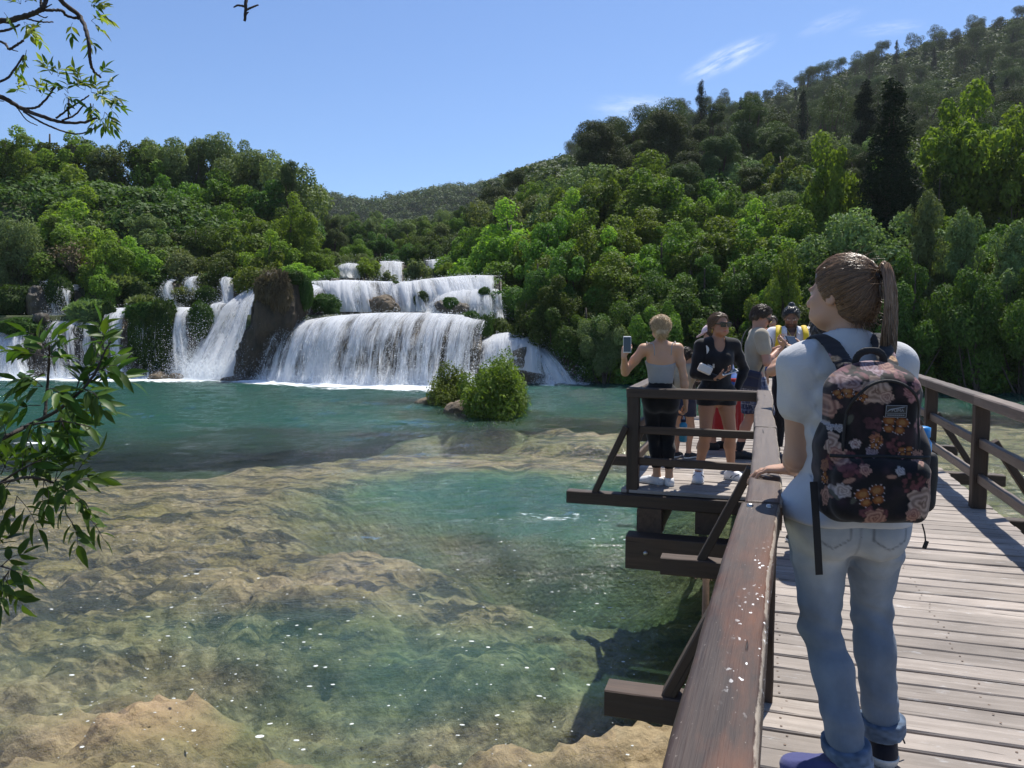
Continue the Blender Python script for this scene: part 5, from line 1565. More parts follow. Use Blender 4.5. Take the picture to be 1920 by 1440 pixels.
class Body:
    """poses one figure in its own frame: x = its right, y = where it faces, z up"""
    def __init__(b, H=1.68, male=False, hip=(0, 0), hip_z=None, lean=(0, .02), twist=0.0, feet=((-.1, .0, 0), (.1, .0, 0)), toes=((-.2, 1), (.2, 1)),
                 wrists=None, poles=((-1, -.6, -.3), (1, -.6, -.3)), head=(0, 0), heels=(0, 0), stout=1.0, knee_pole=((0, 1, 0), (0, 1, 0)), hip_tilt=0.0, sh_w=None, sh_drop=.028):
        k = b.k = H / 1.7; b.H = H; b.male = male; st = stout; b.st = st
        hz = (.525 * H if hip_z is None else hip_z)
        b.hipc = np.array([hip[0], hip[1], hz])
        T = b.T = nrm(np.array([lean[0], lean[1], 1.0]))
        X = rot_z(-twist) @ np.array([1.0, 0, 0]); X = nrm(X - T * np.dot(X, T)); b.X = X
        b.Yd = np.cross(T, X)
        b.neck = b.hipc + T * .305 * H
        sw = (sh_w or (.112 if male else .098)) * H * (1 + .3 * (st - 1))
        b.sh = [b.neck - T * sh_drop * H + X * s * sw for s in (-1, 1)]
        b.hips = [b.hipc + np.array([s * .052 * H, 0, -.0 + hip_tilt * s]) for s in (-1, 1)]
        b.waist = b.hipc + T * .10 * H; b.chest = b.hipc + T * .205 * H
        b.ank = [np.array([f[0], f[1], f[2] + .048 * H + hh]) for f, hh in zip(feet, heels)]
        b.knee = []
        for i in (0, 1):
            kn, an = ik(b.hips[i], b.ank[i], .245 * H, .243 * H, knee_pole[i]); b.knee.append(kn); b.ank[i] = an
        b.toe = [nrm(np.array([t[0], t[1], 0])) for t in toes]
        b.elb, b.wri = [], []
        for i, s in enumerate((-1, 1)):
            w = wrists[i] if wrists and wrists[i] is not None else b.sh[i] + np.array([s * .06, .04, -.315 * H])
            e, w = ik(b.sh[i], w, .172 * H, .148 * H, poles[i]); b.elb.append(e); b.wri.append(w)
        # head: yaw (to its right), pitch (down positive)
        yaw, pit = head
        f = rot_z(-yaw) @ np.array([0, 1.0, 0]); f = f * math.cos(pit) + np.array([0, 0, -math.sin(pit)])
        b.hf = nrm(f); b.hr = nrm(np.cross(b.hf, [0, 0, 1.0])); b.hu = np.cross(b.hr, b.hf)
        b.hR = np.stack([b.hr, b.hf, b.hu], 1)
        b.headc = b.neck + nrm(T + np.array([0, 0, .6])) * .088 * H + b.hf * .012 * H + np.array([0, 0, .004])

    def hp(b, x, y, z):
        return b.headc + b.hR @ (np.array([x, y, z]) * b.k)

    def torso(b, v, infl=0.0, k=.05, bust=True):
        g, X, H, st = b.k, b.X, b.H, b.st
        R = np.stack([X, b.Yd, b.T], 1); i = infl
        if b.male:
            v.ell(b.hipc + b.T * .01 * H, np.array([.158 * st, .115 * st, .12]) * g + i, R, k)
            v.ell(b.waist, np.array([.150 * st, .112 * st, .15]) * g + i, R, k)
            v.ell(b.chest, np.array([.170 * st, .120 * st, .17]) * g + i, R, k)
        else:
            v.ell(b.hipc + b.T * -.005 * H, np.array([.168 * st, .118 * st, .125]) * g + i, R, k)
            v.ell(b.waist + b.T * .01 * H, np.array([.118 * st, .092 * st, .14]) * g + i, R, k)
            v.ell(b.chest, np.array([.140 * st, .103 * st, .16]) * g + i, R, k)
            if bust:
                for s in (-1, 1): v.ell(b.chest + X * s * .066 * g + b.Yd * .070 * g - b.T * .004, np.array([.060, .052, .060]) * g + i, R, .05)
        for s in (-1, 1): v.ell(b.hipc + X * s * .072 * g - b.Yd * .07 * g - b.T * .035 * H, np.array([.085, .075, .09]) * g * st + i, R, .05)
        v.cap(b.sh[0], b.sh[1], .052 * g + i, k=.05)
        v.cap(b.neck - b.T * .01, b.sh[0] * .55 + b.neck * .45 - b.T * .012, .05 * g + i, .045 * g + i, k=.05)
        v.cap(b.neck - b.T * .01, b.sh[1] * .55 + b.neck * .45 - b.T * .012, .05 * g + i, .045 * g + i, k=.05)

    def arm(b, v, n, infl=0.0, upto='wrist', k=.025, f=1.0):
        g = b.k * (1.04 if b.male else .97) * (b.st ** .5)
        S, E, W = b.sh[n], b.elb[n], b.wri[n]
        v.cap(S, S * .55 + E * .45, .052 * g + infl, .046 * g + infl, k)
        if upto == 'sleeve':
            v.cap(S, S * (1 - f) + E * f, .053 * g + infl, .050 * g + infl * 1.5, k); return
        v.cap(S * .55 + E * .45, E, .046 * g + infl, .037 * g + infl, k)
        m = E * .72 + W * .28
        v.cap(E, m, .037 * g + infl, .039 * g + infl, k)
        v.cap(m, W, .039 * g + infl, .0255 * g + infl, k)

    def leg(b, v, n, infl=0.0, k=.03, upto='ankle', flare=0.0, ft=1.0):
        g = b.k * (b.st ** .5); Hh, K, A = b.hips[n], b.knee[n], b.ank[n]
        t1 = Hh * .6 + K * .4
        v.cap(Hh, t1, .088 * g * (1.0 if b.male else 1.04) + infl, .076 * g + infl, k + .02)
        if upto == 'thigh':
            e = Hh * (1 - ft) + K * ft; v.cap(Hh, e, .088 * g + infl, (.088 - .03 * ft) * g + infl + flare, k); return
        v.cap(t1, K, .076 * g + infl, .055 * g + infl, k)
        if upto == 'knee': return
        c = K * .68 + A * .32 - nrm(np.array([b.toe[n][0], b.toe[n][1], 0])) * .014 * g
        v.cap(K, c, .053 * g + infl, .055 * g + infl, k)
        v.cap(c, A, .055 * g + infl, .034 * g + infl + flare, k)

    def foot(b, v, n, infl=0.0, k=.02, sole=False):
        g = b.k; A, t = b.ank[n], b.toe[n]; base = np.array([A[0], A[1], A[2] - .048 * b.H])
        x = np.array([t[1], -t[0], 0])
        R = np.stack([x, t, [0, 0, 1.0]], 1)
        v.ell(base + t * -.025 * g + [0, 0, .04 * g], np.array([.034, .045, .042]) * g + infl, R, k)
        v.ell(base + t * .07 * g + [0, 0, .034 * g], np.array([.040, .085, .036]) * g + infl, R, k)
        v.ell(base + t * .145 * g + [0, 0, .026 * g], np.array([.043, .052, .028]) * g + infl, R, k)
        v.cap(A + [0, 0, .01], base + t * .05 * g + [0, 0, .055 * g], .036 * g + infl, .034 * g + infl, k)
        v.cut((0, 0, -1), base + [0, 0, .002]) if sole else None

    def hand(b, v, n, axis, palm, curl=.35, spread=.16, thumb=.6, scale=1.0, curls=None, k=.008):
        """palm, four unequal jointed fingers and a thumb; axis = wrist->knuckles, palm = direction the palm faces"""
        g = b.k * scale * (1.1 if b.male else 1.0); W = b.wri[n]; side = 1 if n == 1 else -1
        a = nrm(axis); p = np.asarray(palm, float); p = nrm(p - a * np.dot(p, a))
        x = np.cross(a, p)                                   # across the palm
        # thumb side: for a right hand (palm facing you, fingers up) the thumb points to cross(a,p)*-1
        th = x * (1 if side > 0 else -1)
        R = np.stack([x, a, p], 1)
        v.ell(W + a * .048 * g, np.array([.040, .055, .0165]) * g, R, .012)
        v.cap(W - a * .01, W + a * .03 * g, .025 * g, .024 * g, .015, flat=(p, 1.35))
        ln = (.040, .046, .043, .033); 
        for i, f in enumerate((-1.5, -.5, .5, 1.5)):
            idx = i if side > 0 else i
            off = th * (-f) * .0195 * g                       # index finger next to the thumb
            L = ln[i] * g
            base = W + a * (.092 - .006 * abs(f)) * g + off
            d = nrm(a + th * (-f) * spread * .5)
            c0 = (curls[i] if curls else curl); r = .0093 - .0006 * i
            P = base - a * .02 * g; v.cap(P, base, r * 1.1 * g, r * 1.08 * g, k)
            ang = 0
            for seg, (m, cc) in enumerate(((1.0, .8), (.68, 1.1), (.55, .9))):
                ang += c0 * cc
                dd = d * math.cos(ang) + p * math.sin(ang)
                q = base + dd * L * m
                v.cap(base, q, r * g * (1 - .07 * seg), r * g * (.93 - .08 * seg), k * .6); base = q
        t0 = W + a * .022 * g + th * .022 * g; d1 = nrm(a * .75 + th * .75 + p * thumb * .7)
        t1 = t0 + d1 * .042 * g; d2 = nrm(a * .95 + th * .15 + p * thumb * .7); t2 = t1 + d2 * .03 * g; t3 = t2 + nrm(d2 + p * .2 - th * .12) * .025 * g
        v.cap(t0, t1, .0135 * g, .0112 * g, k); v.cap(t1, t2, .0108 * g, .0102 * g, k); v.cap(t2, t3, .0102 * g, .0078 * g, k)

    def head(b, v, k=.02):
        g = b.k; h = b.hp; R = b.hR
        e = lambda c, r, kk=.02, op='add': v.ell(h(*c), np.array(r) * g, R, kk, op)
        e((0, -.012, .028), (.074, .094, .088)); e((0, .022, -.030), (.060, .070, .078), .03)
        e((0, .058, -.084), (.026, .024, .022), .03)                                     # chin
        for s in (-1, 1):
            e((s * .040, .045, -.062), (.026, .04, .026), .03)                           # jaw
            e((s * .042, .058, -.016), (.024, .022, .022), .02)                          # cheekbone
            e((s * .030, .092, .012), (.016, .012, .010), .012, 'sub')                   # eye socket
            e((s * .030, .074, .010), (.0135, .0135, .0125), .004)                       # eyeball
            e((s * .028, .084, .026), (.020, .012, .006), .012)                          # brow
            e((s * .077, -.008, -.006), (.010, .020, .031), .006)                        # ear
            e((s * .084, -.002, -.004), (.006, .011, .018), .004, 'sub')
        v.cap(h(0, .088, .016), h(0, .110, -.022), .0085 * g, .0125 * g, .012)           # nose
        for s in (-1, 1): e((s * .011, .100, -.026), (.010, .011, .008), .006)
        e((0, .088, -.052), (.024, .012, .0062), .006); e((0, .086, -.062), (.020, .012, .0070), .006)
        v.cap(b.neck - b.T * .03, h(0, -.022, -.05), .051 * g * (1.12 if b.male else .92), .047 * g * (1.12 if b.male else .9), .03)

    def paint(b, V, base, lips=(.34, .10, .085), brow=(.06, .04, .025), beard=None, scalp=None, sun=None):
        base = np.asarray(base); C = np.tile(base, (len(V), 1))
        L = (V - b.headc) @ b.hR / b.k
        x, y, z = L.T
        near = (np.abs(x) < .11) & (np.abs(y) < .14) & (np.abs(z) < .15)
        def put(m, col, f=1.0):
            m = (m * near * f)[:, None]; C[:] = C * (1 - m) + np.asarray(col) * m
        put(sstep(.0, .03, y - .055) * np.exp(-((np.abs(x) - .045) / .022) ** 2 - ((z + .03) / .025) ** 2), base * [1.25, .8, .75], .5)
        put(np.exp(-(x / .026) ** 4 - ((z + .057) / .011) ** 4) * (y > .075), lips)
        put(np.exp(-((np.abs(x) - .030) / .022) ** 4 - ((z - .031 - .1 * np.abs(x) * 0) / .0065) ** 2) * (y > .055), brow, .9)
        eye = np.exp(-((np.abs(x) - .030) / .0135) ** 4 - ((z - .010) / .0075) ** 4) * (y > .07)
        put(eye, (.75, .73, .70)); put(np.exp(-((np.abs(x) - .030) / .006) ** 4 - ((z - .010) / .0065) ** 4) * (y > .07), (.03, .02, .015))
        put(np.exp(-((np.abs(x) - .030) / .017) ** 4 - ((z - .0185) / .0025) ** 2) * (y > .066), (.03, .02, .018), .9)
        if beard is not None:
            m = sstep(.02, .045, y + .02) * sstep(-.030, -.048, z) * (1 - np.exp(-(x / .022) ** 4 - ((z + .057) / .008) ** 4)) * (z > -.13)
            m = np.maximum(m, np.exp(-(x / .03) ** 4 - ((z + .040) / .006) ** 2) * (y > .07)); put(m, beard, .95)
        # fingertips and knuckles a little redder
        return np.clip(C, 0, 1)


def vol_for(b, h, pad=.16, extra=()):
    P = np.array([*b.sh, *b.elb, *b.wri, *b.hips, *b.knee, *b.ank, b.headc, *extra])
    lo, hi = P.min(0) - pad, P.max(0) + pad
    lo[2] = min(lo[2], -.01)
    return Vol(lo, hi, h)


class Figure:
    """a person in the scene: body mesh plus hair and clothing children"""
    def __init__(f, pos, facing, label, b, h=.009, skin=(.42, .24, .16), group=None):
        f.b, f.h, f.skin = b, h, skin
        f.root = empty('person', pos, -facing, label=label, cat='person', group=group)
        f.local = True
        f.vb = vol_for(b, h)

    def vol(f, pad=.16): return vol_for(f.b, f.h, pad)

    def put(f, name, v, mat, it=2, color=None, parent=None, disp=None, cols=None):
        V, Q = v.mesh()
        if len(V) == 0: return None
        V = relax(V, Q, it)
        at_ = {}
        if cols is not None: at_['Col'] = cols(V)
        elif color is not None: at_['Col'] = np.tile(color, (len(V), 1))
        return link(name, make_mesh(name, V, Q, mat, True, at_), parent or f.root)

    def body(f, hands, feet=True, paint=None, head=True, extra=None):
        b, v = f.b, f.vb
        b.torso(v)
        for n in (0, 1): b.arm(v, n); b.leg(v, n)
        if feet:
            for n in (0, 1): b.foot(v, n)
        if head: b.head(v)
        for n in (0, 1):
            if hands[n]: b.hand(v, n, **hands[n])
        if extra: extra(v)
        mat = skin_mat('skin', f.skin)
        f.bodyobj = f.put('body', v, mat, 1, cols=lambda V: b.paint(V, f.skin, **(paint or {})))
        return f.bodyobj


def folds(amp, fx, fz, seed=0, axis=0):
    def fn(x, y, z):
        return amp * (vnoise(x * fx, y * fx, z * fz, seed) + .5 * vnoise(x * fx * 2.3, y * fx * 2.3, z * fz * 2.1, seed + 3))
    return fn


M_SOLE = plain('white_sole', (.62, .62, .6), .6, .2, 80, .1)


def shoe(f, n, mat, solemat, name='shoe', low=.0, infl=.010, h=.006, collar=.02):
    b = f.b; A = b.ank[n]; base = np.array([A[0], A[1], A[2] - .048 * b.H]); t = b.toe[n]
    v = Vol(base + [-.2, -.2, -.03], base + [.2, .2, .16], h)
    b.foot(v, n, infl); v.cut((0, 0, -1), base + [0, 0, .022]); v.cut((0, 0, 1), base + np.array([0, 0, .062 * b.k + collar]))
    o = f.put(name, v, mat, 1)
    v2 = Vol(base + [-.2, -.2, -.03], base + [.2, .2, .16], h)
    b.foot(v2, n, infl + .005); v2.cut((0, 0, -1), base + [0, 0, .001]); v2.cut((0, 0, 1), base + [0, 0, .024])
    f.put('sole', v2, solemat, 1, parent=o)
    return o


def strands(name, roots, mids, tips, width, mat, parent, nseg=7, r=None, jitter=.004, tone=None):
    """many fine hair strands, each a thin three-sided tube through root, mids.., tip"""
    r = r or np.random.default_rng(3)
    K = len(roots); ctrl = np.stack([roots, *mids, tips], 1); m = ctrl.shape[1]
    tt = np.linspace(0, m - 1 - 1e-6, nseg); i = tt.astype(int); fr = (tt - i)[None, :, None]
    Cp = np.concatenate([2 * ctrl[:, :1] - ctrl[:, 1:2], ctrl, 2 * ctrl[:, -1:] - ctrl[:, -2:-1]], 1)
    p0, p1, p2, p3 = Cp[:, i], Cp[:, i + 1], Cp[:, i + 2], Cp[:, i + 3]
    P = .5 * (2 * p1 + (p2 - p0) * fr + (2 * p0 - 5 * p1 + 4 * p2 - p3) * fr ** 2 + (3 * p1 - p0 - 3 * p2 + p3) * fr ** 3)
    P = P + r.normal(size=(K, nseg, 3)) * jitter * np.linspace(.2, 1, nseg)[None, :, None]
    T = nrm(np.gradient(P, axis=1)); A = nrm(np.cross(T, r.normal(size=(K, 1, 3)))); Bn = np.cross(T, A)
    w = width * r.uniform(.6, 1.3, (K, 1, 1)) * (1 - .75 * np.linspace(0, 1, nseg) ** 3)[None, :, None]
    V = np.stack([P + w * (A * math.cos(a) + Bn * math.sin(a)) for a in (0, 2.094, 4.189)], 2)   # K,nseg,3,3
    V = V.reshape(-1, 3)
    base = (np.arange(K) * nseg * 3)[:, None, None] + (np.arange(nseg - 1) * 3)[None, :, None]
    j = np.arange(3)[None, None]; j2 = (j + 1) % 3
    Q = np.stack([base + j, base + j2, base + 3 + j2, base + 3 + j], -1).reshape(-1, 4)
    tn = np.repeat(np.clip(r.normal(.5, .22, K), 0, 1) if tone is None else tone, nseg * 3)
    return link(name, make_mesh(name, V, Q, mat, True, {'tone': tn}), parent)


def hair_mat(name, dark, light, rough=.38):
    t = NT(name)
    c = t.mix(t.attr('tone'), dark, light)
    b = t.n('BsdfPrincipled'); t.set(b.inputs['Base Color'], c); t.set(b.inputs['Roughness'], rough); t.set(b.inputs['Specular IOR Level'], .55)
    t.set(b.inputs['Normal'], t.bump(t.noise(t.coord('Object', (260, 260, 30)), 1, 2), .25, .002))
    return t.done(b.outputs[0])


def hair_cap(f, mat, thick=.012, front=.052, low=-.03, back_low=-.075, extra=None, tone=.5, h=.006, comb=1500, flow_back=.8):
    """close-fitting hair: the skull shell, cut away at the face"""
    b = f.b; g = b.k
    c = b.headc; v = Vol(c - .26, c + .24, h)
    v.ell(b.hp(0, -.014, .030), np.array([.076 + thick, .095 + thick, .090 + thick]) * g, b.hR, .02)
    v.ell(b.hp(0, -.055, -.03), np.array([.058 + thick * .6, .05 + thick, .06 + thick]) * g, b.hR, .03)
    X, Y, Z = v.coords()
    q = [(X - c[0]) * b.hR[0, i] + (Y - c[1]) * b.hR[1, i] + (Z - c[2]) * b.hR[2, i] for i in range(3)]
    y, z = q[1] / g, q[2] / g
    # face opening: hairline runs from the forehead down in front of the ear
    line = (y - (front - .55 * np.clip(.06 - z, 0, .2) * 1.0 + .0 * z)) * g
    line = np.where(z > .075, (y - (front + .045 * np.clip((z - .075) / .03, 0, 1))) * g, line)
    v.D = np.maximum(v.D, line.astype(np.float32))
    v.D = np.maximum(v.D, ((back_low - z) * g).astype(np.float32))
    v.D = np.maximum(v.D, np.where(y > -.02, (low - z) * g, -9).astype(np.float32))
    if extra: extra(v)
    v.disp(lambda x, y_, z_: .0025 * vnoise(x * 60, y_ * 60, z_ * 18, 4), .03)
    V, Q = v.mesh(); V = relax(V, Q, 1)
    tn = np.clip(tone + .35 * vnoise(V[:, 0] * 90, V[:, 1] * 90, V[:, 2] * 14, 9), 0, 1)
    o = link('hair', make_mesh('hair', V, Q, mat, True, {'tone': tn}), f.root)
    if comb:
        r = np.random.default_rng(int(b.H * 1000)); rt = V[r.choice(len(V), comb)].astype(float)
        out = nrm(rt - b.headc)
        flow = nrm(-b.hf * flow_back - b.hu * .55 + r.normal(size=rt.shape) * .25); flow = nrm(flow - out * (flow * out).sum(1, keepdims=True))
        L = .05 * r.uniform(.5, 1.3, (comb, 1))
        strands('hair_strands', rt + out * .001, [rt + flow * L * .5 + out * .004], rt + flow * L + out * r.uniform(-.007, .002, (comb, 1)), .0015, mat, o, 5, r, .0015)
    return o


def slab(name, c, R, half, mat, parent=None, rnd=.006, n=6):
    """rounded flat box (phones, straps, tags)"""
    mb = MB(); mb.box(c, half, R, rnd)
    return mb.obj(name, mat, parent)


def look_R(fwd, up=(0, 0, 1)):
    y = nrm(fwd); x = nrm(np.cross(y, up)); return np.stack([x, y, np.cross(x, y)], 1)


def worldv(o, p):
    M = np.array(wmat(o)); return M[:3, :3] @ np.asarray(p, float) + M[:3, 3]


def worldd(o, d): return np.array(wmat(o))[:3, :3] @ np.asarray(d, float)


def thing_mesh(name, V, F, mats, label, cat, **kw):
    """a thing that is one mesh, its origin at its lowest point"""
    V = np.asarray(V, float); o = V.mean(0).copy(); o[2] = V[:, 2].min()
    ob = link(name, make_mesh(name, V - o, F, mats, **kw)); ob.matrix_basis = Matrix.Translation(tuple(o))
    return tag(ob, label, cat)


M_BLACK = plain('black_plastic', (.012, .012, .013), .3, .0)
M_LENS = plain('dark_lens', (.006, .006, .007), .08, 0)
M_SCREEN = plain('phone_screen', (.02, .035, .06), .06, 0)
M_PHONEWHITE = plain('phone_case_white', (.7, .7, .68), .35, 0)


def phone(p, R, label, size=(.037, .0045, .076), case=None):
    """R columns: right, screen normal, up"""
    root = empty('smartphone', p, 0, label=label, cat='phone')
    hx, hy, hz = size
    slab('case', p, R, (hx, hy, hz), case or M_BLACK, root, .004)
    slab('screen', np.asarray(p) + R[:, 1] * hy, R, (hx * .9, .0008, hz * .88), M_SCREEN, root, .0005)
    slab('camera_bump', np.asarray(p) - R[:, 1] * (hy + .001) + R[:, 0] * hx * .5 + R[:, 2] * hz * .78, R, (.010, .0016, .012), M_BLACK, root, .001)
    return root


def sunglasses(f, wide=.066):
    b = f.b; mb = MB(); R = b.hR; g = b.k
    for s in (-1, 1):
        mb.box(b.hp(s * .034, .101, .010), np.array([.031, .004, .025]) * g, R @ Rz(-s * .14), .004)
        mb.box(b.hp(s * .074, .050, .016), np.array([.0025, .055, .006]) * g, R, .001)
        mb.box(b.hp(s * .071, .094, .018), np.array([.006, .008, .009]) * g, R, .002)
    mb.box(b.hp(0, .104, .016), np.array([.008, .003, .005]) * g, R, .001)
    mb.obj('sunglasses', M_LENS, f.root) if False else link('sunglasses', make_mesh('sunglasses', *mb.geo(), M_LENS, False), f.root)

# ------------------------------------------------------------------ the foreground person with the floral backpack
G_FACE = rad(6)
G_POS = np.array([1.105, 2.47, DECK])


def toL(pos, fac, p): return rot_z(fac) @ (np.asarray(p, float) - pos)


gl_ = lambda p: toL(G_POS, G_FACE, p)
wr_l = gl_(B(2.97, .135, RH + .040)); wr_r = gl_((1.335, 2.62, DECK + .80))
al, ar = gl_((1.09, 2.385, DECK)), gl_((1.285, 2.56, DECK))
hipL = gl_((1.10, 2.49, 0))
gb = Body(1.755, False, hip=hipL[:2], hip_z=.905, lean=(-.015, .045), feet=((al[0], al[1], 0), (ar[0], ar[1], 0)), toes=((-.95, .45), (.25, 1)),
          wrists=(wr_l, wr_r), poles=(gl_(G_POS + [-.35, -1, -.45]), (1, -.5, -.2)), head=(rad(-43), rad(2)), knee_pole=((-.15, 1, 0), (.1, 1, 0)), sh_w=.082, sh_drop=.044)
girl = Figure(G_POS, G_FACE, 'person with brown ponytail, white tee and faded jeans resting one hand on the worn handrail', gb, .0075, (.46, .275, .185))
ax = gl_(G_POS + (B(3.02, -.1, 0) - B(2.97, .1, 0)))
girl.body((dict(axis=ax + np.array([0, 0, -.02]), palm=(0, 0, -1), curls=(.30, .36, .40, .46), spread=.22, thumb=.25), dict(axis=(0, .15, -1), palm=(-1, .1, 0), curl=.5)), feet=False)
M_TEE = cloth_mat('white_cotton', (.50, .50, .505), .9, 900, .5, .06, sheen=0)
v = girl.vol(.2); v2 = Vol(gb.hipc + [-.33, -.3, -.15], gb.neck + [.33, .3, .1], .0075)
gb.torso(v2, .015, .05)
for n in (0, 1):
    gb.arm(v2, n, .012, 'sleeve', .035, .37); gb.leg(v2, n, .014, .03, 'thigh', 0, .12)
v2.disp(folds(.007, 7, 4, 3), .05)
v2.disp(lambda x, y, z: .005 * np.sin(z * 75 - x * 40 + 6 * vnoise(x * 6, y * 6, z * 5, 25)) * sstep(.2, .6, vnoise(x * 5, y * 5, z * 4, 26) + .35) * (np.abs(x) < .13), .05)
v2.disp(lambda x, y, z: .0055 * np.sin((x * .8 + z) * 62 + 5 * vnoise(x * 7, y * 7, z * 6, 15)) * .45 * np.exp(-((np.abs(x) - .15) / .06) ** 2) * sstep(.95, 1.1, z), .04)
v2.disp(lambda x, y, z: .006 * np.sin(z * 60 + vnoise(x * 8, y * 8, z * 4, 5) * 4) * sstep(1.25, 1.0, z), .04)
v2.cut((0, 0, -1), gb.hipc + [0, 0, -.035])
v2.cap(gb.neck + [0, .02, -.01], gb.headc, .064, .07, .012, op='sub')
girl.put('t_shirt', v2, M_TEE, 2)
# jeans: washed pale at the seat, darker along the legs, with back pockets and stitching
M_JEANS = cloth_mat('washed_denim', (.2, .27, .36), .9, 1500, .35, .16, True, .1)
v = Vol(np.minimum(gb.ank[0], gb.ank[1]) + [-.3, -.25, -.05], gb.hipc + [.32, .3, .2], .0075)
gb.torso(v, .006, .05, False)
for n in (0, 1): gb.leg(v, n, .007, .03, flare=.016)
v.cut((0, 0, 1), gb.hipc + [0, 0, -.012]); v.cut((0, 0, -1), (0, 0, .135))
v.disp(folds(.005, 7, 9, 13), .04)
def leg_wrinkles(x, y, z):
    kz = (gb.knee[0][2] + gb.knee[1][2]) / 2
    w = np.exp(-((z - kz) / .09) ** 2) + .8 * np.exp(-((z - .22) / .07) ** 2) + .7 * np.exp(-((z - .74) / .05) ** 2)
    return .0038 * w * np.sin(z * 85 + 30 * x + 5 * vnoise(x * 9, y * 9, z * 3, 8))
v.disp(leg_wrinkles, .04)


def jeans_col(V):
    x, y, z = V.T; hz = gb.hipc[2]
    dark, mid, pale = np.array([.105, .14, .19]), np.array([.195, .24, .295]), np.array([.42, .44, .45])
    f = .5 + .35 * fbm(x * 7, y * 7, z * 3.5, 4, 5)
    C = dark + (mid - dark) * np.clip(f, 0, 1)[:, None]
    s = np.clip(np.exp(-((z - (hz - .06)) / .13) ** 2) * (y < gb.hipc[1]) + .45 * np.exp(-((z - .66) / .10) ** 2) * np.exp(-((x - gb.hipc[0] - np.sign(x - gb.hipc[0]) * .09) / .05) ** 2), 0, 1)
    s = s * (.75 + .4 * fbm(x * 11, y * 11, z * 8, 3, 6))
    C = C + (pale - C) * np.clip(s, 0, 1)[:, None]
    fade = np.exp(-((x - gb.knee[1][0]) / .03) ** 2) * (z < .75) + np.exp(-((x - gb.knee[0][0]) / .03) ** 2) * (z < .75)
    C = C * (1 + .35 * np.clip(fade, 0, 1) * (.6 + .5 * vnoise(x * 20, y * 20, z * 7, 3)))[:, None]
    # stitched seams: pocket outlines, yoke, centre and side seams
    xx, zz = x - gb.hipc[0], z - hz
    back = y < gb.hipc[1] - .02
    d = np.full(len(V), 1.0)
    def seg(ax_, az_, bx_, bz_):
        t = np.clip(((xx - ax_) * (bx_ - ax_) + (zz - az_) * (bz_ - az_)) / ((bx_ - ax_) ** 2 + (bz_ - az_) ** 2), 0, 1)
        np.minimum(d, np.hypot(xx - ax_ - t * (bx_ - ax_), zz - az_ - t * (bz_ - az_)), out=d)
    for s_ in (-1, 1):
        o = s_ * .085
        P = [(o - .055, .045), (o - .05, -.07), (o, -.10), (o + .05, -.07), (o + .055, .045)]
        for a, b_ in zip(P[:-1], P[1:]): seg(*a, *b_)
    seg(0, .08, 0, -.13); seg(-.2, .05, 0, .03); seg(.2, .05, 0, .03)
    m = (np.clip(1 - d / .0045, 0, 1) * back)[:, None]
    C = C * (1 - .6 * m)
    # whiskers and fades on the lower legs
    return np.clip(C, 0, 1)


girl.put('jeans', v, M_JEANS, 2, cols=jeans_col)
for n in (0, 1):
    A = gb.ank[n]; c = Vol(A + [-.13, -.13, -.02], A + [.13, .13, .14], .006)
    gb.leg(c, n, .022, .02, flare=.017)
    c.cut((.12 * (1 if n else -1), .2, -1), (A[0], A[1], .100)); c.cut((-.1, -.1, 1), (A[0], A[1], .148))
    c.disp(folds(.003, 20, 20, 31 + n), .03)
    girl.put('jeans_cuff', c, M_JEANS, 1, cols=lambda V: np.clip(np.tile([.11, .155, .225], (len(V), 1)) * (1 + .5 * vnoise(V[:, 0] * 60, V[:, 1] * 60, V[:, 2] * 120, 4))[:, None], 0, 1))
# sneakers: violet-blue knit, black heel counter, thick white sole
M_KNIT = cloth_mat('violet_blue_knit', (.062, .068, .19), .8, 700, .3, .15)
M_NAVY = cloth_mat('black_heel_fabric', (.014, .014, .022), .8, 700, .2, .1)
for n in (0, 1):
    A = gb.ank[n]; base = np.array([A[0], A[1], 0.0]); t_ = gb.toe[n]
    c = Vol(base + [-.26, -.26, -.03], base + [.26, .26, .17], .0055)
    gb.foot(c, n, .012); c.cut((0, 0, -1), base + [0, 0, .012]); c.cut(tuple(t_ * .28 + np.array([0, 0, 1])), base + t_ * -.02 + [0, 0, .112])
    c.cap(A + [0, 0, .0], A + [0, 0, .12], .036, .04, .006, op='sub') if n else None
    up = girl.put('sneaker', c, [M_KNIT, M_NAVY], 1)
    me = up.data; ce = np.zeros(len(me.polygons) * 3, np.float32); me.polygons.foreach_get('center', ce); ce = ce.reshape(-1, 3) - base
    me.polygons.foreach_set('material_index', ((ce @ np.array([t_[0], t_[1], 0])) < .012).astype(np.int32))
    c = Vol(base + [-.26, -.26, -.03], base + [.26, .26, .17], .0055)
    gb.foot(c, n, .017); c.cut((0, 0, -1), base + [0, 0, .001]); c.cut(tuple(t_ * .10 + np.array([0, 0, 1])), base + [0, 0, .030])
    girl.put('sole', c, M_SOLE, 1, parent=up)
    mb = MB()
    for q in (.05, .07, .09):
        side = np.array([t_[1], -t_[0], 0]); p = base + t_ * q + [0, 0, .085 - q * .25]
        mb.tube([p - side * .025 - [0, 0, .008], p + [0, 0, .006], p + side * .025 - [0, 0, .008]], .0035, 5)
    p = base + t_ * .045 + [0, 0, .085]; side = np.array([t_[1], -t_[0], 0])
    mb.tube(smooth_line([p, p + side * .05 + [0, 0, .01], p + side * .075 - [0, 0, .04]], 6), .003, 5)
    link('lace', make_mesh('lace', *mb.geo(), M_NAVY, False), up)
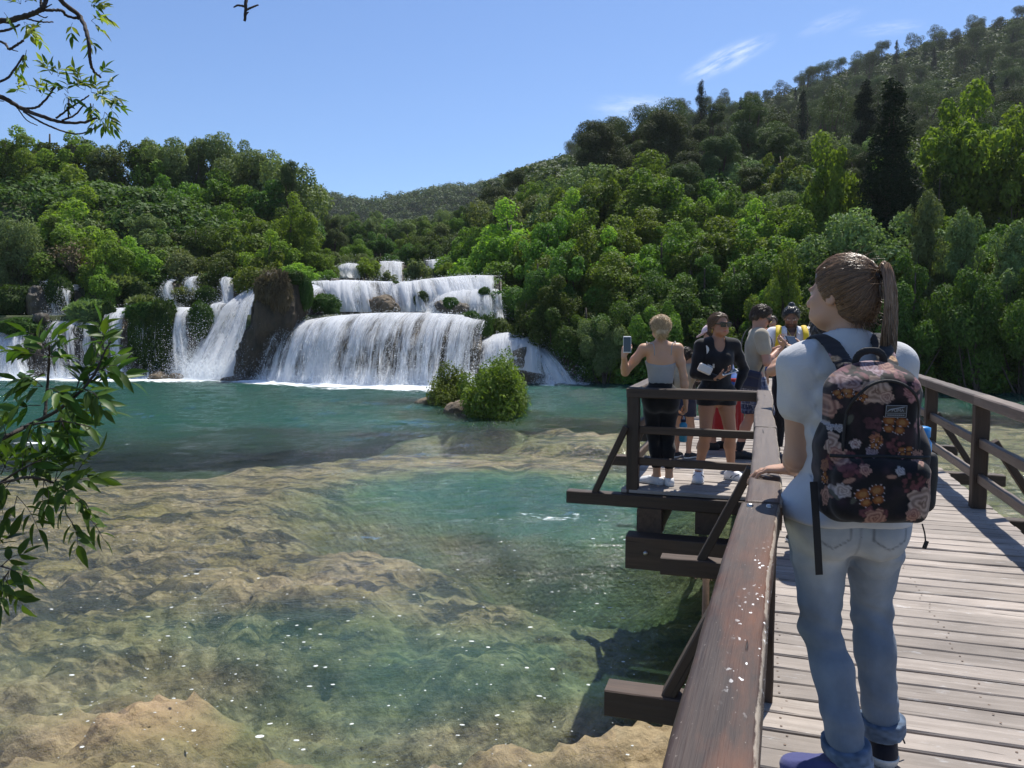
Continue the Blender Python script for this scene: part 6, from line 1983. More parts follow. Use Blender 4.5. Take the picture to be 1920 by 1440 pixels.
# hair: shell, strands combed back to the tie, ponytail
M_HAIR = hair_mat('brown_hair', (.034, .018, .010), (.27, .16, .085))
M_TIE = plain('hair_tie', (.012, .012, .016), .7, .3, 300)
hair_o = hair_cap(girl, M_HAIR, .011, .058, -.022, -.085, comb=0)
r = np.random.default_rng(8)
tie = gb.hp(.0, -.112, .056)
n = 1700
hv = np.zeros(len(hair_o.data.vertices) * 3, np.float32); hair_o.data.vertices.foreach_get('co', hv); hv = hv.reshape(-1, 3).astype(float)
roots = hv[r.choice(len(hv), 3600)]
hc_ = gb.headc + np.array([0, 0, .01])
roots = roots + nrm(roots - hc_) * .0008 + r.normal(size=roots.shape) * .001
td = gb.headc + (gb.hR @ (np.array([0, -.104, .054]) * gb.k))
from mathutils.kdtree import KDTree
hd = nrm(hv - hc_); kd = KDTree(len(hd))
for i_, d_ in enumerate(hd): kd.insert(d_, i_)
kd.balance()
def on_shell(p, lift):
    d_ = nrm(p - hc_); idx = [kd.find(q)[1] for q in d_]
    return hc_ + d_ * (np.linalg.norm(hv[idx] - hc_, axis=1) + lift)[:, None]
roots = on_shell(roots, .0004)
mids = [on_shell(roots * (1 - f_) + td * f_, .0016) for f_ in (.25, .5, .75)]
strands('hair_strands', roots, mids, np.tile(td, (len(roots), 1)) + r.normal(size=(len(roots), 3)) * .006, .0013, M_HAIR, hair_o, 9, r, .0006)
# ponytail falls behind the right shoulder blade
n = 1300
ang, q = r.uniform(0, 6.28, n), np.sqrt(r.uniform(0, 1, n))
e1, e2 = gb.hr, gb.hu
back = -gb.hf
disc = (np.cos(ang) * q)[:, None] * e1 + (np.sin(ang) * q)[:, None] * e2
P0 = tie + disc * .011
P1 = tie + back * .034 + np.array([0, 0, .012]) + disc * .027
P2 = tie + back * .052 + np.array([0, 0, -.09]) + disc * .040
P3 = tie + back * .050 + np.array([0, 0, -.22]) + disc * .038 + r.normal(size=(n, 3)) * .004
P4 = tie + back * .046 + np.array([0, 0, -.34]) + disc * .024 + np.stack([np.zeros(n), np.zeros(n), r.uniform(-.05, .06, n)], -1)
strands('ponytail', P0, [P1, P2, P3], P4, .0017, M_HAIR, hair_o, 12, r, .0022, np.clip(.5 + .35 * (disc @ np.array([0, 0, 1.0])) + r.normal(size=n) * .2, 0, 1))
# loose short hairs at the nape and forehead
n = 150
Lr = np.stack([r.uniform(-.05, .05, n), r.uniform(-.075, -.055, n), r.uniform(-.09, -.05, n)], -1)
a0 = gb.headc + (Lr * gb.k) @ gb.hR.T
strands('loose_hairs', a0, [a0 + r.normal(size=(n, 3)) * .006 + gb.hR @ np.array([0, -.012, .0])], a0 + r.normal(size=(n, 3)) * .014 + gb.hR @ np.array([0, -.014, -.03]), .0009, M_HAIR, hair_o, 6, r, .001)
n = 130
hv2 = on_shell(hv[r.choice(len(hv), n)], .001); o_ = nrm(hv2 - hc_)
strands('flyaway_hairs', hv2, [hv2 + o_ * .006 + r.normal(size=(n, 3)) * .006 - gb.hf * .012], hv2 + o_ * r.uniform(.002, .016, (n, 1)) + r.normal(size=(n, 3)) * .012 - gb.hf * .035, .0007, M_HAIR, hair_o, 6, r, .001)
mb = MB()
thv = np.linspace(0, 6.283, 15)
mb.tube([tie + back * .012 + (e1 * math.cos(a) + e2 * math.sin(a)) * .0145 for a in thv], .006, 6, False)
mb.tube([tie + back * .018 + (e1 * math.cos(a) + e2 * math.sin(a)) * .015 for a in thv], .005, 6, False)
link('hair_tie', make_mesh('hair_tie', *mb.geo(), M_TIE), hair_o)

# ---- the backpack
pack = empty('backpack', worldv(girl.root, (-.022, -.22, .925)), -G_FACE, label='black backpack printed with cream roses and orange butterflies worn by the person in white tee', cat='backpack')
PF = np.array(wmat(pack)); PFi = np.linalg.inv(PF)
# pack frame: x right, y forward (towards the back it hangs on), z up from the pack's bottom


def pk(px, py, y=-.12):
    """pack-frame x, z of a photo pixel on its outer face (used to place the print)"""
    o = PFi[:3, :3] @ np.array([0, 0, CAM_Z]) + PFi[:3, 3]
    d = PFi[:3, :3] @ (at(px, py, 1.0) - np.array([0, 0, CAM_Z]))
    t_ = (y - o[1]) / d[1]; return (o + d * t_)[[0, 2]]


def pack_vol(h=.0033):
    v = Vol((-.24, -.19, -.06), (.25, .17, .56), h)
    v.box((0.004, .005, .135), (.150, .085, .135), None, .06)
    v.box((0.0, .012, .27), (.132, .075, .165), Rx(.10), .06, .06)
    v.ell((0, .02, .39), (.104, .062, .085), None, .05)
    v.box((.002, -.066, .30), (.100, .038, .135), Rx(.12), .035, .02)          # upper front panel
    v.ell((.002, -.060, .40), (.088, .042, .05), Rx(.3), .02)
    v.box((.004, -.082, .105), (.134, .050, .092), Rx(.06), .045, .012)        # lower pocket
    v.disp(lambda x, y, z: .0045 * fbm(x * 9, y * 9, z * 9, 3, 51) + .0022 * np.sin(z * 70 + 6 * vnoise(x * 7, y * 7, z * 3, 52)) * sstep(.3, .1, z), .04)
    # zip grooves
    return v


pv = pack_vol()
zl = []
for th_ in np.linspace(math.pi * 1.06, -.06 * math.pi, 40):
    zl.append((.002 + .097 * math.cos(th_), .315 + .105 * max(math.sin(th_), -.4) - (.09 * max(0, -math.sin(th_)) if math.sin(th_) < 0 else 0)))
zl = [(-.101, .215)] + [(-.101, .26)] + zl[2:-2] + [(.105, .26), (.105, .215)]


def surf(x, z, y0=-.185):
    """outermost point of the pack at (x, z)"""
    ys = np.arange(y0, .1, .004)
    i = ((np.array([x] * len(ys)) - pv.lo[0]) / pv.h).round().astype(int); k = ((np.array([z] * len(ys)) - pv.lo[2]) / pv.h).round().astype(int); j = ((ys - pv.lo[1]) / pv.h).round().astype(int)
    ok = np.where(pv.D[i.clip(0, pv.n[0] - 1), j.clip(0, pv.n[1] - 1), k.clip(0, pv.n[2] - 1)] < 0)[0]
    return np.array([x, ys[ok[0]] if len(ok) else -.1, z])


V, Q = pv.mesh(); V = relax(V, Q, 2)


def print_cols(V):
    """the floral print: roses, berries, butterflies on black"""
    x, y, z = V.T
    side = np.abs(x) > .134
    u = np.where(side, x + np.sign(x) * (y + .08), x); w = z
    C = np.tile([.011, .010, .013], (len(V), 1))
    C = C + np.array([.030, .014, .020]) * np.clip(fbm(u * 26, w * 26, 2, 3, 71), 0, 1)[:, None]
    rr = np.random.default_rng(19)

    def lay(m, col): C[:] = C * (1 - m[:, None]) + np.asarray(col) * m[:, None]

    def rose(cx, cz, R, col, dark, sd):
        dx, dz = (u - cx) / R, (w - cz) / R
        ro, th_ = np.hypot(dx, dz), np.arctan2(dz, dx)
        edge = 1 + .14 * np.sin(th_ * 5 + sd) + .08 * np.sin(th_ * 11 + sd * 2)
        m = sstep(1.02, .94, ro / edge)
        sp = .5 + .5 * np.sin(ro * 15 - th_ * 1.0 + 1.6 * np.sin(th_ * 3 + sd) + 1.2 * vnoise(dx * 3, dz * 3, sd, 4))
        f = np.clip(.25 + .75 * sp - .28 * np.exp(-(ro / .3) ** 2), 0, 1)
        lay(m, np.zeros(3)); C[:] += m[:, None] * (np.asarray(dark) + (np.asarray(col) - np.asarray(dark)) * f[:, None])

    def leaf(cx, cz, R, a, col):
        dx, dz = u - cx, w - cz
        p, q = dx * math.cos(a) + dz * math.sin(a), -dx * math.sin(a) + dz * math.cos(a)
        lay(sstep(1, .7, np.hypot(p / R, q / (R * .42))), np.asarray(col))

    def berries(cx, cz, R, nb, col):
        for _ in range(nb):
            a, q = rr.uniform(0, 6.28), R * math.sqrt(rr.uniform(0, 1))
            b_ = rr.uniform(.0045, .009)
            d = np.hypot(u - cx - q * math.cos(a), w - cz - q * math.sin(a))
            lay(sstep(b_, b_ * .6, d) * .9, np.asarray(col) * rr.uniform(.5, 1.3))

    def butterfly(cx, cz, R, a):
        for s in (-1, 1):
            for (ox, oz, rx, rz_) in ((.5, .35, .62, .46), (.42, -.32, .46, .36)):
                dx, dz = u - cx, w - cz
                p, q = dx * math.cos(a) + dz * math.sin(a), -dx * math.sin(a) + dz * math.cos(a)
                d = np.hypot((p - s * ox * R) / (rx * R), (q - oz * R) / (rz_ * R))
                lay(sstep(1.05, .98, d), (.02, .015, .015))
                lay(sstep(.86, .8, d), (.27, .09, .025)); lay(sstep(.5, .4, d), (.40, .20, .07))
                lay(((np.abs(d - .93) < .06) * (np.sin(np.arctan2(q, p) * 22) > .5)).astype(float), (.6, .55, .6))
        lay(sstep(1, .6, np.hypot((u - cx) / (R * .1), (w - cz) / (R * .5))), (.02, .015, .015))

    cream, peach, pink, wine, white = (.62, .46, .37), (.56, .33, .25), (.50, .26, .27), (.17, .06, .07), (.6, .55, .55)
    for (px, py, k_, col) in ((1625, 688, 20, wine), (1600, 870, 22, wine), (1712, 905, 20, wine), (1685, 838, 16, wine), (1640, 800, 16, (.12, .05, .06)), (1715, 740, 14, pink), (1590, 880, 14, wine), (1745, 945, 14, pink), (1600, 690, 16, (.3, .13, .15)), (1560, 870, 14, wine), (1650, 965, 12, wine), (1735, 800, 14, pink), (1690, 700, 18, (.35, .17, .17)), (1625, 960, 12, wine)):
        q = pk(px, py); berries(q[0], q[1], k_ / 640, 26, col)
    for (px, py, a, k_) in ((1600, 790, 1.2, 12), (1590, 900, .4, 12), (1570, 930, 2.0, 11), (1725, 725, .9, 12), (1660, 715, 2.2, 12), (1600, 935, 1.0, 12), (1752, 890, 1.4, 13), (1545, 905, 1.9, 12), (1720, 965, 2.5, 12), (1668, 892, 0, 10), (1590, 700, 1.4, 18)):
        q = pk(px, py); leaf(q[0], q[1], k_ / 620, a, (.10, .105, .085) if px % 3 else (.42, .24, .18))
    for i, (px, py, k_, c1, c2) in enumerate(((1643, 733, 24, cream, (.16, .09, .07)), (1728, 942, 26, cream, (.16, .09, .07)), (1563, 838, 22, cream, (.2, .1, .08)), (1600, 720, 16, (.45, .32, .32), (.14, .07, .08)), (1566, 768, 20, peach, (.14, .05, .05)),
            (1665, 745, 12, cream, wine), (1580, 858, 15, peach, wine), (1610, 835, 9, white, wine), (1570, 806, 8, white, (.2, .2, .22)), (1586, 808, 7, white, (.2, .2, .22)), (1580, 920, 13, white, (.22, .18, .18)), (1545, 940, 18, peach, (.12, .05, .04)),
            (1706, 735, 9, pink, wine), (1712, 965, 12, cream, wine), (1685, 882, 8, white, (.2, .2, .22)), (1710, 965, 12, peach, wine), (1640, 972, 18, peach, (.15, .05, .04)), (1655, 690, 14, (.5, .38, .42), wine), (1690, 685, 14, peach, wine), (1648, 826, 11, (.45, .2, .1), wine),
            (1620, 880, 10, peach, wine), (1700, 855, 8, pink, wine), (1750, 905, 12, peach, wine), (1640, 850, 10, (.4, .34, .4), (.1, .07, .1)), (1730, 860, 12, peach, wine), (1725, 720, 10, pink, wine), (1615, 660, 14, pink, wine), (1540, 880, 12, (.4, .2, .1), wine))):
        q = pk(px, py); rose(q[0], q[1], k_ / 620, c1, c2, i * 1.7)
    for (px, py, k_, a) in ((1683, 800, 22, -.15), (1630, 930, 25, .3), (1592, 742, 12, .4), (1616, 746, 11, -.3), (1540, 905, 12, .9), (1650, 835, 12, 1.0), (1705, 850, 13, .1)):
        q = pk(px, py); butterfly(q[0], q[1], k_ / 640, a)
    C = .56 * C * (1 + .12 * vnoise(x * 300, y * 300, z * 300, 5))[:, None]
    return np.clip(C, 0, 1)


M_PACK = cloth_mat('printed_polyester', (0, 0, 0), .75, 900, .16, .06, True, .1)
M_WEB = plain('black_webbing', (.010, .010, .011), .75, .35, 500)
M_CYAN = plain('blue_bottle_cap', (.02, .22, .55), .4, 0)
pb = link('main_compartment', make_mesh('main_compartment', V, Q, M_PACK, True, {'Col': print_cols(V)}), pack)
mb = MB()
pts = [surf(x, z) - [0, .002, 0] for x, z in zl]
pts = np.array(pts); pts[:, 1] = np.convolve(np.pad(pts[:, 1], 2, 'edge'), np.ones(5) / 5, 'valid')
mb.tube(smooth_line(pts, 90), .0048, 6)
link('zip', make_mesh('zip', *mb.geo(), M_WEB), pack)
mb = MB()
pts = np.array([surf(x, .196 + .008 * math.cos(x * 9)) - [0, .002, 0] for x in np.linspace(-.132, .140, 24)])
mb.tube(smooth_line(pts, 60), .0055, 6)
link('zip', make_mesh('zip', *mb.geo(), M_WEB), pack)
p = surf(-.115, .19); mb = MB(); mb.tube([p, p + [.01, -.006, -.03]], .003, 5); mb.box(p + [.012, -.006, -.04], (.004, .002, .012), None, .001)
link('zip_puller', make_mesh('zip_puller', *mb.geo(), M_WEB), pack)
# woven label with its leaping emblem and name
q = pk(1680, 771, -.11); s0_ = surf(q[0], q[1]); lab = empty('label_patch', (0, 0, 0)); lab.parent = pack
lab.matrix_basis = Matrix.Translation(tuple(s0_ + [0, -.0042, 0])) @ Matrix.Rotation(rad(90) + .12, 4, 'X')
M_TAGB = plain('label_black', (.016, .017, .02), .6, .2, 400)
M_TAGG = plain('label_grey_thread', (.22, .24, .26), .7, 0)
link('label_cloth', make_mesh('label_cloth', cbox((.029, .018, .0025), .001)[0], [a for a in cbox((.029, .018, .0025), .001)[1:]], M_TAGB, False), lab)
mb = MB()
for (cx, cy, hx, hy) in ((0, .0165, .028, .0006), (0, -.0165, .028, .0006), (-.0275, 0, .0006, .0165), (.0275, 0, .0006, .0165), (0, -.0055, .026, .0005)):
    mb.box((cx, cy, .0028), (hx, hy, .0004))
for i in range(9):      # the fine second line of print, too small to read in the photograph
    mb.box((-.021 + i * .0052, -.0108, .0028), (.0019, .0012, .0004))
em = smooth_line([(-.024, -.002, .0028), (-.018, .004, .0028), (-.008, .007, .0028), (.004, .0095, .0028), (.016, .012, .0028), (.024, .0135, .0028)], 16)
mb.tube(em, np.interp(np.linspace(0, 1, 16), [0, .2, .5, .8, 1], [.0006, .002, .0016, .0019, .0004]), 5)
V_, F_ = mb.geo(); link('emblem', make_mesh('emblem', V_, F_, M_TAGG, False), lab)
tc = bpy.data.curves.new('name_text', 'FONT'); tc.body = 'PUMA'; tc.size = .0125; tc.extrude = .0003; tc.align_x = 'CENTER'; tc.align_y = 'CENTER'
to = bpy.data.objects.new('name_text', tc); COL.objects.link(to)
dg = bpy.context.evaluated_depsgraph_get(); me = bpy.data.meshes.new_from_object(to.evaluated_get(dg)); bpy.data.objects.remove(to)
me.materials.clear(); me.materials.append(M_TAGG)
o = link('lettering', me, lab); o.matrix_basis = Matrix.Translation((.004, .0025, .0028))
# straps over both shoulders, handle loop, hanging webbing, side pocket with a blue bottle cap
shl = [PFi[:3, :3] @ worldv(girl.root, s_) + PFi[:3, 3] for s_ in gb.sh]
nk = PFi[:3, :3] @ worldv(girl.root, gb.neck) + PFi[:3, 3]
for i, s in enumerate((-1, 1)):
    mid = shl[i] * .62 + nk * .38 + np.array([0, 0, .066])
    pts = smooth_line([(s * .05, .045, .40), (s * .062, .050, .452), mid + [-s * .012, -.075, -.010], mid + [0, .0, .005], mid + [s * .008, .085, -.035], mid + [s * .006, .105, -.12], (s * .07, .19, .28)], 26)
    v = Vol(pts.min(0) - .07, pts.max(0) + .07, .006)
    for a, b_ in zip(pts[:-1], pts[1:]):
        T_ = nrm(b_ - a); wv = nrm(np.cross(T_, np.cross([s * .9 if 0 else 1.0, 0, 0], T_)))
        nrm_dir = nrm(np.cross(wv, T_))
        v.cap(a, b_, .031, .031, .004, flat=(nrm_dir, 3.6))
    Vs, Qs = v.mesh(); Vs = relax(Vs, Qs, 1)
    def strap_col(V):
        x, y, z = V.T; C = np.tile([.011, .010, .013], (len(V), 1))
        for k_, (cx, cz, R_, col) in enumerate(((s * .115, .500, .026, (.46, .28, .30)), (s * .085, .487, .016, (.50, .30, .16)), (s * .14, .492, .016, (.35, .2, .3)), (s * .062, .455, .012, (.3, .16, .2)), (s * .12, .45, .018, (.5, .3, .28)))):
            d = np.hypot(x - cx, (z - cz) * 1.2 + .3 * (y - .02)); f = .5 + .5 * np.sin(d * 700 + 3 * np.arctan2(z - cz, x - cx))
            m = sstep(R_, R_ * .75, d)[:, None]; C = C * (1 - m) + np.asarray(col) * (.3 + .7 * f)[:, None] * m
        return C
    link('shoulder_strap', make_mesh('shoulder_strap', Vs, Qs, M_PACK, True, {'Col': strap_col(Vs)}), pack)
pts = smooth_line([(-.038, .03, .425), (-.042, .02, .474), (-.022, .014, .498), (.018, .014, .498), (.038, .02, .472), (.034, .03, .425)], 24)
v = Vol(pts.min(0) - .04, pts.max(0) + .04, .004)
for a, b_ in zip(pts[:-1], pts[1:]): v.cap(a, b_, .011, .011, .003, flat=((0, 1, 0), 2.4))
Vs, Qs = v.mesh(); link('handle', make_mesh('handle', relax(Vs, Qs, 1), Qs, M_WEB), pack)
q0, q1, q2 = pk(1527, 905, -.02), pk(1530, 985, -.02), pk(1536, 1077, -.02)
mb = MB()
pp = smooth_line([(q0[0], -.01, q0[1]), (q1[0], -.025, q1[1]), (q2[0], -.02, q2[1])], 12)
for a, b_ in zip(pp[:-1], pp[1:]):
    y = nrm(b_ - a); x = nrm(np.cross(y, [0, 1, 0])); R = np.stack([x, y, np.cross(x, y)], 1)
    mb.box((a + b_) / 2, (.0105, np.linalg.norm(b_ - a) / 2 + .001, .0016), R)
link('hanging_strap', make_mesh('hanging_strap', *mb.geo(), M_WEB, False), pack)
q0, q1 = pk(1729, 982, -.06), pk(1735, 1016, -.06)
mb = MB(); mb.tube(smooth_line([(q0[0], -.06, q0[1]), (q0[0] + .006, -.065, (q0[1] + q1[1]) / 2), (q1[0], -.062, q1[1])], 8), .0022, 5); mb.box((q1[0], -.062, q1[1] - .008), (.006, .002, .012), Ry(.3), .001)
link('hanging_cord', make_mesh('hanging_cord', *mb.geo(), M_WEB, False), pack)
v = Vol((.09, -.1, -.02), (.25, .14, .25), .006)
v.box((.148, .01, .12), (.036, .055, .095), None, .03, .0); v.cut((0, 0, 1), (0, 0, .205)); v.disp(folds(.003, 20, 14, 77), .03)
Vs, Qs = v.mesh(); link('side_pocket', make_mesh('side_pocket', relax(Vs, Qs, 1), Qs, M_WEB), pack)
bt = MB(); bt.tube([(0, 0, 0), (0, 0, .015), (0, 0, .18), (0, 0, .195), (0, 0, .197), (0, 0, .225), (0, 0, .228)], [.02, .028, .028, .02, .024, .024, .015], 14)
Vb, Fb = bt.geo()
thing_mesh('drink_bottle', Vb @ PF[:3, :3].T + (PF[:3, :3] @ np.array([.149, .012, .05]) + PF[:3, 3]), Fb, M_CYAN, 'blue capped bottle in the side pocket of the floral backpack', 'bottle')

# ------------------------------------------------------------------ the people on the bay and further along the bridge
M_GREYKNIT = cloth_mat('grey_jersey', (.30, .30, .29), .85, 900, .15, .06)
M_BLACKKNIT = cloth_mat('black_jersey', (.010, .010, .012), .8, 900, .2, .1)
M_TAN = cloth_mat('tan_cotton', (.36, .31, .235), .9, 900, .25, .08)
M_WHITECOT = cloth_mat('white_linen', (.72, .72, .74), .9, 900, .25, .05)
M_RED = cloth_mat('red_cotton', (.33, .025, .025), .9, 900, .25, .1)
M_BLUETEE = cloth_mat('blue_cotton', (.035, .10, .32), .9, 900, .25, .1)
M_PINKFLOWER = cloth_mat('pink_flowered_cotton', (0, 0, 0), .9, 900, .2, .1, True)
M_PLAIDM = cloth_mat('navy_plaid', (0, 0, 0), .9, 900, .2, .05, True)
M_YELLOW = cloth_mat('yellow_nylon', (.72, .50, .02), .6, 900, .2, .08)
M_NAVYBAG = cloth_mat('navy_canvas', (.022, .026, .05), .8, 700, .2, .08)
M_WHITELEATHER = plain('white_leather', (.66, .62, .56), .45, .15, 120, .06)
M_SHOEWHITE = plain('white_shoe_leather', (.70, .70, .71), .55, .2, 90, .08)
M_SHOEBLACK = plain('black_shoe', (.015, .015, .017), .6, .2, 90, .1)
M_SOCK = cloth_mat('dark_sock', (.015, .016, .022), .9, 900, .2, .1)
M_GOLD = plain('gold_chain', (.75, .5, .12), .3, 0, 60, 0, 1.0)
M_CAPPINK = cloth_mat('pale_pink_cotton', (.68, .52, .54), .9, 700, .15, .06)
M_BLONDE = hair_mat('blonde_hair', (.26, .16, .07), (.70, .52, .29), .4)
M_BRUN = hair_mat('dark_blonde_hair', (.06, .035, .018), (.20, .12, .06))
M_BRNH = hair_mat('short_brown_hair', (.022, .014, .009), (.085, .052, .03))
M_BLKH = hair_mat('black_hair', (.008, .008, .009), (.03, .03, .034), .3)
M_DKBR = hair_mat('long_dark_hair', (.012, .008, .006), (.055, .033, .02))


def garment_top(f, name, mat, infl=.012, sleeve=.5, hem=-.03, neck=.06, amp=.005, h=.009, full=False, neck_pt=None, k=.05, extra=None, cols=None, sl_infl=None):
    b = f.b
    P = [b.hipc, b.neck, *b.sh, *b.elb] + (list(b.wri) if full else [])
    v = Vol(np.min(P, 0) - .24, np.max(P, 0) + .2, h)
    b.torso(v, infl, k)
    for n in (0, 1):
        if full: b.arm(v, n, sl_infl or .008)
        elif sleeve: b.arm(v, n, sl_infl or infl + .002, 'sleeve', .035, sleeve)
    v.disp(folds(amp, 9, 6, int(b.H * 1000) % 50), .04)
    v.cut((0, 0, -1), b.hipc + [0, 0, hem])
    v.cap(b.neck + b.T * .0 + b.Yd * .02, b.headc, neck, neck + .01, .012, op='sub')
    if full:
        for n in (0, 1): v.cut(b.wri[n] - b.elb[n], b.wri[n] - nrm(b.wri[n] - b.elb[n]) * .02) if False else None
    if extra: extra(v)
    return f.put(name, v, mat, 2, cols=cols)


def garment_legs(f, name, mat, infl=.008, top=.09, ft=.4, long_=False, flare=.0, ankle=.10, amp=.004, h=.009, cols=None):
    b = f.b
    P = [*b.hips, *b.knee, *(b.ank if long_ else b.knee)]
    v = Vol(np.min(P, 0) - .2, np.max(P, 0) + .26, h)
    b.torso(v, infl, .05, False)
    for n in (0, 1):
        if long_: b.leg(v, n, infl, .03, flare=flare)
        else: b.leg(v, n, infl, .03, 'thigh', flare, ft)
    v.cut((0, 0, 1), b.hipc + [0, 0, top])
    if long_: v.cut((0, 0, -1), (0, 0, ankle))
    elif ft:
        zc = min(b.hips[n][2] * (1 - ft) + b.knee[n][2] * ft for n in (0, 1)); v.cut((0, 0, -1), (0, 0, zc))
    v.disp(folds(amp, 9, 8, 7), .04)
    return f.put(name, v, mat, 2, cols=cols)


def at_deck(px, Y):
    return np.array([(px - 960) / FPX * Y, Y, DECK])


# ---- blonde person taking a picture, seen from behind
P_, F_ = at_deck(1240, 7.13), rad(2)
l_ = lambda px, py, Y: toL(P_, F_, at(px, py, Y))
ft0, ft1 = toL(P_, F_, on_plane(1229, 905, DECK)), toL(P_, F_, on_plane(1246, 914, DECK))
b = Body(1.60, False, hip=(.0, .0), lean=(-.02, -.04), feet=((ft0[0] + .0, .03, 0), (ft0[0] + .105, -.02, 0)), toes=((-.75, .75), (-.15, 1)), wrists=(l_(1170, 668, 6.98), l_(1287, 762, 7.12)), poles=((-.8, .1, -1), (1, -.6, -.2)), head=(rad(-4), rad(-3)))
f = Figure(P_, F_, 'blonde person in black leggings and grey strappy top holding up a phone', b, .0085, (.50, .29, .18))
f.body((dict(axis=(.12, .1, 1), palm=(.55, .6, .1), curl=.75, thumb=.5), dict(axis=(.05, .1, -1), palm=(-1, 0, 0), curl=1.0)), feet=True)
def bandeau(v):
    v.cut((0, 0, 1), b.hipc + [0, 0, .335]); v.cut((0, -.35, 1), b.hipc + [0, -.1, .30])
garment_top(f, 'crop_top', M_GREYKNIT, .008, 0, .12, .05, .0015, extra=bandeau)
mb = MB()
for s in (-1, 1):
    sh = b.sh[0 if s < 0 else 1] * .8 + b.neck * .2
    mb.tube(smooth_line([b.chest + b.X * s * .075 + [0, -.118, .06], b.chest + b.X * s * .085 + [0, -.11, .16], sh + [0, -.045, .045], sh + [0, .02, .052], b.chest + b.X * s * .08 + [0, .12, .08]], 16), .0045, 5)
link('shoulder_straps', make_mesh('shoulder_straps', *mb.geo(), M_GREYKNIT), f.root)
garment_legs(f, 'leggings', M_BLACKKNIT, .006, .155, long_=True, ankle=.16, amp=.002)
for n in (0, 1): shoe(f, n, M_SHOEWHITE, M_SOLE, 'sneaker')
hp = b.hp
def bun(v):
    v.ell(hp(-.012, -.115, -.045), (.050, .042, .052), b.hR, .012)
    v.cap(hp(-.05, -.10, -.06), hp(.035, -.128, -.018), .018, .015, .01); v.cap(hp(-.03, -.13, -.03), hp(-.05, -.12, -.085), .014, .010, .01)
hr = hair_cap(f, M_BLONDE, .015, .055, -.03, -.085, bun, .6)
r = np.random.default_rng(4); n = 420
dr = nrm(r.normal(size=(n * 4, 3))); dr = dr[(dr[:, 1] < .5) & (dr[:, 2] > -.45)][:n]; n = len(dr)
rt = np.array([b.hp(*(q * [.092, .112, .106] + [0, -.014, .030])) for q in dr]); tp = np.tile(b.hp(-.012, -.125, -.04), (n, 1)) + r.normal(size=(n, 3)) * .02
md = np.array([b.hp(*(nrm(q * .5 + [0, -.8, -.25]) * [.096, .118, .108] + [0, -.014, .030])) for q in dr])
strands('hair_strands', rt, [md], tp, .0018, M_BLONDE, hr, 7, r, .003)
R = look_R(toL(np.zeros(3), F_, (-.12, -1, .05)), (0, 0, 1)); 
pw = at(1176, 646, 6.95)
phone(pw, np.stack([[1, 0, 0], nrm([-.15, -1, .05]), np.cross([1, 0, 0], nrm([-.15, -1, .05]))], 1), 'phone in pale case held up by the blonde person', (.036, .005, .076), M_PHONEWHITE)
# blue flask hanging from the blonde person's hand
bp = at(1281, 808, 7.05)
mb = MB(); mb.tube([bp + [0, 0, z_] for z_ in (-.10, -.095, .06, .075, .082)], [.030, .036, .036, .026, .022], 16)
fl = empty('water_bottle', bp - [0, 0, .10], 0, label='turquoise water bottle dangling from the hand of the blonde person', cat='bottle')
mb.obj('bottle_body', plain('turquoise_metal', (.02, .20, .34), .35, 0), fl, True)
mb = MB(); mb.tube([bp + [0, 0, z_] for z_ in (.082, .084, .105, .108)], [.02, .026, .026, .018], 14); mb.tube(smooth_line([bp + [-.022, 0, .095], bp + [-.01, 0, .14], bp + [.012, 0, .14], bp + [.022, 0, .095]], 10), .004, 5)
mb.obj('bottle_cap', M_NAVYBAG, fl, True)

# ---- person in sunglasses facing the camera
P_, F_ = at_deck(1344, 7.36), rad(176)
l_ = lambda px, py, Y: toL(P_, F_, at(px, py, Y))
a0, a1 = toL(P_, F_, on_plane(1376, 902, DECK)), toL(P_, F_, on_plane(1312, 902, DECK))
b = Body(1.63, False, hip=(0, 0), lean=(.0, .02), feet=((a0[0], -.02, 0), (a1[0], -.02, 0)), toes=((-.62, .8), (.35, 1)), wrists=(l_(1380, 735, 7.38), l_(1345, 709, 7.12)), poles=((-1, -.5, -.1), (1, -.7, -.6)), head=(rad(-22), rad(1)), stout=1.0)
f = Figure(P_, F_, 'person in dark sunglasses, black long-sleeved top and black shorts facing us with a phone', b, .0085, (.36, .185, .11))
f.body((dict(axis=(.05, .1, -1), palm=(1, .1, 0), curl=.35), dict(axis=l_(1366, 700, 7.08) - l_(1345, 709, 7.12), palm=(0, -.25, 1), curl=.45, thumb=.6)), feet=True, paint=dict(lips=(.33, .10, .09)))
def scoop(v):
    v.cap(b.neck + b.Yd * .02, b.neck + b.Yd * .11 - b.T * .06, .06, .045, .012, op='sub')
    v.cap(b.neck + b.Yd * .11 - b.T * .06, b.chest + b.Yd * .13 + b.T * .045, .02, .008, .008, op='sub')
    for n in (0, 1): pass
garment_top(f, 'long_sleeved_top', M_BLACKKNIT, .016, .5, -.08, .058, .006, full=True, k=.09, extra=scoop)
for n in (0, 1):      # the skin of the hands stays clear of the sleeves
    pass
garment_legs(f, 'shorts', M_BLACKKNIT, .010, .10, .30, amp=.003)
for n in (0, 1): shoe(f, n, M_SHOEWHITE, M_SOLE, 'trainer', infl=.014, collar=.03)
mb = MB()
for n in (0, 1):
    A, t_ = b.ank[n], b.toe[n]; sd = np.array([t_[1], -t_[0], 0]); base = np.array([A[0], A[1], 0])
    for s in (-1, 1):
        for q in (.04, .075):
            mb.tube(smooth_line([base + t_ * (q - .02) + sd * s * .052 + [0, 0, .03], base + t_ * (q + .005) + sd * s * .048 + [0, 0, .058], base + t_ * (q + .03) + sd * s * .03 + [0, 0, .073]], 5), .004, 4)
link('shoe_stripes', make_mesh('shoe_stripes', *mb.geo(), M_SHOEBLACK), f.root)
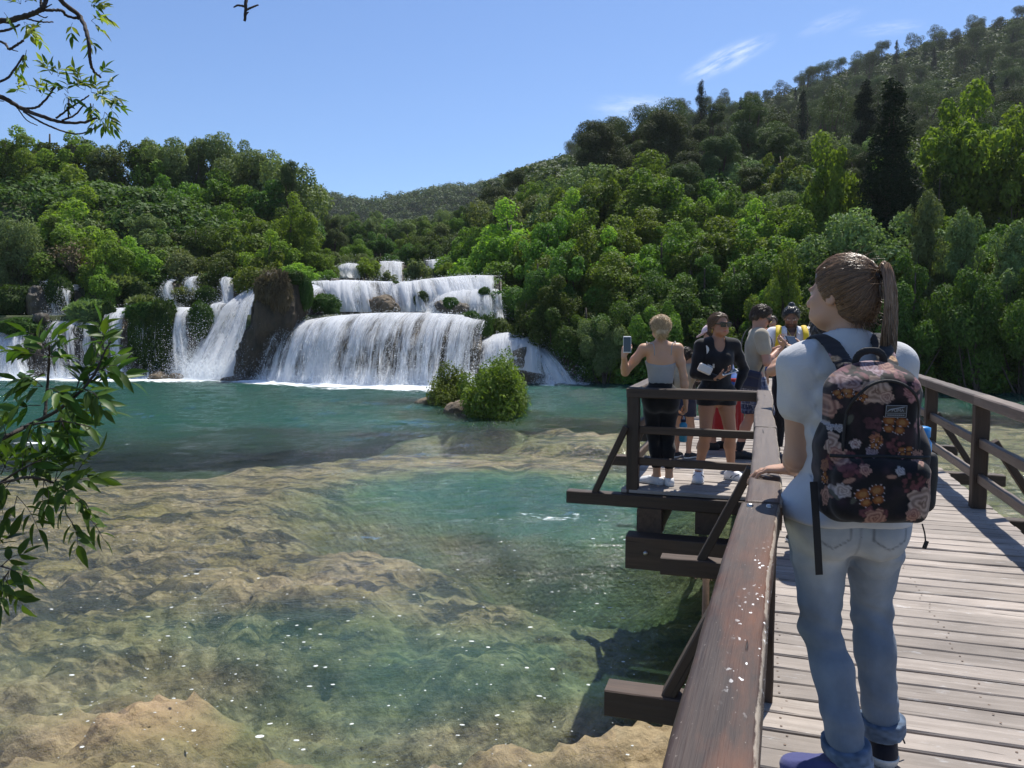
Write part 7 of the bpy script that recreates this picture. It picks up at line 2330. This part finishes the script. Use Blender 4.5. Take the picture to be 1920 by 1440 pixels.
for n in (0, 1):
    A = b.ank[n]; v = Vol(A - .1, A + .12, .007); b.leg(v, n, .005); v.cut((0, 0, 1), A + [0, 0, .045]); v.cut((0, 0, -1), A - [0, 0, .02]); f.put('sock', v, M_WHITECOT, 1)
hr = hair_cap(f, M_BRUN, .010, .050, -.04, -.085, lambda v: v.ell(b.hp(.0, -.115, -.02), (.035, .04, .045), b.hR, .015), .5)
sunglasses(f)
mb = MB(); mb.tube([b.hp(.082, -.004, -.035), b.hp(.083, -.004, -.075)], .004, 5); link('earring', make_mesh('earring', *mb.geo(), M_GOLD), f.root)
phone(at(1368, 698, 7.06), look_R(nrm([-.3, -.25, .9]), (0.9, -.1, .5)) @ np.eye(3), 'phone with pale case held low by the person in dark sunglasses', (.035, .005, .073), M_PHONEWHITE)
hb = empty('handbag', at(1324, 716, 7.16), 0, label='small white handbag under the arm of the person in dark sunglasses', cat='handbag')
mb = MB(); c = at(1322, 692, 7.14); mb.box(c, (.066, .022, .040), Ry(.42), .012); mb.obj('bag_body', M_WHITELEATHER, hb, False)
sh = worldv(f.root, b.sh[1]) 
mb = MB(); pp = smooth_line([c + [.075, .0, .02], sh + [.055, -.085, -.17], sh + [.045, -.075, -.02], sh + [.035, -.01, .066], sh + [.02, .06, .02], sh + [-.01, .09, -.2]], 22)
for q0, q1 in zip(pp[:-1], pp[1:]):
    y = nrm(q1 - q0); x = nrm(np.cross(y, [.2, -1, .3])); mb.box((q0 + q1) / 2, (.012, np.linalg.norm(q1 - q0) / 2 + .002, .003), np.stack([x, y, np.cross(x, y)], 1))
mb.obj('bag_strap', M_WHITELEATHER, hb, False)
mb = MB(); mb.box(c + [.07, -.03, .03], (.008, .005, .02), None, .002); mb.obj('buckle', M_BOLT, hb)

# ---- person in tan tee and plaid shorts, head bent over a phone, in profile
P_, F_ = at_deck(1416, 8.42), rad(98)
l_ = lambda px, py, Y: toL(P_, F_, at(px, py, Y))
b = Body(1.74, True, hip=(0, -.02), lean=(0, .10), feet=((-.12, -.14, 0), (.10, .20, 0)), toes=((-.1, 1), (.15, 1)), wrists=(l_(1462, 652, 8.62), l_(1459, 657, 8.30)), poles=((-.7, -.6, -1), (.8, -.5, -1)), head=(rad(6), rad(30)), stout=.98)
f = Figure(P_, F_, 'person in tan tee and navy plaid shorts bending over a phone in profile', b, .009, (.42, .22, .15))
f.body((dict(axis=(.3, 1, .15), palm=(.7, 0, .6), curl=.8), dict(axis=(-.3, 1, .1), palm=(-.6, 0, .7), curl=.7)), feet=True)
garment_top(f, 't_shirt', M_TAN, .008, .55, -.10, .07, .006, sl_infl=.010)
def plaid(V):
    x, y, z = V.T; a = np.arctan2(y, x) * .16
    C = np.tile([.018, .024, .06], (len(V), 1))
    for q, fr in ((a, 26), (z, 11)):
        s1 = (np.sin(q * fr * 6.28) > .72).astype(float)[:, None]; s2 = (np.sin(q * fr * 6.28 + 2.0) > .965).astype(float)[:, None]
        C = C + s1 * np.array([.045, .055, .085]) + s2 * np.array([.2, .2, .22])
    return C
garment_legs(f, 'plaid_shorts', M_PLAIDM, .020, .03, .92, flare=.022, amp=.006, cols=plaid)
for n in (0, 1):
    shoe(f, n, M_SHOEBLACK, M_SHOEBLACK, 'shoe', infl=.013, collar=.03)
    A = b.ank[n]; v = Vol(A - .12, A + .2, .008); b.leg(v, n, .006); v.cut((0, 0, 1), A + [0, 0, .12]); v.cut((0, 0, -1), A - [0, 0, .02]); f.put('sock', v, M_SOCK, 1)
hr = hair_cap(f, M_BRNH, .012, .056, -.005, -.06, None, .45)
sunglasses(f)
cb_ = empty('shoulder_bag', at(1403, 722, 8.2), 0, label='navy bag hanging at the hip of the person in tan tee', cat='bag')
mb = MB(); mb.box(at(1404, 712, 8.17), (.125, .05, .095), Rz(-.2) @ Ry(.1), .03); mb.obj('bag_body', M_NAVYBAG, cb_, False)
mb = MB(); mb.box(at(1404, 700, 8.15), (.128, .052, .04), Rz(-.2) @ Ry(.22), .02); mb.obj('bag_flap', M_NAVYBAG, cb_, False)
nk = worldv(f.root, b.neck)
mb = MB(); pp = smooth_line([at(1388, 698, 8.2), worldv(f.root, b.chest + [.02, -.155, .1]), worldv(f.root, b.sh[0] * .55 + b.neck * .45 + np.array([0, -.02, .07])), worldv(f.root, b.chest + [.06, .15, .05]), at(1424, 700, 8.15)], 26)
for q0, q1 in zip(pp[:-1], pp[1:]):
    y = nrm(q1 - q0); x = nrm(np.cross(y, nrm((q0 + q1) / 2 - worldv(f.root, b.chest)))); mb.box((q0 + q1) / 2, (.014, np.linalg.norm(q1 - q0) / 2 + .002, .003), np.stack([x, y, np.cross(x, y)], 1))
mb.obj('bag_strap', M_WEB, cb_, False)
phone(at(1466, 651, 8.48), look_R(nrm([-.75, .05, .55]), (.5, .2, .8)), 'dark phone held up in front of the person in tan tee', (.036, .005, .074))

# ---- bearded person in open white shirt, yellow backpack straps
P_, F_ = at_deck(1481, 9.05), rad(192)
l_ = lambda px, py, Y: toL(P_, F_, at(px, py, Y))
b = Body(1.74, True, hip=(0, 0), lean=(0, .05), feet=((-.11, .0, 0), (.13, .05, 0)), toes=((-.3, 1), (.4, 1)), wrists=(l_(1499, 655, 8.75), l_(1464, 660, 8.78)), poles=((-1, -.4, -.7), (1, -.4, -.7)), head=(rad(6), rad(26)))
f = Figure(P_, F_, 'bearded person in open white shirt with yellow backpack straps looking down', b, .009, (.20, .105, .065))
f.body((dict(axis=(.55, .5, .25), palm=(.3, -.3, .9), curl=.8), dict(axis=(-.5, .6, .2), palm=(-.3, -.2, .9), curl=.8)), feet=True, paint=dict(beard=(.018, .013, .011), lips=(.16, .06, .05)))
def open_front(v):
    v.cap(b.neck + b.Yd * .08, b.chest + b.Yd * .15 + b.T * .0, .055, .05, .01, op='sub'); v.cap(b.chest + b.Yd * .15, b.waist + b.Yd * .15, .05, .012, .01, op='sub')
garment_top(f, 'white_shirt', M_WHITECOT, .018, .75, -.08, .06, .006, sl_infl=.022, extra=open_front)
v = Vol(b.neck - [.2, .2, .12], b.neck + [.2, .2, .12], .007)
for s in (-1, 1): v.cap(b.neck + b.X * s * .055 + [0, -.04, .03], b.neck + b.X * s * .07 + [0, .095, -.035], .022, .026, .005, flat=((s, .2, .6), 2.2))
f.put('collar', v, M_WHITECOT, 1)
garment_legs(f, 'black_trousers', M_BLACKKNIT, .016, .05, long_=True, flare=.02, ankle=.07, amp=.006)
for n in (0, 1): shoe(f, n, M_SHOEBLACK, M_SHOEBLACK, 'sandal', infl=.005, collar=-.02)
hair_cap(f, M_BLKH, .013, .060, -.0, -.05, lambda v: v.ell(b.hp(0, -.05, .135), (.032, .032, .03), b.hR, .01), .5)
mb = MB(); mb.tube(smooth_line([b.neck + b.X * -.06 + [0, .03, .03], b.neck + b.X * -.035 + [0, .125, -.035], b.neck + [0, .145, -.085], b.neck + b.X * .035 + [0, .125, -.035], b.neck + b.X * .06 + [0, .03, .03]], 20), .0035, 5); link('gold_chain', make_mesh('gold_chain', *mb.geo(), M_GOLD), f.root)
yb = empty('backpack', worldv(f.root, (0, -.2, 1.0)), 0, label='yellow backpack with yellow straps worn by the bearded person', cat='backpack')
v = Vol((-.25, -.40, .98), (.25, .22, 1.56), .01)
v.box((0, -.24, 1.24), (.15, .09, .21), None, .06)
for s in (-1, 1):
    S = b.sh[(s + 1) // 2] * .72 + b.neck * .28
    pp = smooth_line([(s * .09, -.17, 1.36), S + [0, -.07, .055], S + [0, .02, .075], S + [s * .01, .115, .0], S + [s * .015, .15, -.12], S + [s * .035, .11, -.26]], 18)
    for q0, q1 in zip(pp[:-1], pp[1:]): v.cap(q0, q1, .036, .036, .004, flat=(nrm(np.cross(nrm(q1 - q0), [1, 0, 0])), 2.6))
Vv, Qv = v.mesh(); Vw = relax(Vv, Qv, 1) @ np.array(wmat(f.root))[:3, :3].T + np.array(wmat(f.root))[:3, 3]
sel = None
world_child('pack_and_straps', Vw, Qv, M_YELLOW, yb)

# ---- person with long dark hair, mostly hidden by the foreground figure
P_, F_ = at_deck(1545, 5.12), rad(-8)
l_ = lambda px, py, Y: toL(P_, F_, at(px, py, Y))
b = Body(1.58, False, hip=(0, 0), lean=(0, .02), feet=((-.08, 0, 0), (.09, .02, 0)), toes=((-.2, 1), (.2, 1)), wrists=(l_(1481, 652, 5.42), l_(1500, 655, 5.5)), poles=((-1, -.5, -1), (1, -.3, -1)), head=(rad(10), rad(8)))
f = Figure(P_, F_, 'person with long dark hair and pink flowered shorts half hidden beyond the white tee', b, .009, (.42, .235, .15))
f.body((dict(axis=(-.4, .8, .3), palm=(.5, .1, .8), curl=.8), dict(axis=(-.2, 1, .2), palm=(-.6, 0, .7), curl=.8)), feet=True)
garment_top(f, 'dark_top', M_BLACKKNIT, .010, 0, .02, .06, .004)
def pinkf(V):
    x, y, z = V.T; n_ = vnoise(x * 38, y * 38, z * 38, 3); C = np.tile([.62, .16, .38], (len(V), 1))
    return np.where((n_ > .25)[:, None], [.75, .5, .6], np.where((n_ < -.35)[:, None], [.3, .06, .2], C))
garment_legs(f, 'pink_shorts', M_PINKFLOWER, .016, .10, .35, flare=.015, cols=pinkf)
for n in (0, 1): shoe(f, n, M_SHOEBLACK, M_SOLE, 'shoe')
def longhair(v):
    v.cap(b.hp(0, -.075, .0), b.neck + b.T * -.20 + b.Yd * -.115, .085, .075, .03, flat=(b.Yd, 1.6)); v.cap(b.hp(-.055, -.045, -.02), b.neck + b.X * -.09 - b.T * .15 - b.Yd * .09, .04, .04, .03)
hair_cap(f, M_DKBR, .013, .056, -.03, -.60, longhair, .45, .008)
mb = MB(); w_ = b.wri[0]; a_ = nrm(b.wri[0] - b.elb[0]); mb.tube([w_ - a_ * .03, w_ - a_ * .012], .033, 12); link('wristwatch', make_mesh('wristwatch', *mb.geo(), M_SHOEBLACK), f.root)
phone(at(1486, 642, 5.52), look_R(nrm([.1, -.6, .8]), (0, .8, .6)), 'dark phone in the hands of the person with long dark hair', (.036, .005, .074))

# ---- person in pale cap, blue tee and red skirt, leaning
P_, F_ = at_deck(1352, 9.25), rad(300)
l_ = lambda px, py, Y: toL(P_, F_, at(px, py, Y))
b = Body(1.60, False, hip=(0, -.12), hip_z=.80, lean=(0, .42), feet=((-.09, .05, 0), (.09, -.05, 0)), toes=((-.1, 1), (.1, 1)), wrists=(l_(1300, 705, 9.0), None), poles=((-1, -.5, -1), (1, -.6, -.6)), head=(0, rad(20)), stout=1.1)
f = Figure(P_, F_, 'person in pale cap, blue tee and long red skirt stooping on the bridge', b, .011, (.40, .22, .15))
f.body((dict(axis=(0, 1, -.4), palm=(0, -.3, -1), curl=.5), dict(axis=(0, .2, -1), palm=(-1, 0, 0), curl=.5)), feet=True)
garment_top(f, 'blue_t_shirt', M_BLUETEE, .018, .6, -.08, .065, .006, h=.011, sl_infl=.02)
v = Vol(b.hipc + [-.4, -.4, -.72], b.hipc + [.4, .4, .2], .011)
b.torso(v, .014, .05, False); v.cap(b.hipc, (b.hipc[0], b.hipc[1] + .06, .30), .17, .21, .05); v.cut((0, 0, -1), (0, 0, .20)); v.cut((0, 0, 1), b.hipc + [0, 0, .08])
v.disp(lambda x, y, z: .012 * np.sin(np.arctan2(y - b.hipc[1], x - b.hipc[0]) * 11 + z * 2) * sstep(.75, .25, z), .06); f.put('red_skirt', v, M_RED, 2)
for n in (0, 1): shoe(f, n, M_SHOEBLACK, M_SHOEBLACK, 'shoe', infl=.014, collar=.03)
hair_cap(f, M_BRNH, .012, .05, -.03, -.08, None, .5, .008)
v = Vol(b.headc - .3, b.headc + .3, .009); v.ell(b.hp(0, -.01, .045), (.098, .118, .095), b.hR, .01); v.cut(-b.hu, b.hp(0, 0, .045)); v.ell(b.hp(0, .115, .050), (.075, .085, .010), b.hR @ Rx(-.2), .01); f.put('cap', v, M_CAPPINK, 1)

# ---- child leaning on the bay railing beyond the blonde person
P_, F_ = at_deck(1281, 8.6), rad(40)
l_ = lambda px, py, Y: toL(P_, F_, at(px, py, Y))
b = Body(1.26, False, hip=(0, 0), lean=(.05, .06), feet=((-.07, 0, 0), (.07, .03, 0)), toes=((-.1, 1), (.2, 1)), wrists=(l_(1268, 705, 8.7), l_(1299, 706, 8.4)), poles=((-1, -.5, -.4), (1, -.5, -.6)), head=(rad(10), rad(25)))
f = Figure(P_, F_, 'dark-haired child in a pale top between the blonde person and the one in sunglasses', b, .010, (.42, .235, .15))
f.body((dict(axis=(.3, 1, -.1), palm=(0, 0, -1), curl=.5), dict(axis=(.3, 1, -.2), palm=(0, 0, -1), curl=.5)), feet=True)
garment_top(f, 'pale_top', M_TAN, .012, .3, -.02, .055, .004, h=.01)
garment_legs(f, 'shorts', M_NAVYBAG, .012, .07, .6, flare=.012, h=.01)
for n in (0, 1): shoe(f, n, M_SHOEBLACK, M_SOLE, 'shoe')
hair_cap(f, M_DKBR, .016, .05, -.04, -.09, None, .5, .008)
mb = MB(); w_ = b.wri[1]; a_ = nrm(b.wri[1] - b.elb[1]); mb.tube([w_ - a_ * .035, w_ - a_ * .012], .03, 12); link('bracelet', make_mesh('bracelet', *mb.geo(), M_TAN), f.root)

# ---- far person in blue shorts seen between the tan tee and the white shirt
P_, F_ = at_deck(1447, 15.6), rad(200)
b = Body(1.70, True, feet=((-.12, .0, 0), (.1, .12, 0)), toes=((-.2, 1), (.2, 1)), head=(0, rad(5)))
f = Figure(P_, F_, 'person in blue shorts far along the bridge between tan tee and white shirt', b, .013, (.42, .235, .15))
f.body((dict(axis=(0, .1, -1), palm=(1, 0, 0), curl=.5), dict(axis=(0, .1, -1), palm=(-1, 0, 0), curl=.5)), feet=True)
garment_top(f, 'orange_top', cloth_mat('rust_cotton', (.35, .11, .05), .9), .014, .5, -.04, .06, .004, h=.013)
garment_legs(f, 'blue_shorts', cloth_mat('denim_blue', (.05, .10, .26), .9), .016, .05, .75, flare=.015, h=.013)
hair_cap(f, M_BRNH, .012, .052, -.01, -.06, None, .5, .01)

# ------------------------------------------------------------------ near branches at the left, foam flecks on the water
M_ASH = leaf_mat('ash_leaflets', (.020, .050, .009), (.10, .19, .022), .38, .42, .03)
M_ASHY = leaf_mat('young_ash_leaflets', (.12, .17, .02), (.28, .33, .05), .5, .4, .03)
M_TWIG = plain('twig_bark', (.035, .026, .022), .85, .6, 200, .3)


def leaflet(fold, curl, seed):
    """lance-shaped leaflet along +X with a folded midrib and drooping tip, unit length"""
    n = 8; t = np.linspace(0, 1, n)
    w = .175 * np.sin(np.pi * t ** .82) ** .9 * (1 - .25 * t); w[0] = w[-1] = .004
    r = np.random.default_rng(seed); w[1:-1] *= 1 + r.normal(size=n - 2) * .06
    z = -curl * t ** 2
    V = np.concatenate([np.stack([t, -w, z + fold * w], -1), np.stack([t, 0 * w, z], -1), np.stack([t, w, z + fold * w], -1)])
    i = np.arange(n - 1)
    Q = np.concatenate([np.stack([i, i + 1, n + i + 1, n + i], -1), np.stack([n + i, n + i + 1, 2 * n + i + 1, 2 * n + i], -1)])
    return V, Q


LFM = [make_mesh('leaf', *leaflet(.35, .22, 1), M_ASH, True, {'tone': np.full(24, .45)}), make_mesh('leaf', *leaflet(.6, .05, 2), M_ASH, True, {'tone': np.full(24, .8)}), make_mesh('leaf', *leaflet(.2, .4, 3), M_ASH, True, {'tone': np.full(24, .25)}), make_mesh('leaf', *leaflet(.45, .15, 4), M_ASHY, True, {'tone': np.full(24, .6)})]


def branch_thing(name, label, Y, stems, nodes, leaf_len, seed, cap_n, extra=(), young=(), pale=False):
    """stems: pixel paths with radii; nodes: (px, py, number of compound leaves, direction in the picture or None)"""
    r = np.random.default_rng(seed)
    base = extra[0][0][0] if extra else at(*stems[0][0][0], Y)
    root = empty(name, base, 0, label=label, cat='tree')
    for path, r0, r1 in extra:
        V, Q, T = tube(smooth_line(path, 24), np.linspace(r0, r1, 24), 8); world_child('trunk' if r0 > .05 else 'branch', V, [Q, T], M_TWIG, root)
    for path, r0, r1 in stems:
        P = np.array([at(px, py, Y + .05 * math.sin(px * .05 + py * .03)) for px, py in path])
        L = smooth_line(P, 8 * len(P)); m_ = len(L)
        L = L + r.normal(size=L.shape) * r1 * .22
        rr = np.linspace(r0, r1, m_) * (1 + .25 * np.abs(vnoise(np.arange(m_) * .9, seed, 0, 3)))
        V, Q, T = tube(L, rr, 7); world_child('branch', V, [Q, T], M_TWIG, root, smooth=True)
    cnt_ = 0; sb = MB(); rest = []
    for (px, py, k_, dr) in nodes:
        c = at(px, py, Y + r.uniform(-.10, .10) * (leaf_len / .05))
        for _ in range(k_):
            a = r.uniform(0, 6.283) if dr is None else math.radians(dr) + r.normal() * .6
            ax = nrm(np.array([math.cos(a), r.normal() * .55, math.sin(a)]))
            nl = int(r.choice([2, 2, 3])); Lr = leaf_len * (.45 * nl + .2)
            sag = np.array([0, 0, -.22 * Lr])
            p1 = c + ax * Lr * .55 + r.normal(size=3) * .004; p2 = c + ax * Lr + sag
            sb.tube(smooth_line([c, p1, p2], 6), np.linspace(.0011, .0006, 6) * leaf_len / .05, 4, False)
            slots = [(1.0, 0)] + [(f_, s) for f_ in np.linspace(.35, .8, nl) for s in (-1, 1)]
            up = nrm(np.array([r.normal() * .3, -.45 + r.normal() * .5, 1.0])); sd = nrm(np.cross(ax, up))
            for f_, s in slots:
                p = (1 - f_) ** 2 * c + 2 * f_ * (1 - f_) * p1 + f_ ** 2 * p2
                d = nrm((ax + sag / Lr * .6) if s == 0 else ax * .65 + sd * s * .8 + r.normal(size=3) * .16 + [0, 0, -.22])
                z = nrm(up + r.normal(size=3) * .35); y = nrm(np.cross(z, d)); z = np.cross(d, y)
                L = leaf_len * r.uniform(.75, 1.2) * (1.1 if s == 0 else 1)
                M = np.eye(4); M[:3, 0], M[:3, 1], M[:3, 2], M[:3, 3] = d * L, y * L, z * L, p
                me = LFM[3] if (px, py) in young or (pale and r.random() < .7) else LFM[int(r.choice([0, 0, 1, 1, 2]))]
                if cnt_ < cap_n: link('leaf', me, root, Matrix(M.tolist()))
                else: rest.append((M, me))
                cnt_ += 1
    V, F = sb.geo(); tag(world_child('leaf_stalks', V, F, M_TWIG, root), kind='stuff')
    if rest:
        Vs, Qs = [], []
        lv, lq = leaflet(.35, .22, 1)
        for i, (M, me) in enumerate(rest): Vs.append(lv @ M[:3, :3].T + M[:3, 3]); Qs.append(lq + i * len(lv))
        tag(world_child('far_leaves', np.concatenate(Vs), np.concatenate(Qs), M_ASH, root, smooth=True, attrs={'tone': np.repeat(r.uniform(.2, .8, len(rest)), len(lv))}), kind='stuff')
    return root


Zs = 1 / 5.144
z_ = lambda *q: [(x * Zs, y * Zs) for x, y in q]
Yt = 2.9
pL = at(-180, 120, Yt); pU = at(120, -160, Yt)
branch_thing('ash_tree', 'ash tree whose gnarled branches with pale leaf tufts hang into the sky top left', Yt,
    [(z_((-900, 900), (-300, 840), (0, 930), (200, 1040), (400, 1120), (600, 1180), (800, 1180), (930, 1140)), 0.0094, 0.0036), (z_((230, 1080), (420, 1190), (640, 1275), (800, 1285), (960, 1210)), 0.0036, 0.0018), (z_((170, 1040), (340, 1040), (440, 960), (530, 840)), 0.0043, 0.0029),
     (z_((540, 1140), (680, 1040), (860, 920)), 0.0036, 0.0022), (z_((600, 1160), (720, 1110), (820, 1000)), 0.0036, 0.0022), (z_((660, 1130), (665, 950)), 0.0029, 0.0022), (z_((870, 1140), (875, 1000)), 0.0029, 0.0022), (z_((180, 1060), (260, 1160), (360, 1210)), 0.0022, 0.0014),
     (z_((-800, 240), (0, 205), (250, 150), (400, 90), (440, 0), (470, -120)), 0.0101, 0.0058), (z_((410, 100), (590, 100), (640, 150), (760, 180)), 0.0050, 0.0043), (z_((480, -260), (590, 0), (760, 150), (830, 290), (860, 430), (870, 580), (900, 680), (970, 745)), 0.0086, 0.0036), (z_((400, 90), (395, 0), (410, -100)), 0.0043, 0.0036),
     (z_((430, 80), (500, 40)), 0.0029, 0.0014), (z_((-500, 300), (0, 400), (80, 470), (150, 440), (230, 390)), 0.0043, 0.0036), (z_((80, 470), (170, 495)), 0.0022, 0.0014), (z_((-600, 1000), (0, 790), (130, 680), (230, 530)), 0.0043, 0.0029), (z_((-500, 340), (0, 300), (120, 270), (190, 240)), 0.0050, 0.0029),
     (z_((250, 180), (390, 210), (510, 212)), 0.0029, 0.0022), (z_((360, 140), (430, 170), (460, 160)), 0.0022, 0.0014), (z_((-200, 960), (40, 975)), 0.0022, 0.0014),
     ([(520, -260), (470, -90), (462, 0), (459, 40)], .009, .004), ([(460, 12), (446, 10), (438, 14)], .004, .002), ([(460, 20), (472, 14), (484, 9)], .004, .0025), ([(459, 30), (466, 22)], .003, .002)],
    [(x * Zs, y * Zs, k_, d) for x, y, k_, d in ((200, 40, 3, 90), (240, 20, 2, 40), (230, 210, 2, -70), (270, 270, 2, -60), (260, 340, 2, 0), (255, 480, 2, -100), (40, 120, 1, -100), (880, 60, 3, 30), (930, 120, 3, -10), (700, 220, 1, -90), (850, 330, 2, -100), (880, 200, 2, -40),
       (500, 720, 3, 100), (560, 740, 2, 60), (350, 880, 3, 80), (290, 870, 1, 120), (160, 890, 2, 90), (740, 830, 3, 80), (760, 790, 1, 90), (880, 890, 3, 40), (940, 900, 3, 60), (1020, 850, 2, 20), (900, 1000, 2, -60), (1010, 1080, 3, -60), (1060, 1030, 2, -20), (1040, 960, 2, 0), (620, 900, 2, -90), (660, 900, 2, 110), (820, 870, 2, 90), (950, 1150, 2, -70), (960, 720, 1, 80), (400, 930, 1, 30))],
    .038, 41, 290, pale=True, extra=[([(-3.1, 2.5, -.6), (-3.05, 2.55, 1.2), (-2.9, 2.7, 3.0), (-2.7, 2.85, 4.6)], .14, .06), ([(-2.96, 2.62, 2.6), (-2.6, 2.8, 3.35), tuple(at(-175, 175, Yt))], .03, .014), ([(-2.9, 2.7, 3.1), (-2.5, 2.85, 3.7), tuple(at(-155, 46, Yt))], .03, .015),
        ([(-2.72, 2.83, 4.4), (-2.2, 2.9, 4.5), tuple(at(93, -50, Yt))], .03, .013), ([(-2.72, 2.83, 4.45), (-1.6, 2.9, 4.75), tuple(at(520, -260, Yt))], .028, .01)])
Ys = 1.62
branch_thing('ash_sapling', 'leafy ash sapling with dark green pointed leaflets leaning in from the left over the water', Ys,
    [([(-330, 1000), (-120, 880), (0, 824), (60, 794), (110, 768), (150, 735), (178, 700), (196, 660), (208, 640)], .0055, .0012), ([(84, 782), (88, 730), (92, 680), (92, 645)], .0034, .0014), ([(-200, 930), (0, 905), (50, 895), (100, 905), (140, 930), (160, 965)], .0036, .0012), ([(0, 905), (40, 880), (80, 860)], .0025, .0012), ([(-300, 1010), (-60, 1060), (0, 1062), (30, 1070)], .003, .0012), ([(40, 800), (110, 790), (170, 800)], .0022, .001)],
    [(x - 8, y, k_ + (i % 2), d) for i, (x, y, k_, d) in enumerate(((92, 648, 2, 85), (90, 668, 2, 150), (92, 672, 2, 30), (90, 700, 2, 170), (88, 725, 2, 190), (95, 730, 2, -10), (84, 760, 1, 200), (110, 768, 2, -60), (130, 752, 2, 20), (150, 735, 2, 80), (160, 728, 2, 0), (175, 705, 2, 60), (190, 675, 2, 20), (202, 652, 2, 60), (185, 690, 1, -20), (120, 775, 2, -90), (160, 770, 2, -30), (70, 790, 2, -100), (20, 820, 2, 150), (10, 800, 1, 100),
       (50, 880, 2, 60), (80, 865, 2, 20), (90, 900, 2, -90), (30, 900, 3, -120), (10, 890, 2, 150), (120, 915, 2, -20), (140, 930, 2, -60), (110, 905, 2, 60), (158, 960, 1, -80), (60, 900, 2, 40), (20, 880, 2, 90), (40, 930, 1, -70), (130, 960, 1, -100), (150, 890, 1, 10),
       (10, 1062, 2, 20), (25, 1070, 2, -80), (15, 1080, 2, -60), (0, 1055, 1, 90)))],
    .046, 43, 298, extra=[([(-1.75, 1.75, -.5), (-1.7, 1.74, .6), (-1.62, 1.72, 1.5), tuple(at(-330, 1000, Ys))], .02, .0055), ([(-1.7, 1.74, .9), (-1.6, 1.7, 1.6), tuple(at(-200, 930, Ys))], .01, .0036), ([(-1.7, 1.74, .8), (-1.6, 1.7, 1.4), tuple(at(-300, 1010, Ys))], .009, .003)],
    young=((206, 648), (190, 675)))
# foam flecks drifting on the clear shallows
r = np.random.default_rng(6)
M_FOAM = plain('foam', (.62, .64, .61), .6, 0)
P = []
while len(P) < 480:
    Y = r.uniform(4.3, 11) if r.random() < .8 else r.uniform(4.3, 7); X = r.uniform(-.62, .28) * Y
    if vnoise(X * .8, Y * .8, 2, 5) + .6 * r.random() < -.05: continue
    P.append((X, Y, .010))
mb = MB()
for p in P:
    s = .0035 + .008 * r.random() ** 3 + (.009 if r.random() < .04 else 0); k_ = r.uniform(.9, 2.2)
    th_ = np.arange(7) * 6.283 / 7 + r.uniform(0, 1)
    ring = np.stack([np.cos(th_) * s * k_, np.sin(th_) * s, np.zeros(7)], -1) @ Rz(r.normal() * .3).T
    zz = np.array(p) + [0, 0, .008]
    V = np.concatenate([zz + ring, zz[None] + [0, 0, .004]])
    mb.add(V, None, [[i, (i + 1) % 7, 7] for i in range(7)])
tag(mb.obj('foam_flecks', M_FOAM, None, False), 'white foam flecks drifting on the clear shallow water', kind='stuff')

# ------------------------------------------------------------------ thin summer haze in the air
hz = NT('summer_haze')
pv_ = hz.n('VolumePrincipled')
hz.set(pv_.inputs['Color'], (.86, .92, 1.0, 1)); pv_.inputs['Density'].default_value = .00015; pv_.inputs['Anisotropy'].default_value = .2
hz.set(hz.out.inputs['Volume'], pv_.outputs[0])
mb = MB(); mb.box((0, 235, 66), (420, 250, 72))
tag(mb.obj('haze', hz.m), 'thin bluish summer haze between the camera and the hills', kind='stuff')
